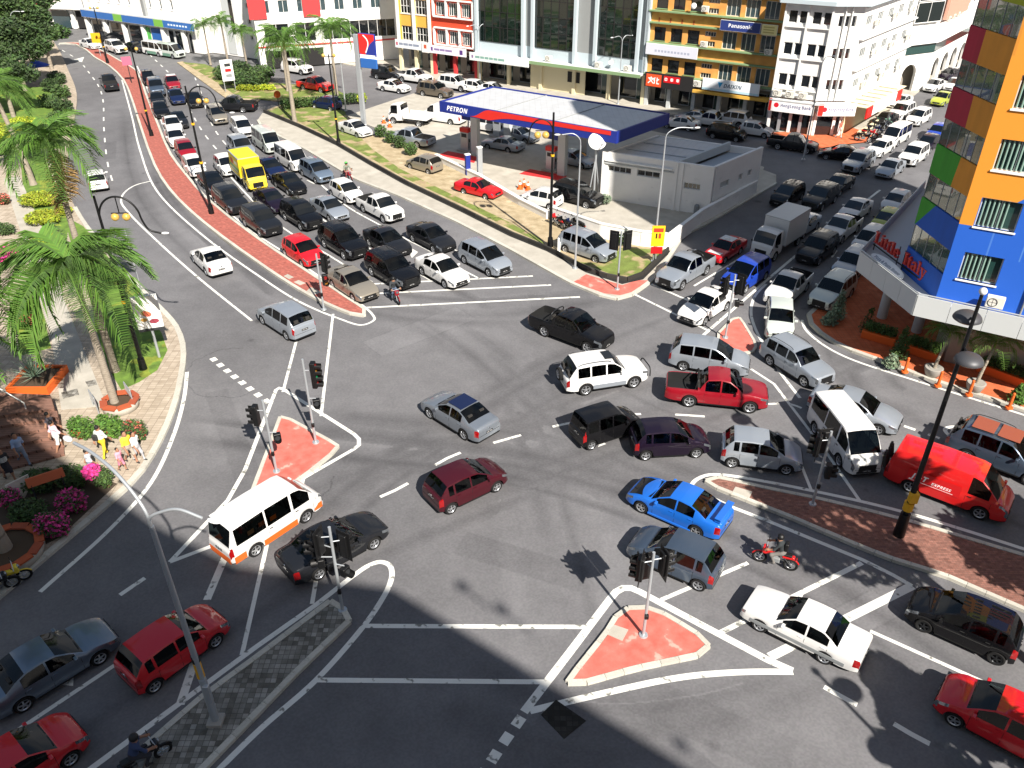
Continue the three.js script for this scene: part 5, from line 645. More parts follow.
// ---------- the colourful tower at the right ----------
const tW = [21.91,6.24,-37.99], tE = [21.62,6.24,-41.64], W2 = [tW[0], tW[2]], E2 = [tE[0], tE[2]];
{
  const v = [0.873, 0.487], far = [W2[0] + v[0] * 22, W2[1] + v[1] * 22], sd = [0.64, -0.768], back = [E2[0] + sd[0] * 16, E2[1] + sd[1] * 16];
  const o = thing('hotel_tower', 'tall tower painted in blue, orange, green, red and yellow blocks at the right', 'building', W2[0], 0.1, W2[1], 0), rel = p => [p[0] - W2[0], p[1] - W2[1]], H = 37.5;
  const fp = [E2, W2, far, [far[0] + 8, far[1] - 14], [back[0] + 8, back[1] - 2], back].map(rel);
  const grime = texture(256, 5, (u, v) => { const st = tnoise(u, v * 0.12, 14, 3, 71) * 26 + tnoise(u, v, 5, 4, 73) * 22; return [238 + st, 238 + st, 236 + st]; }); const pc = h => new THREE.MeshStandardMaterial({ color: h, map: grime, roughness: 0.75 });
  const PC = { blue: pc(0x1c5cc2), orange: pc(0xe0962f), green: pc(0x3f9f2a), crimson: pc(0xb3203c), lime: pc(0xa8b31e), yellow: pc(0xe8d21c) };
  obj('core', slab(offsetPoly(fp, 0.32), 4.3, H), BM.midgrey, o); obj('roof_slab', slab(offsetPoly(fp, -0.2), H, H + 0.4), BM.ltgrey, o);
  const face = (a, b, fn) => { const g = new THREE.Group(); g.name = 'facade'; g.position.set(rel(a)[0], 0, rel(a)[1]); g.rotation.y = dirT(a, b); o.add(g); fn(g, dist(a, b)); };
  const poly = (g, n, pts, m) => obj(n, new THREE.ExtrudeGeometry(new THREE.Shape(pts.map(p => new THREE.Vector2(...p))), { depth: 0.3, bevelEnabled: false }).translate(0, 0, -0.3), m, g);
  const y0 = k => 6.15 + 2.8 * k, gh = 1.3;                          // glass bands
  face(E2, W2, (g, L) => {
    poly(g, 'painted_panel', [[0, 4.6], [L, 4.6], [L, y0(0)], [0, y0(0)]], PC.blue);
    const S = [['green', 'blue', 0.02, 0.38], ['green', 'orange', 0.58, 0.62], ['crimson', 'orange', 0.52, 0.5], ['crimson', 'orange', 0.36, 0.36], ['crimson', 'lime', 0.2, 0.2], ['blue', 'yellow', 0.5, 0.3], ['green', 'orange', 0.4, 0.6], ['crimson', 'blue', 0.5, 0.5], ['yellow', 'orange', 0.3, 0.3], ['blue', 'green', 0.6, 0.6], ['crimson', 'orange', 0.4, 0.4]];
    for (let k = 0; k < 11; k++) { const a = y0(k) + gh, b = y0(k + 1), [c1, c2, f1, f2] = S[k]; poly(g, 'painted_panel', [[0, a], [L * f1, a], [L * f2, b], [0, b]], PC[c1]); poly(g, 'painted_panel', [[L * f1, a], [L, a], [L, b], [L * f2, b]], PC[c2]);
      const wn = new THREE.Group(); wn.name = 'window_band'; wn.position.set(0, y0(k), -0.08); g.add(wn); const n = 5; for (let i = 0; i < n; i++) { obj('pane', box(L / n - 0.05, gh - 0.04, 0.02, L * (i + 0.5) / n, gh / 2, 0), BM.tint, wn); } for (let i = 0; i <= n; i++) obj('mullion', box(0.05, gh, 0.05, Math.min(L - 0.03, Math.max(0.03, L * i / n)), gh / 2, 0), M.grey, wn); }
    poly(g, 'painted_panel', [[0, y0(11)], [L, y0(11)], [L, H], [0, H]], PC.orange);
  });
  face(W2, far, (g, L) => {
    const holes = []; for (let k = 0; k < 11; k++) for (let c = 0; c < 5; c++) holes.push([0.65 + c * 4.2, y0(k) - 0.05, 1.75, 1.45]);
    const mt = canvasMat(1024, 1024, (c, W, h) => { const X = x => x / L * W, Y = y => h - y / H * h, P = (col, pts) => { c.fillStyle = col; c.beginPath(); pts.forEach((p, i) => i ? c.lineTo(X(p[0]), Y(p[1])) : c.moveTo(X(p[0]), Y(p[1]))); c.fill(); };
      P('#1c5cc2', [[0, 0], [L, 0], [L, H], [0, H]]); P('#e2912c', [[0, 8.9], [0.62, 8.9], [0.62, 10.35], [2.1, 10.35], [4.5, 12.6], [9, 15.5], [9, 24], [0, 24]]); P('#e8d21c', [[3.9, 4], [5.1, 8.6], [9, 9.5], [14, 8], [14, 0], [3.9, 0]]); P('#a51f3a', [[9, 14], [15, 11], [18, 18], [9, 22]]); P('#3f9f2a', [[14, 0], [L, 0], [L, 10], [15, 9]]); P('#a8b31e', [[0, 24], [9, 24], [12, 32], [0, 34]]); P('#e2912c', [[14, 20], [L, 18], [L, 30], [12, 28]]); let sd = 9; const rn = () => (sd = (sd * 1103515245 + 12345) & 0x7fffffff) / 0x7fffffff; for (let i = 0; i < 420; i++) { c.fillStyle = `rgba(${rn() < 0.6 ? '60,55,50' : '240,238,230'},${0.02 + 0.05 * rn()})`; c.fillRect(rn() * W, rn() * h, 1 + rn() * 5, 12 + rn() * 70); } }, 0.7);
    const gw = wallGeo(L, H - 4.6, holes.map(h => [h[0], h[1] - 4.6, h[2], h[3]]), 0.3), uv = gw.getAttribute('uv'), p = gw.getAttribute('position'); for (let i = 0; i < uv.count; i++) uv.setXY(i, p.getX(i) / L, (p.getY(i) + 4.6) / H); const w = obj('painted_wall', gw, mt, g); w.position.y = 4.6;
    holes.forEach(h => { windowAt(g, h[0], h[1], h[2], h[3], { cols: 2, gm: BM.tint, fm: BM.ltgrey, t: 0.05, z: -0.2, sm: M.white }); });
    for (const h of holes.filter((q, i) => i % 5 < 2 && i < 25)) for (let i = 0; i < 6; i++) obj('curtain_fold', cyl(0.05, 0.05, h[3] - 0.12, 6, h[0] + 0.16 + i * 0.2, h[1] + h[3] / 2, -0.2 + 0.055), BM.curtain, g);
    acUnit(g, 2.6, 5.2, 0.35, 0.95); obj('down_pipe', bar([3.85, 4.6, 0.08], [3.85, 12, 0.08], 0.05), M.grey, g); acUnit(g, 4.8, 6.2, 0.1, 0.8);
  });
  face(back, E2, (g, L) => { for (let k = 0; k < 11; k++) { obj('painted_panel', box(L, 1.5, 0.3, L / 2, y0(k) + gh + 0.75, -0.15), [PC.crimson, PC.orange, PC.green][k % 3], g); obj('pane', box(L, gh, 0.1, L / 2, y0(k) + gh / 2, -0.25), BM.tint, g); } obj('painted_panel', box(L, 1.5, 0.3, L / 2, 5.4, -0.15), PC.blue, g); });
  // canopy round the foot of the tower
  const k0 = [28.37,5.2,-54.76], k1 = [19.84,5.2,-43.19], k2 = [20.8,5.2,-37.69], k3 = [24.94,5.2,-35.23], K = [k0, k1, k2, k3].map(p => rel([p[0], p[2]])); K.push([K[3][0] + (K[3][0] - K[2][0]) * 2.5, K[3][1] + (K[3][1] - K[2][1]) * 2.5]);
  const cp = new THREE.Group(); cp.name = 'street_canopy'; o.add(cp); const outl = [...K, [K[4][0] + 1, K[4][1] - 5], [0.8, -0.6], [1.2, -5.6], [K[0][0] + 3, K[0][1] + 1]];
  obj('canopy_deck', slab(outl, 4.5, 4.72), BM.ltgrey, cp); obj('canopy_soffit', slab(outl, 4.1, 4.18), BM.soffit, cp);
  for (let i = 0; i < 4; i++) { const a = K[i], b = K[i + 1], L = dist(a, b), n = Math.max(2, Math.round(L / 1.45)); for (let q = 0; q < n; q++) { const m = obj('fascia_panel', box(L / n - 0.02, 1.15, 0.1), BM.ltgrey, cp); m.position.set(a[0] + (b[0] - a[0]) * (q + 0.5) / n, 4.58, a[1] + (b[1] - a[1]) * (q + 0.5) / n); m.rotation.y = dirT(a, b); } const c = obj('handrail', bar([0, 0, 0], [L, 0, 0], 0.04), M.galv, cp); c.position.set(a[0], 5.24, a[1]); c.rotation.y = dirT(a, b); }
  obj('shop_wall', slab(offsetPoly(fp, 2.6), 0, 4.1), BM.inner, o);
  for (const p of [[21.68,-43.42], [23.07,-41.62], [25.43,-39.71], [27.68,-38.02]]) { const r = rel([p[0] + 1.2, p[1] - 1.4]); obj('column', cyl(0.28, 0.3, 4.1, 14, r[0], 2.05, r[1]), BM.ltgrey, o); }
  // restaurant sign: red letters on a frame and an oval board
  const a = [21,5.2,-44.47], b = [21.85,5.2,-39.2], sg = thing('restaurant_sign', 'red raised letters with a white oval board on the tower canopy', 'sign', a[0], 4.82, a[2], dirT([a[0], a[2]], [b[0], b[2]])), L = Math.hypot(a[0] - b[0], a[2] - b[2]);
  const word = (t, x, size) => { const g = new TextGeometry(t, { font: serifFont, size, depth: 0.14, curveSegments: 3, bevelEnabled: false }); const m = obj('letters', g, std(0xc43a30, 0.5), sg); m.position.set(x, 0.5, -0.1); return m; };
  word('Little', 0.05, 0.66); word('Italy', L * 0.57, 0.66); for (const x of [0.1, L * 0.46, L * 0.56, L - 0.1]) obj('sign_post', bar([x, 0, -0.06], [x, 1.2, -0.06], 0.03), M.darkgrey, sg); obj('sign_rail', [box(L, 0.06, 0.06, L / 2, 0.32, -0.04)], M.darkgrey, sg);
  const ov = obj('oval_board', cyl(1, 1, 0.06, 28).rotateX(Math.PI / 2).scale(L * 0.3, 0.34, 1), M.white, sg); ov.position.set(L * 0.5, 0.2, 0.62); ov.rotation.x = -1.0; const of_ = obj('oval_face', new THREE.CircleGeometry(1, 28).scale(L * 0.28, 0.3, 1), canvasMat(256, 64, (c, W, h) => { fill(c, '#e8e8e8', 0, 0, W, h); c.fillStyle = '#44506a'; c.font = 'bold 26px serif'; c.textAlign = 'center'; c.fillText('Pizza & Pasta House', W / 2, 40, W - 40); }), sg); of_.position.set(L * 0.5, 0.235, 0.645); of_.rotation.x = -1.0;
}
// ---------- the building under the camera, whose shadow falls on the near lanes ----------
{
  const k = 36 / SUN.y, ox = SUN.x * k, oz = SUN.z * k, sh = [[7.48,-13.71],[5.63,-15.13],[-4.72,-22.68],[-11.19,-23.87],[-15.64,-26.47],[-20.98,-30.62],[-31.36,-37.82]], rp = sh.map(p => [p[0] + ox, p[1] + oz]);
  const o = thing('viewpoint_building', 'tall building at the viewpoint whose shadow covers the near lanes', 'building', 0, 0, 0); const pts = [...rp, [-60, 30], [-60, 60], [60, 60]];
  obj('block', slab(pts, 0, 35.6), BM.white, o); obj('parapet', slab(pts, 35.62, 36), BM.ltgrey, o);
  for (const p of [[-1.93,-22.68], [-0.38,-21.52], [5.5,-15.85]]) { const q = [p[0] + ox, p[1] + oz], g = new THREE.Group(); g.name = 'roof_lamp'; g.position.set(q[0], 36, q[1]); o.add(g); obj('lamp_arm', bar([0, 0.05, 0], [1.1, 0.0, 1.1], 0.05), M.grey, g); obj('lamp_head', rbox(0.45, 0.2, 0.35, 0.06, 0, 0.1, 0), M.grey, g); }
}

// ---------- vehicles in place: kind, paint, x, z, heading, label ----------
const VEH = [
['oldsedan','white',10.71,-20.34,2.5,'white old saloon car crossing the stop line by the large red triangular island'],
['hatch','slate',6.57,-23.9,2.57,'slate grey hatchback partly behind the signal on the large red island'],
['sedan','blue',7.21,-26.91,2.52,'bright blue sporty saloon with black bonnet and tall rear wing'],
['pickup','black',3.48,-42.44,-0.67,'black double cab pickup turning alone in the upper middle of the junction'],
['suv','white',4.91,-37.45,0.27,'white boxy off-roader with grey sills and a spare wheel, right of the black pickup'],
['mpv','silver',11.02,-39.13,-0.31,'silver family van directly behind the red pickup at the right of the junction'],
['pickup','crimson',10.66,-35.78,-0.19,'dark red double cab pickup with an open black bed'],
['boxhatch','black',4.62,-32.75,0.48,'small boxy black car with tall red tail lamps, tailing the dark purple hatchback'],
['hatch','purple',7.58,-31.6,0.08,'glossy dark purple hatchback between the boxy black car and a silver hatchback'],
['hatch','silver',11.75,-30.66,-0.22,'silver hatchback just ahead of the dark purple hatchback'],
['sedan','silver',17.42,-34.22,-0.6,'silver saloon half hidden behind the white minivan at the right'],
['van','white',15.97,-31.73,-1.44,'plain white minivan heading for the red delivery van'],
['panelvan','brightred',19.46,-28.25,-0.66,'bright red delivery van with white courier lettering on its side'],
['suv','slate',22.96,-30.43,-0.71,'grey sport utility with red roof panels at the right edge'],
['hatch','black',16.57,-20.48,2.5,'black hatchback in tree shade beside the brick median at the right edge'],
['hatch','red',15.93,-16.5,2.45,'red hatchback entering at the bottom right corner'],
['sedan','grey',-2.66,-33.78,2.36,'grey silver saloon with dark roof alone in the middle of the junction'],
['hatch','burgundy',-2.06,-28.39,0.64,'burgundy hatchback in the middle of the junction below the grey silver saloon'],
['van','white',-10.3,-25.93,0.89,'white minibus with an orange skirt beside the left red island'],
['sedan','darkgrey',-7.25,-24.52,0.72,'dark grey saloon behind the near signal, beside the white minibus'],
['hatch','red',-12.04,-19.44,0.9,'red hatchback behind the lamp pole in the shaded lane'],
['sedan','steel',-16.13,-18.62,0.83,'long silver blue saloon at the left edge next to the red hatchback'],
['hatch','red',-15.23,-14.86,0.88,'red car cut off by the bottom left corner'],
['mpv','silver',-13.69,-43.68,2.35,'silver family van leaving past the tip of the brick median'],
['sedan','white',-20.91,-52.41,2.21,'white saloon driving away alongside the brick median'],
['hatch','white',-35.69,-68.79,2.02,'white hatchback driving away alone in the left road'],
['pickup','darkgrey',-49.09,-103.81,2.09,'dark pickup driving away at the top of the left road'],
['sedan','gold',-10.46,-48.63,-0.87,'beige saloon first in the queue beside the median signal'],
['suv','black',-8.07,-50.46,-0.87,'black sport utility first in the second queue lane behind the motorcyclist'],
['sedan','white',-4.72,-50.62,-0.87,'white saloon first in the third queue lane at the stop line'],
['mpv','silver',-1.87,-52.41,-0.87,'silver family van first in the lane nearest the pavement'],
['sedan','darkgrey',-5.93,-56.29,-0.87,'charcoal saloon second in the lane nearest the pavement'],
['sedan','darkgrey',-9.06,-55.56,-0.87,'dark saloon second in the third queue lane'],
['suv','black',-12.18,-55.19,-0.87,'black sport utility right behind the first black sport utility'],
['hatch','red',-14.73,-53.6,-0.86,'red hatchback second in the queue lane along the median'],
['pickup','white',-10.46,-62.15,-0.87,'white double cab pickup in the lane nearest the pavement'],
['sedan','silver',-14.49,-62.15,-0.89,'silver saloon left of the white double cab pickup'],
['suv','black',-16.34,-60.44,-0.89,'black sport utility third in its lane beside the silver saloon'],
['suv','darkgrey',-19.13,-59.21,-0.89,'charcoal sport utility third in the lane along the median behind the red hatchback'],
['hatch','white',-13.77,-65.81,-0.89,'white hatchback right behind the white double cab pickup'],
['sedan','purple',-19.53,-63.94,-0.91,'dark purple saloon behind the third black sport utility'],
['suv','darkgrey',-22.79,-63.71,-0.93,'dark sport utility fourth in the lane along the median'],
['sedan','black',-19,-68.03,-0.93,'black saloon in front of the yellow lorry'],
['mpv','skyblue',-17.28,-70.9,-0.91,'pale blue family van behind the white hatchback in the right queue lane'],
['sedan','darkblue',-21.61,-72,-0.96,'dark blue saloon between the yellow lorry and a white van'],
['van','white',-20.21,-74.23,-0.94,'white van behind the pale blue family van'],
['van','pale',-23.82,-79.52,-0.99,'pale minibus behind the white van in the right queue lane'],
['hatch','white',-25.7,-72.56,-1.01,'small white hatchback left of the yellow lorry'],
['sedan','black',-25.64,-68.28,-0.99,'black saloon fifth in the lane along the median'],
['suv','silver',-25.75,-77.61,-1.01,'silver sport utility behind the yellow lorry'],
['mpv','white',-27.52,-84.36,-1.05,'white family van behind the silver sport utility'],
['mpv','gold',-31.56,-89.29,-1.08,'beige family van near the dark pickup that joins the queue'],
['sedan','black',-36.22,-96.08,-1.12,'black saloon under the twin globe lamp arch'],
['sedan','darkblue',-38.74,-97.45,-1.12,'dark blue saloon behind the yellow globes'],
['sedan','crimson',-41.6,-104.33,-1.12,'pinkish red saloon with a pale roof, high in the queue'],
['sedan','darkgrey',-35.19,-87.72,-1.1,'dark saloon cutting between two white cars in the queue'],
['suv','slate',-42.45,-101.28,-1.12,'slate sport utility near the top of the lane along the median'],
['sedan','darkgrey',-40.44,-96.08,-1.12,'dark grey saloon behind a black one near the top of the median lane'],
['sedan','black',-38.53,-91.74,-1.12,'black saloon beside the bend of the red median'],
['hatch','black',-45.32,-106.45,-1.12,'topmost black hatchback of the lane along the median'],
['sedan','white',-35.16,-85.82,-1.1,'white saloon, upper of two white cars together by the median'],
['sedan','white',-33.26,-81.2,-1.08,'white saloon, lower of two white cars together by the median'],
['hatch','crimson',-30.86,-76.99,-1.06,'red hatchback behind a white one by the median'],
['hatch','white',-28.48,-72.28,-1.03,'white hatchback between the red hatchback and a black saloon'],
['pickup','darkgrey',-30.91,-93.43,3.05,'dark pickup turning into the queue from the side road'],
['sedan','white',-61.87,-128.06,-0.7,'white saloon at the far end of the median, top left'],
['suv','white',-56.87,-125.13,-0.79,'white car near the orange sign at the top of the median'],
['sedan','darkgrey',-61.63,-133.5,-0.7,'dark car parked by the blue band shop, top left'],
['sedan','black',-54.28,-125.85,-0.7,'dark car with yellow lamps near the green shop front'],
['van','white',-50.44,-123.36,-0.54,'white and green minibus parked before the blue banded building'],
['van','pale',-47.97,-121.96,-0.54,'pale green van right of the white and green minibus'],
['suv','white',-28.01,-112.1,-0.54,'white sport utility on the far road between the palms'],
['pickup','brightred',-23.79,-102.79,-0.56,'bright red pickup on the far road beside the palms'],
['hatch','darkblue',-20.85,-94.3,2.6,'dark blue hatchback parked on the grass by the hedge'],
['sedan','white',-16,-84.36,-0.79,'white saloon parked on the grass below the flame sign'],
['sedan','white',-14.19,-102.28,-0.54,'white saloon waiting on the far road right of the flame sign'],
['pickup','white',-12.26,-106.99,-0.54,'white pickup with a red bed end before the shops'],
['suv','brown',-9.07,-99.82,-0.54,'brown sport utility on the far road left of the canopy'],
['suv','darkgrey',-15.72,-108.65,-0.54,'dark sport utility parked at the end of the shop row'],
['suv','white',-6.91,-103.3,-0.54,'white sport utility parked before the orange shop'],
['hatch','white',-4.19,-101.78,-0.54,'white hatchback peeping over the canopy, left one'],
['sedan','white',-2.26,-100.79,-0.54,'white saloon peeping over the canopy, right one'],
['panelvan','white',-7.25,-88.89,2.65,'white panel van parked left of the canopy'],
['pickup','silver',-9.93,-80.87,2.62,'silver pickup with empty bed parked by the station shrubs'],
['hatch','gold',-7.96,-73.12,2.44,'beige hatchback parked outside the low station wall'],
['oldsedan','red',-2.85,-66.78,-0.61,'red old saloon parked outside the low station wall'],
['hatch','white',2.36,-64.4,2.58,'white hatchback parked inside the low station wall'],
['suv','black',5.33,-64.86,-0.63,'black off-roader parked at the corner of the white shop'],
['mpv','silver',5.35,-54.48,-0.73,'silver family van parked on the verge by the white wall'],
['oldsedan','silver',-0.87,-79.21,2.62,'silver old saloon refuelling under the canopy'],
['suv','white',-2.37,-85.45,2.62,'white sport utility under the far side of the canopy'],
['sedan','grey',0.7,-82.23,-0.63,'grey saloon under the middle of the canopy'],
['sedan','silver',5.7,-74.57,-0.63,'silver saloon under the right end of the canopy'],
['sedan','white',17.61,-86.58,2.62,'white saloon right of the blue canopy corner'],
['sedan','silver',19.39,-88.89,2.62,'silver saloon parked behind the one at the canopy corner'],
['pickup','white',20.99,-87.34,2.62,'white pickup parked before the air conditioner shop'],
['suv','white',23.07,-87.72,2.62,'white sport utility between a white pickup and a small white car'],
['mpv','black',21.6,-82.93,-0.54,'black family van in front of the white row of parked cars'],
['hatch','white',24.88,-84,-0.54,'white hatchback at the end of the parked row before the bank'],
['pickup','darkgrey',27.16,-79.21,-0.54,'dark grey pickup passing the bank corner'],
['sedan','black',30.84,-76.37,2.79,'black saloon turning at the bank corner'],
['suv','silver',31.48,-73.41,-2.32,'silver sport utility at the front of the side street queue by the bank'],
['sedan','white',35.18,-77.93,-2.32,'white saloon behind the silver sport utility by the bank'],
['van','white',38.08,-81.53,-2.32,'white van third in the bank side lane'],
['mpv','white',43.21,-88.5,-2.32,'white family van in the middle of the side street'],
['sedan','silver',33.84,-72,-2.29,'silver saloon heading down the middle of the side street'],
['suv','white',37.31,-75.46,-2.29,'white sport utility behind the silver saloon in the side street'],
['hatch','purple',40.21,-79.21,-2.29,'dark purple hatchback near the colourful tower edge'],
['hatch','royal',42.8,-82.93,-2.29,'blue hatchback near the colourful tower edge'],
['suv','white',42.2,-90.5,-2.32,'white sport utility parked by the bank awning, near one'],
['sedan','white',43.95,-95.18,-2.32,'white saloon parked by the bank awning, far one'],
['sedan','darkgrey',39.4,-87.72,-2.32,'dark saloon parked among the motorcycles by the bank'],
['sedan','white',51.08,-102.79,-2.32,'white saloon under the white arch at the top of the side street'],
['sedan','lime',49.29,-96.53,-2.32,'pale green and white taxi at the top of the side street'],
['sedan','purple',55.52,-108.65,-2.32,'purple saloon farthest up the side street'],
['sedan','white',53.73,-103.3,-2.32,'white saloon close to the red tower panel'],
['mpv','black',22.69,-65.1,-2.29,'black family van above the white lorry'],
['suv','darkgrey',25.19,-64.4,-2.29,'charcoal sport utility above the silver saloon in shade'],
['sedan','black',27.78,-67.77,-2.29,'black saloon behind the charcoal sport utility in shade'],
['sedan','silver',22.05,-58.81,-2.29,'silver saloon beside the white lorry'],
['pickup','white',24.74,-58.01,-2.29,'white pickup with dark bed in the shaded street'],
['sedan','white',27.17,-61.93,-2.29,'white saloon behind the white pickup in the shaded street'],
['hatch','white',30.94,-63.48,-2.29,'white hatchback tucked against the tower canopy'],
['hatch','lime',28.65,-59.41,-2.29,'yellow green hatchback almost hidden by the tower canopy'],
['mpv','white',25.94,-55.56,-2.29,'white family van beside the canopy end of the colourful tower'],
['suv','darkgrey',21.72,-54.12,-2.29,'dark sport utility behind the white pickup in the sun'],
['suv','silver',23.27,-51.42,-2.29,'silver sport utility half under the tower canopy'],
['suv','pale',20.56,-47.32,-2.29,'pale silver sport utility at the pavement corner under the tower'],
['pickup','white',17.94,-48.04,-2.23,'white pickup in the sun left of the pale silver sport utility'],
['hatch','pale',16.13,-43.56,-1.83,'pale green hatchback beside the small red island'],
['suv','silver',15.74,-38.7,-1.05,'silver crossover below the pale green hatchback'],
['pickup','silver',11.73,-50.62,-2.3,'silver double cab pickup first at the right stop line'],
['oldsedan','red',15.23,-54.3,-2.3,'red taxi with white roof behind the silver pickup'],
['mpv','royal',15.59,-49.84,-2.3,'royal blue family van behind the white saloon at the signal'],
['sedan','white',12.07,-45.51,-2.3,'white saloon first at the right stop line by the small red island'],
];
const decal = {};
function textPanel(w, h, draw) { return canvasMat(Math.round(w * 128), Math.round(h * 128), draw, 0.5); }
VEH.forEach(([t, c, x, z, a, label]) => {
  const far = z < -58;
  const cat = t === 'pickup' ? 'pickup truck' : t.includes('van') ? 'van' : t === 'suv' ? 'suv' : 'car', nm = { 'pickup truck': 'pickup_truck', van: 'van', suv: 'suv', car: 'car' }[cat];
  const o = thing(nm, label, cat, x, 0.004, z, a, 'vehicles in traffic and parked');
  makeCar(t, c, o, { far, blindSide: t === 'panelvan', blind: t === 'panelvan', rim: c === 'black' && t === 'hatch' ? VM.rimdark : undefined });
  if (z < -50 && x > 14) o.scale.setScalar(0.9); else if (far) o.scale.setScalar(0.95); else if (label.startsWith('pale silver sport') || label.startsWith('white pickup in the sun') || label.startsWith('silver crossover')) o.scale.setScalar(0.92);
  const k = KIND[t], hw = k.W / 2, H2 = k.L / 2;
  if (label.startsWith('bright blue')) {                            // black bonnet, rear wing, skirt
    obj('rear_wing', [rbox(0.3, 0.05, 1.4, 0.02, -H2 + 0.2, 1.3, 0), rbox(0.26, 0.22, 0.04, 0.015, -H2 + 0.22, 1.19, 0.62), rbox(0.26, 0.22, 0.04, 0.015, -H2 + 0.22, 1.19, -0.62)], paintMat('blue'), o);
    const hood = new THREE.PlaneGeometry(1.02, 1.3, 8, 6).rotateX(-Math.PI / 2), p = hood.getAttribute('position');
    for (let i = 0; i < p.count; i++) { const s = p.getX(i) + 0.66; p.setXYZ(i, H2 - s, lerpPts([[0.1, 0.676], [0.5, 0.835], [1.22, 0.965]], s) + 0.008 - 0.012 * Math.abs(p.getZ(i)), p.getZ(i)); }
    hood.computeVertexNormals(); obj('bonnet', hood, paintMat('black'), o).userData.label = 'black bonnet';
    for (const s of [1, -1]) obj('side_skirt', rbox(2.0, 0.1, 0.06, 0.02, 0.03, 0.24, s * 0.85), paintMat('blue'), o);
  }
  if (label.startsWith('white old saloon')) for (const s of [1, -1]) obj('side_moulding', rbox(k.L - 0.9, 0.16, 0.02, 0.008, 0.02, 0.46, s * (hw * 0.998)), M.grey, o);
  if (label.startsWith('white boxy')) {
    for (const s of [1, -1]) { obj('sill_cladding', rbox(1.86, 0.26, 0.03, 0.012, 0.06, 0.5, s * (hw * 0.995)), paintMat('silver'), o); }
    const wg = wheelGeo(0.36), w = new THREE.Group(); w.name = 'spare_wheel'; w.position.set(-H2 - 0.1, 0.95, -0.15); w.rotation.y = -Math.PI / 2; o.add(w); obj('tyre', wg.tyre, M.rubber, w); obj('rim', wg.rim, VM.rim, w);
    obj('bull_bar', [tube([[H2 + 0.12, 0.5, -0.7], [H2 + 0.16, 0.9, -0.55], [H2 + 0.16, 0.98, 0], [H2 + 0.16, 0.9, 0.55], [H2 + 0.12, 0.5, 0.7]], 0.035, 20, 6)], VM.trim, o);
    obj('sunroof', rbox(0.5, 0.02, 0.8, 0.008, 0.15, k.H + 0.014, 0), VM.glass, o);
  }
  if (label.startsWith('dark red double') || (t === 'pickup' && z > -58)) obj('sports_bar', [tube([[H2 - 3.72, 1.05, -0.72], [H2 - 3.62, 1.5, -0.62], [H2 - 3.6, 1.62, -0.4], [H2 - 3.6, 1.62, 0.4], [H2 - 3.62, 1.5, 0.62], [H2 - 3.72, 1.05, 0.72]], 0.035, 20, 6)], c === 'crimson' ? VM.trim : VM.rimdark, o);
  if (label.startsWith('white minibus')) {
    for (const s of [1, -1]) { obj('orange_skirt', rbox(1.7, 0.3, 0.016, 0.006, 0.0, 0.42, s * (hw * 0.997)), M.orange, o); obj('orange_skirt', rbox(0.55, 0.34, 0.016, 0.006, -1.98, 0.48, s * (hw * 0.985)), M.orange, o); obj('orange_skirt', rbox(0.42, 0.3, 0.016, 0.006, 1.98, 0.5, s * (hw * 0.975)), M.orange, o); }
    for (let q = 0; q < 3; q++) for (const s of [1, -1]) obj('passenger_curtain', rbox(0.3, 0.22, 0.01, 0.004, -0.2 - q * 0.55, 1.33 + 0.06 * (q % 2), s * 0.775), [M.orange, M.terracotta, M.skin][q], o);
    obj('rear_skirt', rbox(0.02, 0.3, 1.4, 0.006, -H2 - 0.004, 0.45, 0), M.orange, o);
  }
  if (label.startsWith('bright red delivery')) {
    const mat = textPanel(2.2, 0.6, (g, W, H) => { g.fillStyle = '#d0161a'; g.fillRect(0, 0, W, H); g.fillStyle = '#fff'; g.font = 'italic bold 52px sans-serif'; g.fillText('J&T', 22, 56); g.font = 'italic bold 26px sans-serif'; g.fillText('EXPRESS', 130, 58); g.fillRect(10, 67, 240, 3); });
    for (const s of [1, -1]) { const p = obj('courier_lettering', new THREE.PlaneGeometry(2.2, 0.6).translate(-0.5, 1.02, hw * 1.0 + 0.012), mat, o); if (s < 0) { p.rotation.y = Math.PI; p.position.x = -1.0; } }
  }
  if (label.includes('red roof panels')) { for (const q of [-0.75, 0.35]) obj('roof_panel', rbox(0.95, 0.03, 1.15, 0.012, q - 0.3, k.H + 0.03, 0), std(0x8e4a36, 0.5), o);  }
  if (label.startsWith('red taxi')) { obj('roof_panel', rbox(0.95, 0.02, 1.08, 0.008, H2 - 2.46, k.H + 0.013, 0), paintMat('white'), o); obj('bonnet_panel', rbox(0.9, 0.02, 1.1, 0.008, H2 - 0.72, 0.845, 0).rotateZ(0), paintMat('white'), o); obj('taxi_sign', rbox(0.14, 0.13, 0.4, 0.03, H2 - 2.2, k.H + 0.08, 0), M.white, o); }
  if (label.startsWith('white and green') || label.startsWith('pale green van')) for (const s of [1, -1]) obj('green_skirt', rbox(2.0, 0.4, 0.016, 0.006, -0.1, 0.5, s * (hw * 0.997)), paintMat('green'), o);
  if (label.startsWith('grey silver saloon')) obj('roof_panel', rbox(0.98, 0.02, 1.1, 0.008, H2 - 2.52, k.H + 0.012, 0), paintMat('darkblue'), o);
  if (label.includes('topmost') || label.startsWith('pinkish')) obj('roof_panel', rbox(0.9, 0.02, 1.1, 0.008, H2 - k.roofF[0] - 0.55, k.H + 0.012, 0), paintMat(c === 'crimson' ? 'white' : 'darkgrey'), o);
});
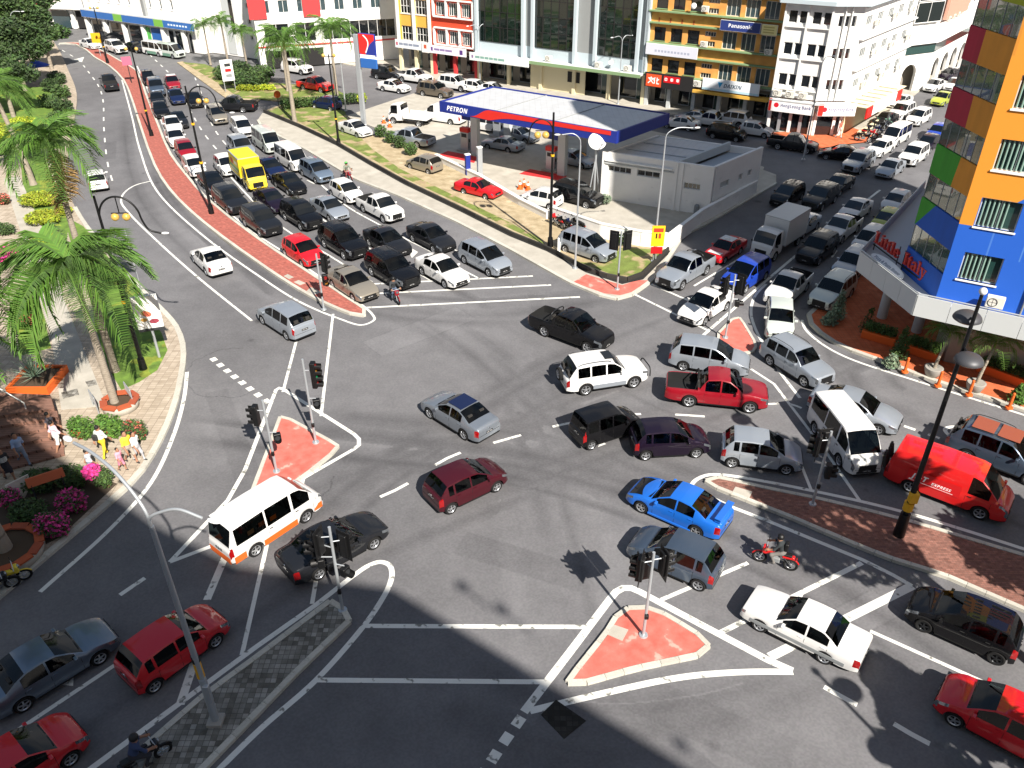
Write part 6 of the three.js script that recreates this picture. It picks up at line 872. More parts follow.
// lorries: a cab from the loft, a chassis, a cargo body
KIND.cab = { L: 1.75, W: 1.76, H: 2.1, wb: 2.6, fo: 0.72, r: 0.36, gc: 0.35, hood: [0.05, 0.95], cowl: [0.16, 1.2], roofF: [0.55, 2.02], roofR: [1.6, 2.06], glassB: [1.71, 1.3], tail: [1.73, 1.2], belt: [1.12, 1.12], wr: 0.86, win: [[0.45, 1.25]], rearLamp: 'none', boxy: 1 };
function lorry(paint, label, [x, z], turn, L, boxParts) {
  const o = thing('lorry', label, 'lorry', x, 0.004, z, turn, 'vehicles in traffic and parked'), c = new THREE.Group(); c.name = 'cab'; c.position.x = L / 2 - 0.875; o.add(c);
  const g = carGeometry('cab');
  for (const n in g) { if (n === 'extra') continue; const q = n.startsWith('bumper') ? 'bumper_underside' :  n.startsWith('side_window') ? 'side_window' : n.startsWith('headlight') ? 'headlight' : n.startsWith('tail_light') ? 'corner_trim' : n; obj(q === 'body' ? 'cab_body' : q, g[n], q.includes('window') || q === 'windscreen' ? VM.glass : q === 'headlight' ? VM.head : q === 'underbody' ? VM.under : paintMat(paint), c); }
  obj('grille', g.extra.grille, VM.trim, c); obj('license_plate', g.extra.plateF, VM.plate, c); for (const s of [1, -1]) obj('wing_mirror', g.extra.mirror(s), VM.trim, c);
  obj('chassis', [box(L - 0.3, 0.16, 0.8, -0.1, 0.62, 0), box(0.5, 0.3, 0.3, 0.1, 0.5, 0.7)], VM.under, o);
  const wg = wheelGeo(0.36);
  for (const wx of [L / 2 - 0.72, -L / 2 + 0.95]) for (const s of [1, -1]) { const w = new THREE.Group(); w.name = 'wheel'; w.position.set(wx, 0.36, s * 0.76); if (s < 0) w.rotation.y = Math.PI; o.add(w); obj('tyre', wg.tyre, M.rubber, w); obj('rim', wg.rim, VM.rim, w); }
  boxParts(o, -L / 2 + (L - 1.9) / 2, L - 1.95); return o;
}
const cargoBox = (mat, h, extra) => (o, cx, len) => {
  obj('cargo_box', rbox(len, h, 1.85, 0.03, cx, 0.78 + h / 2, 0), mat, o);
  obj('box_rail', [box(len + 0.02, 0.06, 1.88, cx, 0.8, 0), box(len + 0.02, 0.06, 1.88, cx, 0.76 + h, 0)], M.galv, o);
  for (const s of [1, -1]) { obj('rear_door', rbox(0.03, h - 0.2, 0.86, 0.01, cx - len / 2 - 0.01, 0.78 + h / 2, s * 0.45), mat, o); obj('tail_light', box(0.04, 0.12, 0.16, cx - len / 2 - 0.02, 0.66, s * 0.78), VM.tail, o); }
  if (extra) extra(o, cx, len);
};
lorry('white', 'white box lorry waiting in the right street beside a silver saloon', [19.19,-55.31], -2.3, 5.3, cargoBox(std(0xcfd2d2, 0.55), 1.9));
lorry('yellow', 'yellow box lorry with printed sides in the middle of the queue', [-22.74,-69.42], -1.02, 5.0, (o, cx, len) => {
  cargoBox(std(0xd8bb1a, 0.5), 1.7)(o, cx, len);
  const mat = textPanel(2.6, 1.4, (g, W, H) => { g.fillStyle = '#e3c81f'; g.fillRect(0, 0, W, H); g.fillStyle = '#3a8f3a'; g.fillRect(0, H * 0.55, W, H * 0.18); g.fillStyle = '#c8402a'; g.beginPath(); g.ellipse(W * 0.3, H * 0.34, W * 0.17, H * 0.2, 0, 0, 7); g.fill(); g.fillStyle = '#f4ead0'; g.fillRect(W * 0.56, H * 0.2, W * 0.32, H * 0.2); g.fillStyle = '#2a5aa8'; g.fillRect(W * 0.08, H * 0.8, W * 0.8, H * 0.08); });
  for (const s of [1, -1]) { const p = obj('printed_side', new THREE.PlaneGeometry(2.6, 1.4), mat, o); p.position.set(cx, 1.64, s * 0.934); if (s < 0) p.rotation.y = Math.PI; }
  obj('roof_tarpaulin', rbox(len - 0.1, 0.03, 1.7, 0.01, cx, 2.5, 0), std(0xc9c22c, 0.7), o);
});
lorry('white', 'white flatbed lorry parked at the left of the filling station', [-10.74,-88.18], 2.75, 4.7, (o, cx, len) => {
  obj('flatbed', box(len, 0.1, 1.8, cx, 0.82, 0), M.white, o);
  for (const s of [1, -1]) obj('drop_side', box(len, 0.36, 0.05, cx, 1.05, s * 0.88), M.white, o); obj('tailgate', box(0.05, 0.36, 1.7, cx - len / 2, 1.05, 0), M.white, o);
});

// ---------- street furniture ----------
const lensR = std(0x7a1a18, 0.3), lensA = std(0x8a5a10, 0.3), lensG = new THREE.MeshStandardMaterial({ color: 0x0c7a4a, roughness: 0.3 });
function signalHead(parent, x, y, z, turn, n = 3, board = true) {
  const g = new THREE.Group(); g.name = 'signal_head'; g.position.set(x, y, z); g.rotation.y = turn; parent.add(g); const h = n * 0.32 + 0.08;
  obj('housing', rbox(0.34, h, 0.24, 0.04, 0, 0, 0), M.black, g); if (board) obj('backboard', rbox(0.62, h + 0.28, 0.03, 0.012, 0, 0, -0.02), M.black, g);
  for (let i = 0; i < n; i++) { const yy = h / 2 - 0.2 - i * 0.32; obj('visor', new THREE.CylinderGeometry(0.145, 0.15, 0.26, 14, 1, true, Math.PI * 0.28, Math.PI * 1.44).rotateX(Math.PI / 2).rotateZ(Math.PI).translate(0, yy, 0.24), M.black, g); obj('lens', cyl(0.115, 0.115, 0.02, 14).rotateX(Math.PI / 2).translate(0, yy, 0.128), n === 1 ? M.darkgrey : [lensR, lensA, lensG][i % 3], g); }
}
function signal(p, h, label, heads, y = 0.1) {                       // heads: [offset x, y, z, facing, lenses]
  const o = thing('traffic_light', label, 'traffic light', p[0], y, p[1], 0, 'traffic lights of the junction');
  obj('pole', bar([0, 0, 0], [0, h, 0], 0.062, 0.055, 12), M.galv, o); obj('base_flange', [cyl(0.16, 0.18, 0.06, 12, 0, 0.03, 0)], M.galv, o); obj('push_button', rbox(0.14, 0.2, 0.12, 0.02, 0.02, 1.1, 0.09), M.black, o);
  heads.forEach(([x, yy, z, t, n, b]) => { signalHead(o, x, yy, z, t, n || 3, b !== 0); obj('bracket', bar([0, yy + 0.25, 0], [x, yy + 0.25, z], 0.025), M.galv, o); });
}
signal([4.83,-20.28], 4.2, 'signal pole with black heads both sides on the large red island', [[-0.42, 3.55, 0.1, -1.9], [0.42, 3.6, -0.1, 1.9], [-0.2, 3.2, -0.35, 3.4]]);
signal([-9.58,-32.03], 4.75, 'tall signal pole on the left red island nearer the junction', [[0.42, 3.9, 0, 1.5, 4, 0], [0.34, 2.35, 0, 0.3, 1, 0]]);
signal([-10.96,-29.8], 4.0, 'signal pole on the left red island behind the white minibus', [[-0.42, 3.2, 0, -1.7, 3, 0], [0.34, 2.0, 0, 0.4, 1, 0]]);
signal([-6.44,-21.47], 4.25, 'signal pole with a cluster of black heads at the tip of the paved median', [[-0.45, 3.55, 0.05, -1.9], [-0.5, 2.55, 0, -1.3, 1, 0], [0.42, 3.3, -0.1, 2.6], [0.35, 2.2, 0.1, 1.0, 1, 0], [-0.75, 3.0, -0.3, -1.5, 2, 0]]);
signal([-11.85,-45.87], 3.8, 'signal pole at the tip of the long red brick median', [[0.4, 3.2, 0, 2.4], [0.34, 2.1, 0.05, 0.5, 2, 0]]);
signal([13.28,-27.5], 4.0, 'signal pole at the left tip of the shaded brick median', [[-0.45, 3.3, 0.05, -2.0], [-0.05, 3.2, -0.4, 3.3], [0.3, 1.9, 0, 1.4, 2, 0]]);
signal([12.66,-42.33], 4.1, 'signal pole on the small red island at the right', [[-0.42, 3.4, 0, -2.2], [0.4, 3.5, 0, 2.3], [0.36, 2.3, 0, 1.5, 1, 0]]);
signal([6.92,-48.68], 4.05, 'signal pole on the red ramp at the station corner', [[-0.42, 3.45, 0, 2.7], [0.42, 3.45, 0, 3.6]], 0.13);
const LM = { globe: new THREE.MeshPhysicalMaterial({ color: 0xc4a050, roughness: 0.25, clearcoat: 0.5 }), opal: std(0xd8dadb, 0.35) };
function lampHead(o, a, b, name = 'lamp_head') { const v = new THREE.Vector3(b[0] - a[0], b[1] - a[1], b[2] - a[2]).normalize(), g = new THREE.SphereGeometry(0.5, 14, 8).scale(0.42, 0.13, 0.2); g.rotateZ(0).translate(0.36, 0, 0); const m = obj(name, g, LM.opal, o); m.position.set(...b); m.rotation.y = Math.atan2(-v.z, v.x); m.rotation.z = Math.asin(v.y) * 0.6; }
{ // near lamp with two curved arms on the paved median
  const p = [-9.8,-16.69], o = thing('street_lamp', 'grey street lamp with two curved arms on the paved median', 'street lamp', p[0], 0.13, p[1], 0), l = [-12.54,10.1,-18.77], r = [-8.21,9.5,-16.28], q = v => [v[0] - p[0], v[1] - 0.13, v[2] - p[1]], L = q(l), R = q(r);
  obj('pole', bar([0, 0, 0], [-0.12, 8.6, -0.1], 0.11, 0.07, 14), M.galv, o); obj('base_sleeve', bar([0, 0, 0], [-0.02, 2.2, -0.02], 0.13, 0.12, 14), M.galv, o); obj('base_plinth', [rbox(0.5, 0.16, 0.5, 0.03, 0, 0.06, 0)], M.concrete, o);
  obj('lamp_arm', tube([[-0.12, 8.5, -0.1], [-0.2, 9.2, -0.15], [L[0] * 0.35, 9.9, L[2] * 0.35], [L[0] * 0.7, L[1] + 0.12, L[2] * 0.7], L], 0.05, 26), M.galv, o); obj('lamp_arm', tube([[-0.12, 8.3, -0.1], [-0.1, 8.9, -0.05], [R[0] * 0.3, 9.35, R[2] * 0.3], [R[0] * 0.6, R[1] + 0.15, R[2] * 0.6], R], 0.045, 26), M.galv, o);
  lampHead(o, [0, 10.2, 0], L); lampHead(o, [0, 9.5, 0], R);
  obj('reflector_band', bar([-0.05, 2.25, -0.05], [-0.06, 2.9, -0.06], 0.125, 0.12, 12), M.yellow, o); obj('reflector_band', bar([-0.06, 2.95, -0.06], [-0.07, 3.25, -0.07], 0.122, 0.12, 12), M.black, o); obj('cable_box', rbox(0.2, 0.8, 0.16, 0.03, 0.08, 1.6, 0.1), M.galv, o);
}
function domeLamp(p, label, y = 0.13) { const o = thing('dome_lamp', label, 'street lamp', p[0], y, p[1], 0); obj('pole', bar([0, 0, 0], [0, 11.3, 0], 0.13, 0.06, 12), M.blackpole, o); obj('pole_foot', cyl(0.2, 0.24, 1.2, 12, 0, 0.6, 0), M.blackpole, o); obj('yellow_band', cyl(0.2, 0.2, 0.4, 12, 0, 1.6, 0), M.yellow, o); obj('band_plate', rbox(0.34, 0.5, 0.3, 0.04, 0.05, 2.1, 0.05), M.yellow, o); obj('finial', new THREE.SphereGeometry(0.14, 12, 8).translate(0, 11.4, 0), LM.opal, o);
  for (const [dx, h, dz] of [[0, 8.9, 0.55], [0.15, 10.0, -0.6]]) { const g = new THREE.Group(); g.name = 'lamp_dome'; g.position.set(dx, h, dz); o.add(g); obj('dome_top', new THREE.SphereGeometry(0.5, 22, 8, 0, Math.PI * 2, 0, Math.PI / 2).scale(1, 0.62, 1), std(0x4a4b4f, 0.5, 0.3), g); obj('dome_lens', new THREE.SphereGeometry(0.46, 22, 6, 0, Math.PI * 2, Math.PI / 2, Math.PI / 2).scale(1, 0.3, 1), LM.globe, g); obj('dome_arm', bar([0, 0.1, 0], [-dx, 0.3, -dz], 0.04), M.blackpole, g); } }
domeLamp([16.31,-25.55], 'tall black lamp with two dark domes on the shaded brick median');
domeLamp([[12,-15.75][0] + 8.9 * SUN.x / SUN.y, [12,-15.75][1] + 8.9 * SUN.z / SUN.y - 0.5], 'black dome lamp out of frame whose shadow lies at the lower right', 0);
function archLamp(p, h, turn, label, globes, y = 0.13) { // black pole with a half ring arm and twin globes
  const o = thing('arch_lamp', label, 'street lamp', p[0], y, p[1], turn); obj('pole', bar([0, 0, 0], [0, h, 0], 0.12, 0.06, 12), M.blackpole, o); obj('pole_foot', cyl(0.18, 0.22, 0.7, 12, 0, 0.35, 0), M.blackpole, o); obj('gold_ring', cyl(0.13, 0.13, 0.14, 12, 0, h * 0.72, 0), M.yellow, o); obj('gold_ring', cyl(0.14, 0.14, 0.14, 12, 0, h * 0.42, 0), M.yellow, o);
  const R = 1.0, ring = []; for (let i = 0; i <= 12; i++) { const a = Math.PI * (1 - i / 12); ring.push([R + R * Math.cos(a), h - 1.2 + 1.15 * Math.sin(a), 0]); } ring.push([2 * R + 0.25, h - 1.8, 0], [2 * R + 0.8, h - 2.0, 0]); obj('arch_arm', tube(ring, 0.05, 30), M.blackpole, o);
  if (globes) { for (const dx of [0.75, 1.3]) { obj('globe', new THREE.SphereGeometry(0.2, 16, 10).translate(dx, h - 1.1, 0), LM.globe, o); } obj('globe_bar', [bar([0.6, h - 0.9, 0], [1.45, h - 0.9, 0], 0.03), bar([R, h - 0.05, 0], [R, h - 0.9, 0], 0.03)], M.blackpole, o); }
  obj('lamp_head', new THREE.SphereGeometry(0.5, 12, 8).scale(0.4, 0.12, 0.18).translate(2 * R + 1.0, h - 2.0, 0), LM.opal, o);
}
archLamp([-23.91,-62.15], 9.8, 0.1, 'black arch lamp with twin yellow globes on the red brick median among the queue', true);
archLamp([-20.52,-38.75], 10.0, 0.05, 'black arch lamp with orange globes on the lawn beside the near palm', true);
{ // station pole: ring to the left with twin globes
  const p = [2.78,-55.67], o = thing('arch_lamp', 'black arch lamp with twin pale globes in front of the canopy', 'street lamp', p[0], 0.12, p[1], 0), h = 9.6; obj('pole', bar([0, 0, 0], [0, h, 0], 0.12, 0.07, 12), M.blackpole, o); obj('pole_foot', cyl(0.18, 0.22, 0.7, 12, 0, 0.35, 0), M.blackpole, o); obj('gold_ring', cyl(0.13, 0.13, 0.14, 12, 0, h * 0.7, 0), M.yellow, o);
  const ring = []; for (let i = 0; i <= 12; i++) { const a = Math.PI * i / 12; ring.push([-0.8 + 0.8 * Math.cos(a), h - 1.4 + 0.95 * Math.sin(a), 0]); } ring.push([-1.7, h - 2.2, 0]); obj('arch_arm', tube(ring, 0.045, 26), M.blackpole, o); for (const dx of [-1.05, -0.5]) obj('globe', new THREE.SphereGeometry(0.24, 16, 10).translate(dx, h - 1.5, 0), LM.globe, o); obj('globe_bar', bar([-1.2, h - 1.2, 0], [-0.3, h - 1.2, 0], 0.03), M.blackpole, o);
}
function blackPole(p, h, label, y = 0.13) { const o = thing('lamp_pole', label, 'lamp pole', p[0], y, p[1], 0); obj('pole', bar([0, 0, 0], [0, h, 0], 0.12, 0.06, 12), M.blackpole, o); obj('pole_foot', cyl(0.18, 0.22, 0.6, 12, 0, 0.3, 0), M.blackpole, o); obj('gold_ring', cyl(0.13, 0.13, 0.12, 12, 0, h * 0.3, 0), M.yellow, o); obj('cross_arm', bar([-0.5, h - 0.2, 0], [0.5, h - 0.2, 0], 0.035), M.blackpole, o); for (const s of [-0.5, 0.5]) obj('globe', new THREE.SphereGeometry(0.17, 12, 8).translate(s, h - 0.1, 0), LM.globe, o); }
blackPole([-36.53,-83.44], 8.4, 'black lamp pole on the red brick median by the bend'); blackPole([-17.02,-80.41], 8.4, 'black lamp pole on the grass verge before the parked white saloon'); blackPole([-55.08,-117.53], 7, 'black lamp pole at the far end of the red brick median');
function armLamp(p, h, dir, len, label, double = false, mat = M.galv, y = 0.13) { const o = thing('street_lamp', label, 'street lamp', p[0], y, p[1], dir); obj('pole', bar([0, 0, 0], [0, h - 0.5, 0], 0.08, 0.045, 10), mat, o); obj('base_flange', cyl(0.17, 0.19, 0.08, 10, 0, 0.04, 0), mat, o); for (const s of double ? [1, -1] : [1]) { obj('lamp_arm', tube([[0, h - 0.6, 0], [0.06 * s, h - 0.1, 0], [len * 0.4 * s, h + 0.25, 0], [len * s, h + 0.2, 0]], 0.035, 16), mat, o); obj('lamp_head', new THREE.SphereGeometry(0.5, 12, 8).scale(0.4, 0.12, 0.18).translate(s * (len + 0.3), h + 0.2, 0), LM.opal, o); } }
armLamp([4.36,-51.91], 9.0, Math.PI, 1.2, 'slim white lamp with a short arm beside the parked silver family van'); armLamp([9.93,-53.06], 9.0, 0.2, 1.8, 'slim white lamp carrying a yellow sign at the station corner');
armLamp([-4,-106.59], 6.4, 0.5, 1.2, 'white twin arm lamp before the orange shophouse', true); armLamp([12.11,-95.97], 7, 0.5, 1.1, 'white twin arm lamp behind the canopy roof', true); armLamp([27.24,-75.75], 8.8, 0.6, 1.2, 'white lamp post before the bank corner'); armLamp([-19.45,-120.08], 6, 0.3, 1, 'thin white lamp before the white showroom'); armLamp([-18.46,-92.96], 7, 2.9, 1, 'grey lamp post at the hedge beside the blue hatchback', false, M.galv); armLamp([-63.31,-112.11], 7, 0.4, 1.2, 'white lamp post among the trees at the top left', false, M.galv);
{ const p = [-23.23,-46.28], o = thing('slim_pole', 'slim grey pole at the kerb behind the poster board', 'pole', p[0], 0.13, p[1], 0); obj('pole', bar([0, 0, 0], [0, 5.2, 0], 0.045, 0.04, 8), M.galv, o); obj('base_flange', cyl(0.1, 0.1, 0.05, 8, 0, 0.02, 0), M.galv, o); }
{ // yellow sign on the station corner lamp
  const p = [10.14,-53.06], o = thing('warning_sign', 'yellow and red notice panel on the station corner post', 'sign', p[0] - 0.1, 0.13, p[1] + 0.15, 0); obj('sign_panel', box(0.9, 1.5, 0.04, 0, 2.0, 0.1), M.yellow, o); obj('sign_face', new THREE.PlaneGeometry(0.84, 1.44).translate(0, 2.0, 0.125), canvasMat(84, 144, (c, W, h) => { fill(c, '#e8c41a', 0, 0, W, h); fill(c, '#c43a22', 8, h * 0.1, W - 16, h * 0.2); fill(c, '#3a2a18', W * 0.3, h * 0.36, W * 0.14, h * 0.26); fill(c, '#c43a22', W * 0.54, h * 0.36, W * 0.2, h * 0.26); }), o); obj('lower_panel', box(0.8, 0.5, 0.04, 0, 0.95, 0.1), M.red, o); obj('post', bar([0, 0, 0.05], [0, 2.6, 0.05], 0.04), M.galv, o);
}
{ // flame sign pylon of the station
  const p = [-14.26,-84.5], o = thing('pylon_sign', 'tall station pylon with a red and blue flame board', 'sign', p[0], 0.1, p[1], -0.45); obj('post', rbox(0.5, 9.4, 0.3, 0.04, -1.0, 4.7, 0), M.galv, o);
  obj('logo_board', rbox(1.9, 2.1, 0.25, 0.08, 0.3, 8.5, 0), BM.petronBlue, o); obj('logo_face', new THREE.PlaneGeometry(1.8, 2.0).translate(0.3, 8.5, 0.135), canvasMat(180, 200, (c, W, h) => { fill(c, '#26348c', 0, 0, W, h); c.fillStyle = '#df2b26'; c.beginPath(); c.moveTo(0, 0); c.lineTo(W, 0); c.lineTo(W, h * 0.25); c.bezierCurveTo(W * 0.6, h * 0.45, W * 0.6, h * 0.6, W * 0.35, h * 0.95); c.lineTo(0, h * 0.9); c.fill(); c.strokeStyle = '#fff'; c.lineWidth = 12; c.beginPath(); c.moveTo(W * 0.3, h * 0.05); c.bezierCurveTo(W * 0.75, h * 0.3, W * 0.6, h * 0.5, W * 0.4, h * 0.85); c.stroke(); fill(c, '#fff', 0, h * 0.94, W, h * 0.06); }), o); obj('price_board', rbox(1.9, 0.9, 0.25, 0.06, 0.3, 6.8, 0), BM.signblue, o);
}
{ // poster board on the lawn
  const p = [-20.1,-40.04], o = thing('poster_board', 'white poster board on a post on the corner lawn', 'sign', p[0], 0.13, p[1], 0.35); obj('post', bar([0, 0, 0], [0, 2.0, 0], 0.08, 0.07, 10), M.galv, o); obj('board', rbox(1.35, 2.0, 0.14, 0.03, 0, 2.9, 0), M.white, o); obj('board_base', rbox(1.35, 0.16, 0.18, 0.02, 0, 1.83, 0), M.darkgrey, o); obj('poster', new THREE.PlaneGeometry(1.25, 1.85).translate(0, 2.92, 0.075), canvasMat(125, 185, (c, W, h) => { fill(c, '#f2efec', 0, 0, W, h); c.fillStyle = '#c8604a'; c.beginPath(); c.ellipse(W * 0.45, h * 0.55, W * 0.22, h * 0.09, 0.4, 0, 7); c.fill(); c.fillStyle = '#8e3a48'; c.beginPath(); c.ellipse(W * 0.7, h * 0.82, W * 0.2, h * 0.08, 0, 0, 7); c.fill(); c.fillStyle = '#d8a24a'; c.beginPath(); c.ellipse(W * 0.3, h * 0.74, W * 0.13, h * 0.06, 0, 0, 7); c.fill(); fill(c, '#b8a8a8', W * 0.25, h * 0.2, W * 0.5, 5); fill(c, '#b8a8a8', W * 0.3, h * 0.27, W * 0.4, 4); }), o);
}
{ const p = [-33.85,-102.01], o = thing('banner_board', 'white banner board at the road side of the garden', 'sign', p[0], 0.1, p[1], 0.5); obj('board', box(1.4, 2.4, 0.08, 0, 2.4, 0), M.white, o); for (const s of [-0.6, 0.6]) obj('post', bar([s, 0, 0], [s, 1.3, 0], 0.05), M.galv, o); for (let i = 0; i < 3; i++) obj('printed_block', box(0.7, 0.35, 0.02, 0.1, 1.8 + i * 0.6, 0.05), [M.grey, M.red, M.darkgrey][i], o); }
{ const p = [-57.94,-122.07], o = thing('road_sign', 'orange diamond road sign at the far end of the brick median', 'sign', p[0], 0.13, p[1], 0); obj('panel', box(1.3, 1.3, 0.04, 0, 2.4, 0.06).translate(0, 0, 0), M.yellow, o); obj('post', bar([0, 0, 0], [0, 3.0, 0], 0.05), M.galv, o); }
{ const p = [-47.35,-106.06], o = thing('notice_board', 'pink notice board standing on the far brick median', 'sign', p[0], 0.13, p[1], 0.3); obj('panel', box(1.1, 1.0, 0.05, 0, 2.6, 0.05), std(0xc8607a, 0.7), o); obj('post', bar([0, 0, 0], [0, 2.4, 0], 0.05), M.darkgrey, o); }
{ const p = [-26.42,-95.09], o = thing('work_sign', 'small round orange sign at the mouth of the side road', 'sign', p[0], 0.1, p[1], 0.6); obj('disc', cyl(0.4, 0.4, 0.04, 18).rotateX(Math.PI / 2).translate(0, 1.3, 0.03), M.orange, o); obj('post', bar([0, 0, 0], [0, 1.3, 0], 0.04), M.darkgrey, o); }
for (const [p, l] of [[[21.74,-38.44], 'orange bollard nearest the topiary on the tower pavement'], [[22.95,-37.02], 'second orange bollard along the tower kerb'], [[24.22,-36.15], 'third orange bollard along the tower kerb'], [[25.73,-34.94], 'rightmost orange bollard along the tower kerb']]) { const o = thing('bollard', l, 'bollard', p[0], 0.13, p[1], 0); obj('post', bar([0, 0, 0], [0, 0.85, 0], 0.09, 0.07, 10), M.orange, o); obj('base', cyl(0.18, 0.2, 0.08, 12, 0, 0.04, 0), M.orange, o); obj('cap', new THREE.SphereGeometry(0.08, 10, 6).translate(0, 0.86, 0), M.orange, o); }
for (const [p, l] of [[[0.68,-67.91], 'left orange traffic cone on the forecourt'], [[1.03,-68.4], 'middle orange traffic cone on the forecourt'], [[1.37,-67.66], 'right orange traffic cone on the forecourt'], [[-12.78,-86.67], 'orange traffic cone beside the flatbed lorry'], [[-13.61,-88.18], 'orange traffic cone behind the flatbed lorry']]) { const o = thing('traffic_cone', l, 'traffic cone', p[0], 0.1, p[1], 0); obj('cone', cyl(0.03, 0.2, 0.75, 12, 0, 0.4, 0), M.orange, o); obj('foot', rbox(0.5, 0.05, 0.5, 0.02, 0, 0.03, 0), M.orange, o); obj('white_band', cyl(0.085, 0.125, 0.16, 12, 0, 0.5, 0), M.white, o); }
for (const [p, l, h] of [[[-2.84,-70.98], 'white gate post of the forecourt', 2.6], [[-3.93,-71.52], 'blue and white flag post by the forecourt', 1.8]]) { const o = thing('gate_post', l, 'post', p[0], 0.1, p[1], 0.5); obj('post', rbox(0.45, h, 0.3, 0.03, 0, h / 2, 0), h > 2 ? M.galv : BM.petronBlue, o); obj('cap', rbox(0.5, 0.1, 0.35, 0.02, 0, h + 0.05, 0), M.white, o); }
for (const [p, l] of [[[3.33,-54.95], 'short white marker post by the drain below the arch lamp'], [[3.37,-54.25], 'short white marker post nearest the drain wall']]) { const o = thing('marker_post', l, 'post', p[0], 0.13, p[1], 0); obj('post', bar([0, 0, 0], [0, 0.9, 0], 0.08, 0.07, 10), M.white, o); obj('cap', new THREE.SphereGeometry(0.075, 10, 6).translate(0, 0.9, 0), M.white, o); }
// ---------- motorcycles ----------
const MC = {};
function bikeGeo() {
  if (MC.w) return MC; const wh = new THREE.TorusGeometry(0.25, 0.05, 8, 22); MC.w = wh; MC.rim = merge([new THREE.TorusGeometry(0.19, 0.015, 5, 18), cyl(0.05, 0.05, 0.1, 8).rotateX(Math.PI / 2), ...[0, 1, 2].map(i => box(0.38, 0.02, 0.02).rotateZ(i * Math.PI / 3))]);
  MC.frame = merge([bar([0.42, 0.8, 0], [0.1, 0.45, 0], 0.03), bar([0.1, 0.45, 0], [-0.3, 0.42, 0], 0.03), bar([-0.3, 0.42, 0], [-0.6, 0.32, 0.08], 0.025), bar([-0.3, 0.42, 0], [-0.6, 0.32, -0.08], 0.025), bar([-0.2, 0.68, 0], [-0.58, 0.35, 0.1], 0.02), bar([-0.2, 0.68, 0], [-0.58, 0.35, -0.1], 0.02)]);
  MC.fork = merge([bar([0.62, 0.3, 0.07], [0.44, 0.92, 0.07], 0.022), bar([0.62, 0.3, -0.07], [0.44, 0.92, -0.07], 0.022), bar([0.4, 1.0, -0.32], [0.44, 0.98, 0.32], 0.018)]);
  MC.engine = merge([rbox(0.34, 0.24, 0.22, 0.04, 0.0, 0.4, 0), bar([-0.1, 0.3, 0.13], [-0.7, 0.38, 0.14], 0.035, 0.05)]); MC.cowl = merge([rbox(0.5, 0.2, 0.2, 0.07, 0.22, 0.72, 0).rotateZ(-0.1), rbox(0.2, 0.34, 0.3, 0.07, 0.47, 0.78, 0), rbox(0.5, 0.14, 0.2, 0.05, -0.5, 0.66, 0).rotateZ(-0.06)]); MC.seat = rbox(0.68, 0.1, 0.24, 0.045, -0.26, 0.79, 0); MC.fender = merge([new THREE.TorusGeometry(0.31, 0.03, 5, 12, 2.0).rotateZ(0.3).translate(0.62, 0.3, 0), new THREE.TorusGeometry(0.32, 0.03, 5, 12, 1.8).rotateZ(0.9).translate(-0.6, 0.3, 0)]); return MC;
}
function motorcycle([x, z], turn, paint, label, y = 0.004, lean = 0) {
  const o = thing('motorcycle', label, 'motorcycle', x, y, z, turn, 'motorcycles'), g = bikeGeo(); o.rotation.x = lean; for (const wx of [0.62, -0.6]) { const w = new THREE.Group(); w.name = 'wheel'; w.position.set(wx, 0.3, 0); o.add(w); obj('tyre', g.w, M.rubber, w); obj('rim', g.rim, VM.rim, w); }
  obj('frame', g.frame, M.darkgrey, o); obj('fork', g.fork, M.galv, o); obj('engine', g.engine, M.grey, o); obj('fairing', g.cowl, paintMat(paint), o); obj('seat', g.seat, M.black, o); obj('mudguards', g.fender, paintMat(paint), o);
  obj('headlight', new THREE.SphereGeometry(0.09, 12, 8).scale(0.6, 1, 1).translate(0.58, 0.86, 0), VM.head, o); obj('tail_light', rbox(0.05, 0.07, 0.14, 0.02, -0.78, 0.68, 0), VM.tail, o); for (const s of [1, -1]) obj('wing_mirror', [bar([0.42, 0.98, s * 0.24], [0.4, 1.14, s * 0.3], 0.01), new THREE.SphereGeometry(0.05, 8, 6).scale(0.4, 1, 1).translate(0.4, 1.16, s * 0.31)], M.black, o); return o;
}

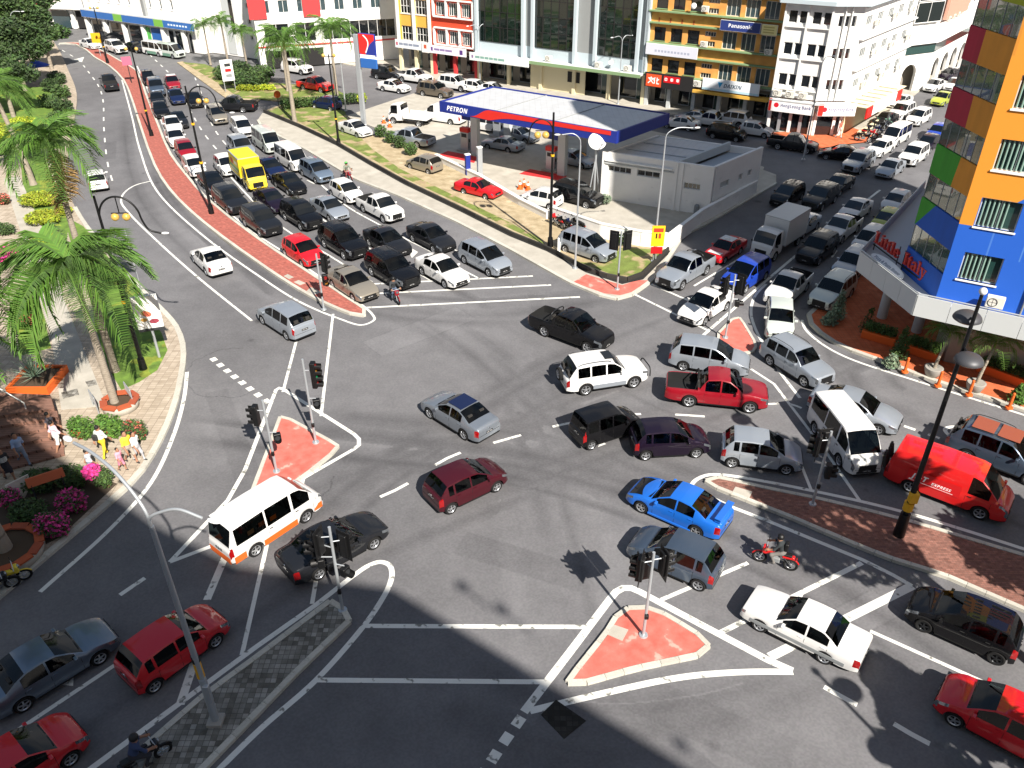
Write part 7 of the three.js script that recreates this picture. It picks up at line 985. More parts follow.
// ---------- planting ----------
function leafMat(r, g, b) { return new THREE.MeshPhysicalMaterial({ color: new THREE.Color().setRGB(r, g, b), vertexColors: true, roughness: 0.75, transmission: 0.25, thickness: 0 }); }
const VG = { palm: leafMat(0.085, 0.2, 0.022), leaf: leafMat(0.06, 0.125, 0.024), dark: leafMat(0.045, 0.1, 0.02), lime: leafMat(0.36, 0.44, 0.02), pink: leafMat(0.62, 0.04, 0.3), red: leafMat(0.55, 0.12, 0.1), pale: leafMat(0.2, 0.28, 0.2), trunk: new THREE.MeshStandardMaterial({ map: texture(256, 1, (u, v) => { const n = tnoise(u, v, 6, 4, 51) * 40 + ((v * 9) % 1 < 0.12 ? -34 : 0); return [150 + n, 140 + n, 126 + n]; }), roughness: 0.9 }), shaft: std(0x7d8a3c, 0.6) };
function frondGeo(len, droop, seedV, width = 0.75, n = 34) {        // a rachis with two rows of drooping leaflets
  const P = [], N = [], C = []; let s0 = seedV; const r = () => (s0 = (s0 * 1103515245 + 12345) & 0x7fffffff) / 0x7fffffff;
  const at = t => [len * (t * (1 - 0.22 * t * t * droop)), len * (0.55 * t - (0.35 + 0.75 * droop) * t * t), 0];
  const tri = (a, b, c, k) => { const u = new THREE.Vector3(b[0] - a[0], b[1] - a[1], b[2] - a[2]), v = new THREE.Vector3(c[0] - a[0], c[1] - a[1], c[2] - a[2]), m = u.cross(v).normalize(); for (const q of [a, b, c]) { P.push(...q); N.push(m.x, m.y, m.z); C.push(k[0], k[1], k[2]); } };
  for (let i = 0; i < 12; i++) { const a = at(i / 12), b = at((i + 1) / 12), w = 0.035 * (1 - i / 14) * len / 3; const k = [1.5, 1.25, 1.2]; tri([a[0], a[1], -w], [b[0], b[1], -w * 0.9], [b[0], b[1], w * 0.9], k); tri([a[0], a[1], -w], [b[0], b[1], w * 0.9], [a[0], a[1], w], k); tri([a[0], a[1] - w * 1.4, 0], [b[0], b[1] - w * 1.3, 0], [b[0], b[1], w], k); tri([a[0], a[1] - w * 1.4, 0], [b[0], b[1], -w], [b[0], b[1] - w * 1.3, 0], k); }
  for (let i = 2; i < n; i++) for (const s of [-1, 1]) { const t = i / n, a = at(t), L = len * width * 0.36 * Math.sin(Math.PI * (0.12 + 0.8 * t)) * (0.85 + 0.3 * r()), sw = 0.5 + 0.35 * r(), dr = 0.28 + 0.35 * r(); const v = 0.75 + 0.5 * r(), k = [v * (0.9 + 0.3 * r()), v, v * 0.8], w = len * 0.0105; const m = [a[0] + L * 0.5 * sw, a[1] + L * 0.08, s * L * 0.5], e = [a[0] + L * sw, a[1] - L * dr, s * L * 0.92]; tri([a[0] - w, a[1], 0], [a[0] + w, a[1], 0], [m[0] + w, m[1], m[2]], k); tri([a[0] - w, a[1], 0], [m[0] + w, m[1], m[2]], [m[0] - w, m[1], m[2]], k); tri([m[0] - w, m[1], m[2]], [m[0] + w, m[1], m[2]], e, k); }
  const g = new THREE.BufferGeometry(); g.setAttribute('position', new THREE.Float32BufferAttribute(P, 3)); g.setAttribute('normal', new THREE.Float32BufferAttribute(N, 3)); g.setAttribute('color', new THREE.Float32BufferAttribute(C, 3)); g.setAttribute('uv', new THREE.BufferAttribute(new Float32Array(P.length / 3 * 2), 2)); return g;
}
function palm(p, h, label, opt = {}) {
  const { len = 3.2, n = 18, lean = [0, 0], r = 0.17, y = 0.13, wind = 0, mat = VG.palm, leaflets = 34, dry = 0, droop = 0.15, cat = 'palm tree' } = opt, o = thing('palm_tree', label, cat, p[0], y, p[1], rr(0, 6), 'palm trees'); const c = Math.cos(-o.rotation.y), s = Math.sin(-o.rotation.y), lx = lean[0] * c + lean[1] * s, lz = -lean[0] * s + lean[1] * c;
  const pts = [[0, 0, 0], [lx * 0.2, h * 0.35, lz * 0.2], [lx * 0.6, h * 0.7, lz * 0.6], [lx, h, lz]], cv = new THREE.CatmullRomCurve3(pts.map(q => new THREE.Vector3(...q))), g = new THREE.TubeGeometry(cv, 24, r, 10), q = g.getAttribute('position'); for (let i = 0; i <= 24; i++) { const ce = cv.getPointAt(i / 24), k = (1.35 - 0.6 * i / 24) + (i === 0 ? 0.35 : 0) + 0.04 * Math.sin(i * 2.1); for (let j = 0; j <= 10; j++) { const id = i * 11 + j; q.setXYZ(id, ce.x + (q.getX(id) - ce.x) * k, ce.y + (q.getY(id) - ce.y) * k, ce.z + (q.getZ(id) - ce.z) * k); } } g.computeVertexNormals(); { const uv = g.getAttribute('uv'); for (let i = 0; i < uv.count; i++) uv.setXY(i, uv.getY(i), uv.getX(i) * h); } obj('trunk', g, VG.trunk, o);
  obj('crownshaft', bar([lx, h - 0.1, lz], [lx, h + len * 0.22, lz], r * 0.85, r * 0.5, 10), VG.shaft, o);
  const V = [0, 1, 2].map(i => frondGeo(len * (0.92 + 0.1 * i), 0.35 + 0.25 * i + droop, 91 + i * 17, 0.95, leaflets));
  for (let i = 0; i < n; i++) { const ring = i / n, f = obj('frond', V[Math.min(2, Math.floor(ring * 3))], mat, o), a = i * 2.399 + rr(-0.35, 0.35); f.scale.set(rr(0.82, 1.08), 1, rr(0.8, 1.1)); f.position.set(lx, h + len * 0.18, lz); f.rotation.order = 'YZX'; f.rotation.y = a; f.rotation.z = 0.75 - 1.1 * ring + rr(-0.1, 0.1); f.rotation.x = rr(-0.25, 0.25); }
  for (let i = 0; i < dry; i++) { const f = obj('dry_frond', V[2], leafDry, o); f.position.set(lx, h + len * 0.1, lz); f.rotation.order = 'YZX'; f.rotation.y = i * 2.1 + 1; f.rotation.z = -1.1; }
  return o;
}
const leafDry = leafMat(0.26, 0.17, 0.06);
function leaves(vols, n, size, seedV, aspect = 0.5) {                // leaf faces spread through clumps, denser at the rind
  let s0 = seedV; const r = () => (s0 = (s0 * 1103515245 + 12345) & 0x7fffffff) / 0x7fffffff; const P = [], N = [], C = []; const tot = vols.reduce((a, v) => a + v[3] * v[4] , 0), A = new THREE.Vector3(), B = new THREE.Vector3(), D = new THREE.Vector3();
  for (const v of vols) { const m = Math.round(n * v[3] * v[4] / tot); const tone = 0.8 + 0.4 * r();
    for (let i = 0; i < m; i++) { const th = r() * 6.283, cz = 2 * r() - 1, q = Math.pow(r(), 0.4), sx = Math.sqrt(1 - cz * cz); const px = v[0] + v[3] * q * sx * Math.cos(th), py = v[1] + v[4] * q * cz, pz = v[2] + v[3] * q * sx * Math.sin(th); D.set(r() - 0.5, r() * 0.9 + 0.1, r() - 0.5).normalize(); A.set(r() - 0.5, r() - 0.5, r() - 0.5).cross(D).normalize(); B.copy(D).cross(A); const a = size * (0.6 + 0.8 * r()), b = a * aspect, k = tone * (0.6 + 0.8 * r()), w = 0.85 + 0.4 * r();
      const c4 = [[-a, 0], [0, -b], [a, 0], [0, b]].map(([u, t]) => [px + A.x * u + B.x * t, py + A.y * u + B.y * t, pz + A.z * u + B.z * t]); for (const id of [0, 1, 2, 0, 2, 3]) { P.push(...c4[id]); N.push(D.x, D.y, D.z); C.push(k * w, k, k * 0.9); } } }
  const g = new THREE.BufferGeometry(); g.setAttribute('position', new THREE.Float32BufferAttribute(P, 3)); g.setAttribute('normal', new THREE.Float32BufferAttribute(N, 3)); g.setAttribute('color', new THREE.Float32BufferAttribute(C, 3)); g.setAttribute('uv', new THREE.BufferAttribute(new Float32Array(P.length / 3 * 2), 2)); return g;
}
function tree(p, h, R, label, mat, seedV, opt = {}) {
  const { y = 0.1, n = 5200, size = 0.2, clumps = 16, name = 'broadleaf_tree' } = opt, o = thing(name, label, 'tree', p[0], y, p[1], 0, 'broadleaf trees'); let s0 = seedV; const r = () => (s0 = (s0 * 1103515245 + 12345) & 0x7fffffff) / 0x7fffffff; const V = []; const br = [bar([0, 0, 0], [0.15, h * 0.45, 0.1], 0.26, 0.17, 10)];
  for (let i = 0; i < clumps; i++) { const a = i * 2.399, q = Math.sqrt((i + 0.5) / clumps), x = Math.cos(a) * R * q * 0.8, z = Math.sin(a) * R * q * 0.8, yy = h * 0.62 + (1 - q) * h * 0.3 + (r() - 0.5) * h * 0.2, cr = R * (0.26 + 0.16 * r()); V.push([x, yy, z, cr, cr * 0.75]); if (i % 2 === 0) br.push(bar([0.15, h * 0.43, 0.1], [x * 0.85, yy - cr * 0.3, z * 0.85], 0.1, 0.03, 6)); }
  obj('trunk', br, VG.trunk, o); obj('crown', leaves(V, n, size, seedV + 5), mat, o); return o;
}
function shrub(p, vols, label, mat, n, size, seedV, opt = {}) {
  const { y = 0.13, flowers, fm = VG.pink, fn = 300, pot, name = 'shrub', cat = 'shrub', box: pl } = opt, o = thing(name, label, cat, p[0], y, p[1], 0); obj('foliage', leaves(vols, n, size, seedV), mat, o); if (flowers) obj('flowers', leaves(flowers, fn, size * 0.9, seedV + 3, 0.8), fm, o); const st = []; for (const v of vols) for (let k = 0; k < 3; k++) st.push(bar([v[0] + (k - 1) * v[3] * 0.2, 0, v[2]], [v[0] + (k - 1) * v[3] * 0.4, v[1], v[2] + (k % 2 - 0.5) * 0.2], 0.025, 0.012, 5)); obj('stems', st, M.wood, o);
  if (pot) obj('pot', new THREE.LatheGeometry([[0, 0], [pot * 0.7, 0], [pot, pot * 1.1], [pot * 1.08, pot * 1.1], [pot * 1.08, pot * 1.25], [pot * 0.95, pot * 1.25], [pot * 0.9, pot * 1.05], [0, pot * 1.05]].map(q => new THREE.Vector2(...q)), 18), M.terracotta, o); return o;
}
// left side palms
palm([-20.53,-35.03], 7.3, 'tall coconut palm in the round brick planter beside the lamp shadow', { len: 3.9, n: 19, lean: [0.1, 0.2], r: 0.16, leaflets: 66, droop: 0.4, dry: 0 });
palm([-22,-38.54], 12.2, 'tallest palm whose thin trunk rises behind the near palm crown', { len: 2.7, n: 22, lean: [0.2, 0.1], r: 0.16, leaflets: 44, dry: 2, droop: 0.35 });
palm([-41.4,-68.91], 7.4, 'leaning palm with a pale trunk at the left edge', { len: 3.0, n: 22, lean: [-0.6, 0.3], r: 0.2, leaflets: 40, droop: 0.3 });
palm([-24.27,-30.02], 8.5, 'palm cut off by the left edge above the steps', { len: 3.2, n: 18, r: 0.22 });
palm([-27.35,-34.49], 3.2, 'small palm reaching in at the left edge beside the orange planter', { len: 2.6, n: 16, r: 0.12, y: 0.13 });
{ const p = [-20.73,-24.43], o = thing('palm_trunk_tree', 'thick dark trunk in a brick ring planter at the lower left edge', 'palm tree', p[0], 0.13, p[1], 0); obj('trunk', bar([0, 0, 0], [-0.5, 9, 0.3], 0.34, 0.24, 14), VG.trunk, o); for (let i = 0; i < 14; i++) { const f = obj('frond', frondGeoShared(), VG.palm, o); f.position.set(-0.5, 9, 0.3); f.rotation.order = 'YZX'; f.rotation.y = i * 2.4; f.rotation.z = 0.5 - i * 0.07; } }
function frondGeoShared() { return frondGeoShared.g = frondGeoShared.g || frondGeo(3.4, 0.6, 5); }
function ringPlanter(p, R, label, h = 0.45) { const o = thing('ring_planter', label, 'planter', p[0], 0.13, p[1], 0); const n = Math.round(R * 9); for (let i = 0; i < n; i++) { const a = i / n * Math.PI * 2, b = obj('brick', unitBox, i % 3 ? M.terracotta : std(0x9a4a30, 0.9), o); b.position.set(Math.cos(a) * R, h - 0.03, Math.sin(a) * R); b.rotation.y = -a + Math.PI / 2; b.scale.set(Math.PI * 2 * R / n - 0.015, 0.08, 0.36); } obj('ring_wall', new THREE.LatheGeometry([[R - 0.14, 0], [R + 0.14, 0], [R + 0.14, h - 0.07], [R - 0.14, h - 0.07]].map(q => new THREE.Vector2(...q)), 30), GM.concrete, o); obj('soil', cyl(R - 0.13, R - 0.13, h * 0.7, 24, 0, h * 0.35, 0), std(0x4a3b2c, 0.95), o); }
ringPlanter([-20.27,-35.03], 0.75, 'small round brick planter at the foot of the near palm'); ringPlanter([-20.67,-24.32], 1.3, 'large round brick planter at the lower left edge');
// roadside palms and trees
palm([-23.16,-88.56], 7.4, 'tall palm on the grass verge left of the dark hatchback', { len: 3.3, n: 20, r: 0.19 }); palm([-19.89,-95.97], 7.2, 'tall palm behind the dark hatchback', { len: 3.0, n: 20, r: 0.17 }); palm([-26.98,-102.01], 4.6, 'shorter bright palm between the two tall palms', { len: 2.2, n: 16, r: 0.13 });
palm([-40.66,-116.28], 4.6, 'leftmost of three small palms before the white stair block', { len: 1.9, n: 16, r: 0.12 }); palm([-37.87,-115.06], 5.2, 'middle of three small palms before the white stair block', { len: 2.0, n: 16, r: 0.12 }); palm([-34.69,-112.69], 4.4, 'rightmost of three small palms before the white stair block', { len: 1.9, n: 16, r: 0.12 });
tree([-58.55,-102.01], 8.2, 4.4, 'dark dense tree at the top left nearest the road', VG.dark, 11, { n: 11000, size: 0.24 }); tree([-62.97,-104], 9, 5, 'large dense tree at the top left corner', VG.leaf, 23, { n: 12000, size: 0.25 }); tree([-60.99,-113.86], 6.8, 3.4, 'smaller tree at the top left beside the far bend', VG.dark, 31, { n: 8000, size: 0.22 }); tree([-67.72,-118.79], 9, 5, 'tall dark tree in the second row at the top left corner', VG.leaf, 33, { n: 10000, size: 0.26 }); tree([-71.04,-131.37], 9, 4.5, 'tree farthest back at the top left by the far shop', VG.dark, 35, { n: 8000, size: 0.26 }); tree([-57.41,-89.72], 8, 3.6, 'tree at the left edge behind the leaning palm', VG.leaf, 37, { n: 5000 });
tree([-54.14,-90.52], 6.5, 3.4, 'low tree at the left edge above the lime bushes', VG.dark, 39, { n: 7000, size: 0.2 });
for (const [p, l] of [[[-60.54,-105.02], 'left of two blue parasols under the trees'], [[-58.57,-106.06], 'right of two blue parasols under the trees']]) { const o = thing('parasol', l, 'parasol', p[0], 0.13, p[1], 0.4); obj('canopy', new THREE.ConeGeometry(1.5, 0.7, 8).translate(0, 2.4, 0), std(0x2448b8, 0.7), o); obj('pole', bar([0, 0, 0], [0, 2.6, 0], 0.04), M.galv, o); obj('foot', cyl(0.3, 0.35, 0.1, 12, 0, 0.05, 0), M.concrete, o); }
[[-56.57,-106.06], [-52.89,-99.14], [-49.83,-92.96], [-47.71,-87.42], [-55.42,-102.01], [-52.18,-94.66]].forEach((p, i) => shrub(p, [[0, 0.7, 0, 1.1, 0.75], [0.6, 0.6, 0.5, 0.8, 0.6]], ['kerbside shrub nearest the far bend under the trees', 'second kerbside shrub under the trees', 'third kerbside shrub under the trees', 'fourth kerbside shrub under the trees', 'inner shrub beside the blue parasol', 'inner shrub above the tallest palm crown'][i], i % 2 ? VG.leaf : VG.dark, 1300, 0.14, 300 + i));
// bushes by the plaza
const bush = (a, h) => [[0, h * 0.5, 0, a, h * 0.5], [a * 0.5, h * 0.45, 0.2, a * 0.6, h * 0.45], [-a * 0.5, h * 0.5, -0.1, a * 0.6, h * 0.5]];
shrub([-38.58,-64.13], [[0, 0.55, 0, 1.5, 0.42], [0.8, 0.5, 0.2, 0.9, 0.35]], 'rounded lime green bush on the left lawn, upper one', VG.lime, 2600, 0.11, 41); shrub([-36.4,-60.27], [[0, 0.5, 0, 1.3, 0.4], [0.7, 0.45, 0.3, 0.8, 0.3]], 'rounded lime green bush just above the near palm crown', VG.lime, 2200, 0.11, 43); shrub([-35.45,-61.94], [[0, 0.35, 0, 0.6, 0.3]], 'small lime green bush beside the thin palm trunk', VG.lime, 700, 0.1, 44); shrub([-51.3,-84.14], [[0, 0.6, 0, 1.6, 0.5], [0.4, 0.6, -2, 1.5, 0.5], [0.6, 0.6, 2, 1.5, 0.5]], 'row of lime green bushes at the left edge', VG.lime, 4000, 0.12, 45); shrub([-34.37,-56.03], [[0, 0.4, 0, 0.9, 0.35]], 'pale lime bush behind the near palm crown', VG.lime, 900, 0.1, 46);
shrub([-35.5,-53.23], bush(0.9, 1.0), 'bright pink flowering bush at the left edge', VG.leaf, 900, 0.09, 47, { flowers: bush(0.95, 1.05), fn: 1300 }); shrub([-41.72,-64.36], bush(0.7, 0.8), 'red flowering bush at the left edge above the pink one', VG.leaf, 900, 0.09, 48, { flowers: bush(0.72, 0.85), fn: 400, fm: VG.red }); shrub([-38.3,-58.09], bush(0.9, 0.8), 'dark green bush at the left edge', VG.leaf, 1300, 0.09, 49); shrub([-29.68,-44.05], bush(0.7, 0.5), 'low red flower bed between the orange edgings', VG.leaf, 900, 0.08, 50, { flowers: bush(0.6, 0.55), fn: 400, fm: VG.red });
shrub([-21.14,-32.52], bush(0.62, 1.1), 'leafy green shrub in a terracotta pot, left one', VG.palm, 1500, 0.085, 52, { pot: 0.42 }); shrub([-19.79,-32.6], bush(0.66, 1.15), 'leafy green shrub in a terracotta pot, middle one', VG.palm, 1600, 0.085, 53, { pot: 0.42 }); shrub([-18.46,-32.36], bush(0.6, 1.0), 'flowering shrub in a terracotta pot, right one', VG.leaf, 1300, 0.08, 54, { pot: 0.38, flowers: bush(0.55, 1.0), fn: 260, fm: VG.red });
shrub([-18.56,-28.8], bush(0.5, 1.0), 'shrub with a bright pink flower head beside the child in white', VG.leaf, 900, 0.08, 55, { flowers: [[-0.3, 0.85, 0.1, 0.4, 0.35]], fn: 700 }); shrub([-21.33,-28.59], bush(0.75, 0.9), 'round dark green shrub left of the orange sign', VG.dark, 1700, 0.085, 56); shrub([-20,-28.87], bush(0.7, 0.95), 'round green shrub above the orange sign', VG.leaf, 1600, 0.085, 57); shrub([-19.23,-27.24], bush(0.65, 0.85), 'magenta flowering shrub right of the orange sign', VG.dark, 900, 0.08, 58, { flowers: bush(0.66, 0.9), fn: 800 }); shrub([-19.36,-25.73], bush(0.75, 0.85), 'magenta flowering shrub nearest the kerb', VG.dark, 1000, 0.08, 59, { flowers: bush(0.75, 0.9), fn: 800 }); shrub([-20.8,-26.6], bush(0.8, 0.8), 'dark shrub between the magenta flowers and the brick planter', VG.dark, 1600, 0.085, 60); shrub([-21.98,-27.37], bush(0.5, 0.85), 'magenta flowering shrub beside the dark trunk', VG.dark, 700, 0.08, 61, { flowers: bush(0.5, 0.9), fn: 500 });
{ const p = [-25.74,-37.32], o = thing('agave', 'spiky grey green agave in an orange planter', 'plant', p[0], 0.13, p[1], 0); for (let i = 0; i < 46; i++) { const a = i * 2.399, e = 0.15 + 1.25 * (i / 46), L = 1.5; const g = new THREE.ConeGeometry(0.06, L, 4).scale(1, 1, 0.35).translate(0, L / 2, 0); const m = obj('leaf', g, VG.pale2 || (VG.pale2 = std(0x8ea58e, 0.7)), o); m.position.y = 0.45; m.rotation.order = 'YXZ'; m.rotation.y = a; m.rotation.x = 1.45 - e; } obj('planter_box', [box(2.2, 0.45, 0.16, 0.1, 0.22, 1.1), box(2.2, 0.45, 0.16, 0.1, 0.22, -1.1), box(0.16, 0.45, 2.04, 1.12, 0.22, 0), box(0.16, 0.45, 2.04, -0.92, 0.22, 0)], M.orange, o); obj('soil', box(1.88, 0.3, 2.04, 0.1, 0.17, 0), std(0x4a3b2c, 0.95), o); }
// garden hedge and shrubs of the upper verge, station shrubs
for (const [p, i] of [[[-36.26,-108.19], 0], [[-34.39,-106.06], 1], [[-32.59,-104], 2], [[-31.63,-105.02], 3], [[-35.1,-110.4], 4], [[-31.7,-108.19], 5]]) shrub(p, [[0, 0.9, 0, 1.5, 0.9], [0.9, 0.8, 0.4, 1.0, 0.7]], ['dark green garden shrub nearest the banner board', 'second dark garden shrub along the upper verge', 'third dark garden shrub along the upper verge', 'fourth dark garden shrub along the upper verge', 'dark garden shrub behind the front row under the small palms', 'dark garden shrub at the right end under the small palms'][i], i % 2 ? VG.leaf : VG.dark, 1500, 0.16, 70 + i);
{ const p = [-31.09,-102.5], o = thing('hedge', 'pale lime hedge ring in the upper garden', 'hedge', p[0], 0.1, p[1], 0.1); obj('foliage', leaves([0, 1, 2, 3, 4].map(i => [-1.6 + i * 0.9, 0.35, 0.2 * i % 0.5, 0.6, 0.35]), 1500, 0.12, 80), VG.lime, o); }
{ const a = [-25.33,-93.8], b = [-17.9,-96.41], o = thing('hedge', 'long clipped green hedge behind the dark hatchback', 'hedge', a[0], 0.1, a[1], dirT(a, b)), L = dist(a, b), V = []; for (let x = 0; x < L; x += 0.7) V.push([x, 0.6, 0, 0.62, 0.6]); obj('foliage', leaves(V, 4200, 0.13, 81), VG.leaf, o); }
for (const [p, i] of [[[-13.25,-83.1], 0], [[-11.99,-81.07], 1], [[-10.91,-79.44], 2], [[-9.61,-77.25], 3], [[-17.21,-96.41], 4]]) shrub(p, [[0, 0.6, 0, 0.65, 0.6]], ['first small shrub from the left along the station verge', 'second small shrub along the station verge', 'third small shrub along the station verge', 'last small shrub along the station verge', 'bright bush below the flame pylon'][i], i === 4 ? VG.lime : VG.leaf, 700, 0.11, 90 + i);
shrub([8.08,-56.03], [[0, 0.4, 0, 0.6, 0.35]], 'small green bush before the station corner signal', VG.leaf, 500, 0.1, 97); shrub([7.54,-64.36], [[0, 0.4, 0, 0.6, 0.35]], 'dry bush at the left corner of the white shop', VG.pale, 500, 0.1, 98);
// tower pavement: hedge boxes, topiary, potted palms
for (const [a, b, l] of [[[20.96,-42.45], [22.26,-41.51], 'hedge in an orange trough under the tower canopy, left one'], [[22.81,-40.82], [24.06,-39.71], 'hedge in an orange trough under the tower canopy, middle one'], [[26.05,-38.65], [27.65,-37.02], 'hedge in an orange trough under the tower canopy, right one']]) { const o = thing('hedge', l, 'hedge', a[0], 0.13, a[1], dirT(a, b)), L = dist(a, b), V = []; for (let x = 0.2; x < L; x += 0.4) V.push([x, 0.75, 0, 0.34, 0.35]); obj('foliage', leaves(V, 1500, 0.08, 101), VG.leaf, o); obj('trough', rbox(L + 0.3, 0.5, 0.7, 0.04, L / 2, 0.25, 0), M.orange, o); }
for (const [p, l, h] of [[[21.11,-42.69], 'slim conical shrub at the left of the tower pavement', 1.9], [[21.85,-39.71], 'tall conical shrub in the middle of the tower pavement', 2.3], [[19.95,-44.43], 'thin bare shrub beside the pale silver sport utility', 2.2], [[19.3,-43.92], 'low shrub at the pavement corner', 0.9], [[26.43,-35.49], 'shrub with yellow leaves at the right edge of the tower pavement', 1.2], [[21.2,-39.07], 'low round shrub at the foot of the conical one', 0.8]]) shrub(p, [0, 1, 2, 3].map(i => [0, h * (0.2 + 0.2 * i), 0, 0.55 * (1 - i * 0.22), h * 0.16]), l, h < 1 || h === 2.2 ? VG.pale : h === 1.2 ? VG.palm : VG.leaf, 1100, 0.08, 110 + Math.round(h * 10), { name: 'topiary' });
for (const [p, l, h] of [[[23.1,-38.13], 'potted palm left of the dome lamp on the tower pavement', 2.3], [[24.71,-36.63], 'potted palm right of the dome lamp on the tower pavement', 2.5]]) { const o = palm(p, h, l, { len: 1.5, n: 13, r: 0.08, lean: [0.4, -0.2], leaflets: 26 }); obj('pot', new THREE.LatheGeometry([[0, 0.01], [0.35, 0.01], [0.5, 0.5], [0.42, 0.5], [0, 0.45]].map(q => new THREE.Vector2(...q)), 16), M.concrete, o); }
// street trees outside the frame, right, whose dappled shade falls on the median and the lower right lanes
tree([19.6, -16.9], 15.5, 4.2, 'tall street tree right of the frame shading the tip of the brick median', VG.leaf, 221, { n: 7000, y: 0, size: 0.24 }); tree([25.5, -17.6], 10.5, 3.8, 'street tree right of the frame shading the brick median', VG.leaf, 201, { n: 7000, y: 0, size: 0.24 }); tree([17.4, -9.6], 10, 2.2, 'street tree below the frame shading the lower right lane', VG.leaf, 207, { n: 3000, y: 0, size: 0.24 }); tree([28.5, -13], 10.5, 4.0, 'street tree right of the frame by the tower', VG.leaf, 211, { n: 3600, y: 0, size: 0.24 });
// lawns, walk and steps of the plaza
struct('lawn', slab([[-24.81,-47.38],[-24.03,-47.38],[-20.97,-42.81],[-19.91,-40.82],[-19.71,-38.65],[-20.24,-37.42],[-20.91,-36.63],[-22.38,-38.65],[-25.19,-43.42],[-27.13,-47.38]], 0.1, 0.14), GM.lawn); struct('lawn', slab([[-41.04,-66.45],[-47.75,-79.12],[-45.81,-79.12],[-35.23,-62.15],[-29.07,-47.38],[-34.19,-53.57]], 0.1, 0.139), GM.lawn); struct('lawn', slab([[-32.04,-47.38],[-30.49,-47.38],[-26.74,-41.05],[-28.14,-40.15]], 0.1, 0.138), GM.lawn);
struct('lawn', slab([[-35.51,-61.72],[-32.94,-59.46],[-28.8,-53.91],[-24.6,-48.53],[-24.09,-47.52],[-24.81,-47.38],[-26.64,-46.82],[-28.94,-50.33],[-32.96,-57.14]], 0.1, 0.1395), GM.lawn); struct('lawn', slab([[-70.07,-104],[-55.62,-104],[-50.21,-93.8],[-43.68,-79.12],[-45.81,-79.12],[-52.36,-73.72]], 0.1, 0.1385), GM.lawn); struct('walkway', slab([[-44.8,-70.45],[-43.66,-70.98],[-33.44,-55.31],[-28.94,-47.38],[-22.17,-36.83],[-21.03,-35.12],[-23.26,-34.76],[-27.28,-42.21],[-30.49,-47.38],[-37.66,-59.06]], 0.1, 0.143), GM.concrete); struct('flower_bed', slab([[-22.11,-30.02],[-19.42,-29.44],[-17.99,-28.87],[-19.02,-25.37],[-20.12,-24.2],[-21.55,-25.37],[-22.7,-27.57],[-21.71,-27.9]], 0.1, 0.144), std(0x4b4035, 0.95));
{ const a = [-28.13,-34.05], b = [-23.57,-34.76], c = [-26.8,-30.02], o = struct('steps', slab([[-29.94,-35.4],[-23.66,-34.94],[-22.88,-33.7],[-28.16,-32.36]], 0.1, 0.95), GM.deck); for (let i = 0; i < 5; i++) { const t = i / 5, u = (i + 1) / 5; const L = [[-28.16,-32.36], [-22.77,-33.7]], R = [[-25.88,-28.45], [-21.31,-30.93]]; const P = (k, q) => [L[k][0] + (R[k][0] - L[k][0]) * q, L[k][1] + (R[k][1] - L[k][1]) * q]; obj('step', slab([P(0, t), P(1, t), P(1, u), P(0, u)], 0.1, 0.82 - i * 0.14), GM.deck, o); } }
{ const p = [-23.43,-35.12], o = thing('handrail', 'white handrail beside the plaza steps', 'handrail', 0, 0, 0), a = [-26.47,-34.76], b = [-24.29,-33.7]; obj('rail', bar([a[0], 1.9, a[1]], [b[0], 1.3, b[1]], 0.03), M.white, o); obj('rail_post', bar([b[0], 0.2, b[1]], [b[0], 1.3, b[1]], 0.03), M.white, o); }
{ const p = [-20.46,-27.9], o = thing('garden_sign', 'tilted orange sign board among the flower shrubs', 'sign', p[0], 0.13, p[1], 0.6); obj('board', rbox(1.5, 0.5, 0.05, 0.015, 0, 1.15, 0), std(0xd8744e, 0.7), o); for (const s of [-0.6, 0.6]) obj('leg', bar([s, 0, 0], [s, 1.0, 0], 0.03), M.darkgrey, o); } { const p = [-21.87,-28.04], o = thing('garden_sign', 'small pale sign board beside the striped walker', 'sign', p[0], 0.13, p[1], 0.9); obj('board', rbox(1.0, 0.45, 0.05, 0.015, 0, 0.7, 0), M.offwhite, o); for (const s of [-0.4, 0.4]) obj('leg', bar([s, 0, 0], [s, 0.6, 0], 0.025), M.darkgrey, o); }
for (const [p, l] of [[[-21.45,-34.76], 'grey metal barrier frame left of the near palm'], [[-19.93,-35.49], 'grey metal barrier frame right of the near palm']]) { const o = thing('barrier', l, 'barrier', p[0], 0.13, p[1], -0.9); obj('frame', [bar([-0.5, 0, 0], [-0.5, 1, 0], 0.03), bar([0.5, 0, 0], [0.5, 1, 0], 0.03), bar([-0.5, 1, 0], [0.5, 1, 0], 0.03), bar([-0.5, 0.5, 0], [0.5, 0.5, 0], 0.025)], M.galv, o); obj('panel', box(0.8, 0.4, 0.03, 0, 0.75, 0), M.white, o); }
for (const [p, m, y] of [[[[-23.99,-36.34],[-23.31,-36.73],[-22.95,-36.15],[-23.62,-35.77]], M.grey, 0.148], [[[-23.18,-37.42],[-22.72,-37.62],[-22.4,-37.12],[-22.8,-36.92]], M.grey, 0.148]]) plate(p, GM.paver, y, p[0][0] < -23.6 ? 'left grating plate in the plaza walkway' : 'right grating plate in the plaza walkway');

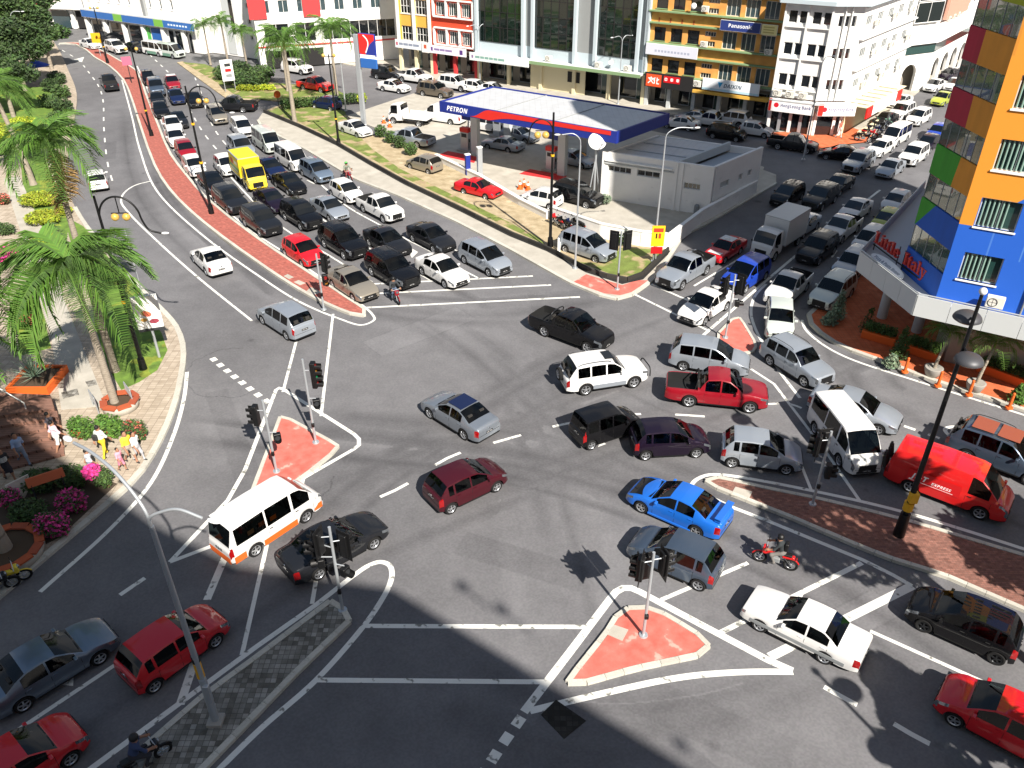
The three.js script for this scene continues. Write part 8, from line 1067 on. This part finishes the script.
// ---------- people: one continuous body each, meshed from tapered limbs ----------
const SK = [0.33, 0.17, 0.105], HAIR = [0.012, 0.01, 0.01];
function bodyGeo(bones, lo, size, res = 44) {
  const mc = new MarchingCubes(res, new THREE.MeshStandardMaterial(), false, false, 40000); mc.isolation = 0;
  const f = mc.field, k = 0.035; const P = bones.map(b => ({ a: new THREE.Vector3(...b[0]), d: new THREE.Vector3(...b[1]).sub(new THREE.Vector3(...b[0])), ra: b[2], rb: b[3], c: b[4] })); const v = new THREE.Vector3(), q = new THREE.Vector3();
  const sd = (p, x) => { q.copy(x).sub(p.a); const t = Math.max(0, Math.min(1, q.dot(p.d) / Math.max(1e-9, p.d.lengthSq()))); return q.addScaledVector(p.d, -t).length() - (p.ra + (p.rb - p.ra) * t); };
  for (let z = 0; z < res; z++) for (let y = 0; y < res; y++) for (let x = 0; x < res; x++) { v.set(lo[0] + x / res * size, lo[1] + y / res * size, lo[2] + z / res * size); let s = 0; for (const p of P) s += Math.exp(-sd(p, v) / k); f[z * res * res + y * res + x] = Math.log(Math.max(1e-30, s)) * k; }
  mc.update(); const n = mc.count, pos = new Float32Array(n * 3), nor = new Float32Array(n * 3), col = new Float32Array(n * 3);
  for (let i = 0; i < n; i++) { for (let c = 0; c < 3; c++) { pos[3 * i + c] = lo[c] + (mc.positionArray[3 * i + c] + 1) / 2 * size; nor[3 * i + c] = mc.normalArray[3 * i + c]; } v.set(pos[3 * i], pos[3 * i + 1], pos[3 * i + 2]); let best = 1e9, cc = SK; for (const p of P) { const d = sd(p, v); if (d < best) { best = d; cc = p.c; } } col.set(cc, 3 * i); }
  const g = new THREE.BufferGeometry(); g.setAttribute('position', new THREE.BufferAttribute(pos, 3)); g.setAttribute('normal', new THREE.BufferAttribute(nor, 3)); g.setAttribute('color', new THREE.BufferAttribute(col, 3)); g.computeVertexNormals(); return g;
}
function handGeo(at, dir, s) { // palm side thumb and four unequal fingers, slightly curled
  const out = [], D = new THREE.Vector3(...dir).normalize(), X = new THREE.Vector3(1, 0, 0), bend = new THREE.Vector3(0.3, 0, 0); const A = new THREE.Vector3(...at);
  [0.07, 0.08, 0.075, 0.06].forEach((l, i) => { const o = new THREE.Vector3((i - 1.5) * 0.02, 0, 0), a = A.clone().add(o), b = a.clone().addScaledVector(D, l * 0.55), c = b.clone().addScaledVector(D, l * 0.45).add(new THREE.Vector3(0, 0, 0.015)); out.push(bar(a.toArray(), b.toArray(), 0.01, 0.0095, 6), bar(b.toArray(), c.toArray(), 0.0095, 0.008, 6)); });
  const t = A.clone().add(new THREE.Vector3(-s * 0.035, 0, 0)).addScaledVector(D, -0.03); out.push(bar(t.toArray(), t.clone().add(new THREE.Vector3(-s * 0.03, 0, 0.01)).addScaledVector(D, 0.045).toArray(), 0.011, 0.009, 6)); return out;
}
const bodyMat = new THREE.MeshStandardMaterial({ vertexColors: true, roughness: 0.85 }), hairMat = std(0x120e0c, 0.7), skinMat = new THREE.MeshStandardMaterial({ color: new THREE.Color().setRGB(...SK), roughness: 0.7 });
function person([x, z], y, turn, label, c, opt = {}) { // faces local +z
  const { s = 1, step = 0.22, arm = 0.25, sit = false, skirt = false, shorts = false, longSleeve = false, helmet } = opt; const o = thing('person', label, 'person', x, y, z, turn, 'people'); o.scale.setScalar(s);
  const T = c.top, B = c.bottom, leg2 = shorts ? SK : B, fore = longSleeve ? T : SK, shoe = c.shoe || [0.03, 0.03, 0.03], bones = [];
  if (!sit) {
    bones.push([[0, 0.92, 0], [0, 1.05, 0], 0.135, 0.125, B], [[0, 1.08, 0], [0, 1.34, 0.01], 0.125, 0.15, T], [[-0.12, 1.38, 0], [0.12, 1.38, 0], 0.085, 0.085, T], [[0, 1.42, 0], [0, 1.54, 0.01], 0.055, 0.05, SK], [[0, 1.6, 0.02], [0, 1.69, 0.01], 0.082, 0.092, SK], [[0, 1.61, 0.1], [0, 1.63, 0.095], 0.018, 0.014, SK]);
    for (const q of [-1, 1]) { const f = step * q; bones.push([[q * 0.09, 0.9, 0], [q * 0.1, 0.5, f * 0.55 + 0.03], 0.092, 0.062, skirt ? B : B], [[q * 0.1, 0.5, f * 0.55 + 0.03], [q * 0.1, 0.09, f - (f < 0 ? 0.08 : 0)], 0.058, 0.04, skirt ? SK : leg2], [[q * 0.1, 0.05, f - (f < 0 ? 0.08 : 0)], [q * 0.11, 0.035, f + 0.15 - (f < 0 ? 0.08 : 0)], 0.042, 0.034, shoe]);
      const g = -arm * q; bones.push([[q * 0.19, 1.39, 0], [q * 0.25, 1.12, g * 0.35], 0.056, 0.045, T], [[q * 0.25, 1.12, g * 0.35], [q * 0.25, 0.88, g + 0.06], 0.041, 0.031, fore], [[q * 0.25, 0.86, g + 0.07], [q * 0.25, 0.8, g + 0.08], 0.034, 0.034, SK]); }
    obj('body', bodyGeo(bones, [-1, -0.08, -1], 2.0, 64), bodyMat, o); const hands = []; for (const q of [-1, 1]) hands.push(obj('fingers', handGeo([q * 0.25, 0.77, -arm * q + 0.09], [0, -1, 0.15], q), skinMat, o));
    obj('hair', new THREE.SphereGeometry(0.108, 16, 10, 0, Math.PI * 2, 0, 1.75).scale(0.95, 1.05, 1.05).rotateX(-0.45).translate(0, 1.68, -0.012), c.hair || hairMat, o);
    for (const q of [-1, 1]) { obj('eye', new THREE.SphereGeometry(0.012, 8, 6).translate(q * 0.032, 1.645, 0.094), M.black, o); obj('ear', new THREE.SphereGeometry(0.024, 8, 6).scale(0.45, 1, 0.7).translate(q * 0.09, 1.635, 0.005), skinMat, o); } obj('mouth', rbox(0.04, 0.008, 0.01, 0.003, 0, 1.575, 0.095), M.terracotta, o);
    if (skirt) obj('skirt', new THREE.LatheGeometry([[0.15, 0.98], [0.2, 0.75], [0.24, 0.55], [0.22, 0.55]].map(p => new THREE.Vector2(...p)), 16), new THREE.MeshStandardMaterial({ color: new THREE.Color().setRGB(...B), roughness: 0.9 }), o);
    if (c.bag) obj('bag', rbox(0.26, 0.32, 0.14, 0.05, c.bag[3] || 0, 1.2, -0.2), new THREE.MeshStandardMaterial({ color: new THREE.Color().setRGB(c.bag[0], c.bag[1], c.bag[2]), roughness: 0.8 }), o);
    if (c.stripes) for (let i = 0; i < 5; i++) obj('shirt_stripe', new THREE.TorusGeometry(0.158, 0.013, 5, 20).rotateX(Math.PI / 2).scale(1.08, 1, 0.98).translate(0, 1.12 + i * 0.055, 0.005), M.white, o);
  } else { // astride a motorcycle, hands on the bar in front
    bones.push([[0, 0.86, -0.2], [0, 0.98, -0.17], 0.14, 0.13, B], [[0, 1.0, -0.16], [0, 1.28, -0.06], 0.13, 0.15, T], [[-0.13, 1.32, -0.04], [0.13, 1.32, -0.04], 0.08, 0.08, T], [[0, 1.36, -0.03], [0, 1.47, 0.0], 0.055, 0.05, SK], [[0, 1.52, 0.02], [0, 1.6, 0.01], 0.082, 0.09, SK]);
    for (const q of [-1, 1]) { bones.push([[q * 0.1, 0.86, -0.16], [q * 0.19, 0.72, 0.2], 0.092, 0.066, B], [[q * 0.19, 0.72, 0.2], [q * 0.18, 0.36, 0.04], 0.06, 0.042, leg2], [[q * 0.18, 0.31, 0.04], [q * 0.19, 0.29, 0.2], 0.042, 0.034, shoe], [[q * 0.2, 1.32, -0.03], [q * 0.31, 1.1, 0.14], 0.056, 0.045, T], [[q * 0.31, 1.1, 0.14], [q * 0.28, 1.02, 0.37], 0.041, 0.032, fore], [[q * 0.28, 1.02, 0.38], [q * 0.28, 1.0, 0.43], 0.036, 0.034, SK]); }
    obj('body', bodyGeo(bones, [-0.9, 0.1, -0.9], 1.8, 60), bodyMat, o); for (const q of [-1, 1]) obj('fingers', [...[0, 1, 2, 3].map(i => tube([[q * 0.28 + (i - 1.5) * 0.02, 1.01, 0.42], [q * 0.28 + (i - 1.5) * 0.02, 1.0, 0.47], [q * 0.28 + (i - 1.5) * 0.02, 0.96, 0.46], [q * 0.28 + (i - 1.5) * 0.02, 0.95, 0.43 - 0.004 * i]], 0.0095, 8, 5)), bar([q * 0.24, 1.0, 0.41], [q * 0.245, 0.96, 0.45], 0.011, 0.009, 6)], skinMat, o);
    obj('helmet', [new THREE.SphereGeometry(0.145, 18, 12, 0, Math.PI * 2, 0, 1.9).rotateX(-0.15).translate(0, 1.59, 0)], helmet || M.black, o); obj('visor', new THREE.SphereGeometry(0.149, 16, 8, Math.PI * 0.2, Math.PI * 0.6, 1.15, 0.7).translate(0, 1.59, 0), VM.glass, o);
    if (c.bag) obj('bag', rbox(0.3, 0.38, 0.16, 0.05, 0, 1.2, -0.3), M.black, o);
  }
  return o;
}
const W_ = [0.75, 0.74, 0.72];
person([-21.68,-31.32], 0.13, 2.6, 'person in a white and pink shirt walking ahead of another on the plaza', { top: [0.8, 0.55, 0.62], bottom: [0.7, 0.68, 0.66] }, { shorts: true, step: 0.2 });
person([-22.2,-32.03], 0.13, 2.5, 'person in a dark grey top partly hidden behind the one in white and pink', { top: [0.1, 0.09, 0.11], bottom: [0.12, 0.08, 0.08] }, {});
person([-22.91,-30.32], 0.13, 0.9, 'person in a pale blue shirt and jeans walking below the steps', { top: [0.3, 0.42, 0.65], bottom: [0.2, 0.25, 0.34] }, { step: 0.3 });
person([-22.98,-29.15], 0.13, 0.9, 'person in a black and white striped top and dark skirt at the left edge', { top: [0.02, 0.02, 0.025], bottom: [0.02, 0.02, 0.03], stripes: 1 }, { skirt: true, step: 0.28 });
person([-19.29,-29.44], 0.13, 2.2, 'child in a white shirt standing by the pink flowers', { top: [0.6, 0.62, 0.68], bottom: [0.2, 0.22, 0.3] }, { s: 0.86, step: 0.12 });
person([-19.35,-30.93], 0.13, 2.9, 'person in a white top and yellow skirt in the kerbside group', { top: [0.62, 0.68, 0.62], bottom: [0.7, 0.5, 0.03], bag: [0.03, 0.03, 0.03, 0.1] }, { step: 0.2 });
person([-18.12,-29.87], 0.13, 1.2, 'child in pink in the kerbside group', { top: [0.75, 0.3, 0.38], bottom: [0.55, 0.2, 0.28] }, { s: 0.72, step: 0.18, shorts: true });
person([-17.93,-30.47], 0.13, 1.0, 'person in a bright yellow shirt in the kerbside group', { top: [0.8, 0.55, 0.04], bottom: [0.35, 0.3, 0.25] }, { step: 0.26, shorts: true });
person([-17.61,-30.62], 0.13, 1.2, 'person in white close behind the one in yellow', { top: W_, bottom: [0.4, 0.4, 0.42] }, { s: 0.92, step: 0.2 });
person([-9.16,-100.56], 0.13, 0.2, 'person in white under the sign of the cream shophouse', { top: W_, bottom: [0.05, 0.05, 0.06] }, {});
person([32.85,-82.75], 0.13, 0.6, 'person in red and white at the bank entrance', { top: [0.6, 0.12, 0.08], bottom: [0.6, 0.6, 0.6] }, {});
function ridden(p, deg, paint, bl, pl, c, opt) { const t = deg * Math.PI / 180; motorcycle(p, t, paint, bl); person(p, 0.004, t + Math.PI / 2, pl, c, { sit: true, ...opt }); }
ridden([10.62,-23.87], 156, 'brightred', 'red motorcycle crossing between the white saloon and the brick median', 'rider in black with a black helmet on the red motorcycle at the right', { top: [0.02, 0.025, 0.028], bottom: [0.16, 0.15, 0.14], bag: 1 }, {});
ridden([-7.54,-47.24], -62, 'crimson', 'pink and red motorcycle ahead of the stop line queue', 'rider in dark clothes and a dark helmet waiting ahead of the queue', { top: [0.03, 0.035, 0.04], bottom: [0.07, 0.1, 0.16] }, { longSleeve: true });
ridden([-14.42,-70.19], -53, 'crimson', 'motorcycle between the queue and the pavement', 'rider with a green helmet beside the queue near the pavement', { top: [0.18, 0.2, 0.16], bottom: [0.3, 0.08, 0.08] }, { helmet: BM.brightgreen });
ridden([-11.57,-15.13], 42, 'darkgrey', 'dark motorcycle beside the paved median at the bottom edge', 'rider with a glossy black helmet at the bottom edge', { top: [0.03, 0.05, 0.12], bottom: [0.03, 0.03, 0.04] }, {});
motorcycle([-19.8,-22.79], 0.55, 'yellow', 'yellow and black motorcycle parked at the left edge', 0.004, 0.12); motorcycle([-20.06,-22.37], 0.6, 'darkgrey', 'dark motorcycle parked behind the yellow one at the left edge', 0.004, 0.12);
[[560, 222, 'red'], [566, 226, 'black'], [572, 230, 'darkblue'], [579, 232, 'black']].forEach(([a, b, c], i) => { const P = [[3.46,-59.46], [3.97,-58.87], [4.48,-58.47], [5.03,-58.67]][i]; motorcycle(P, 2.2, c, ['first', 'second', 'third', 'last'][i] + ' of four motorcycles parked by the white station wall from the left', 0.12, 0.1); });
[[34.79,-81.4], [35.78,-82.75], [36.79,-84.14], [37.84,-85.57], [38.91,-87.04], [40.17,-88.94]].forEach((P, i) => motorcycle(P, -0.5, ['black', 'red', 'darkblue', 'black', 'green', 'black'][i], ['first', 'second', 'third', 'fourth', 'fifth', 'sixth'][i] + ' motorcycle from the front in the row beside the bank', 0.13, 0.1));
[[27.38,-78.49], [26.79,-79.12]].forEach((P, i) => motorcycle(P, -0.6, 'black', ['black motorcycle stopped under the dark grey pickup by the bank, right one', 'black motorcycle stopped under the dark grey pickup by the bank, left one'][i]));

renderer.render(scene, camera);
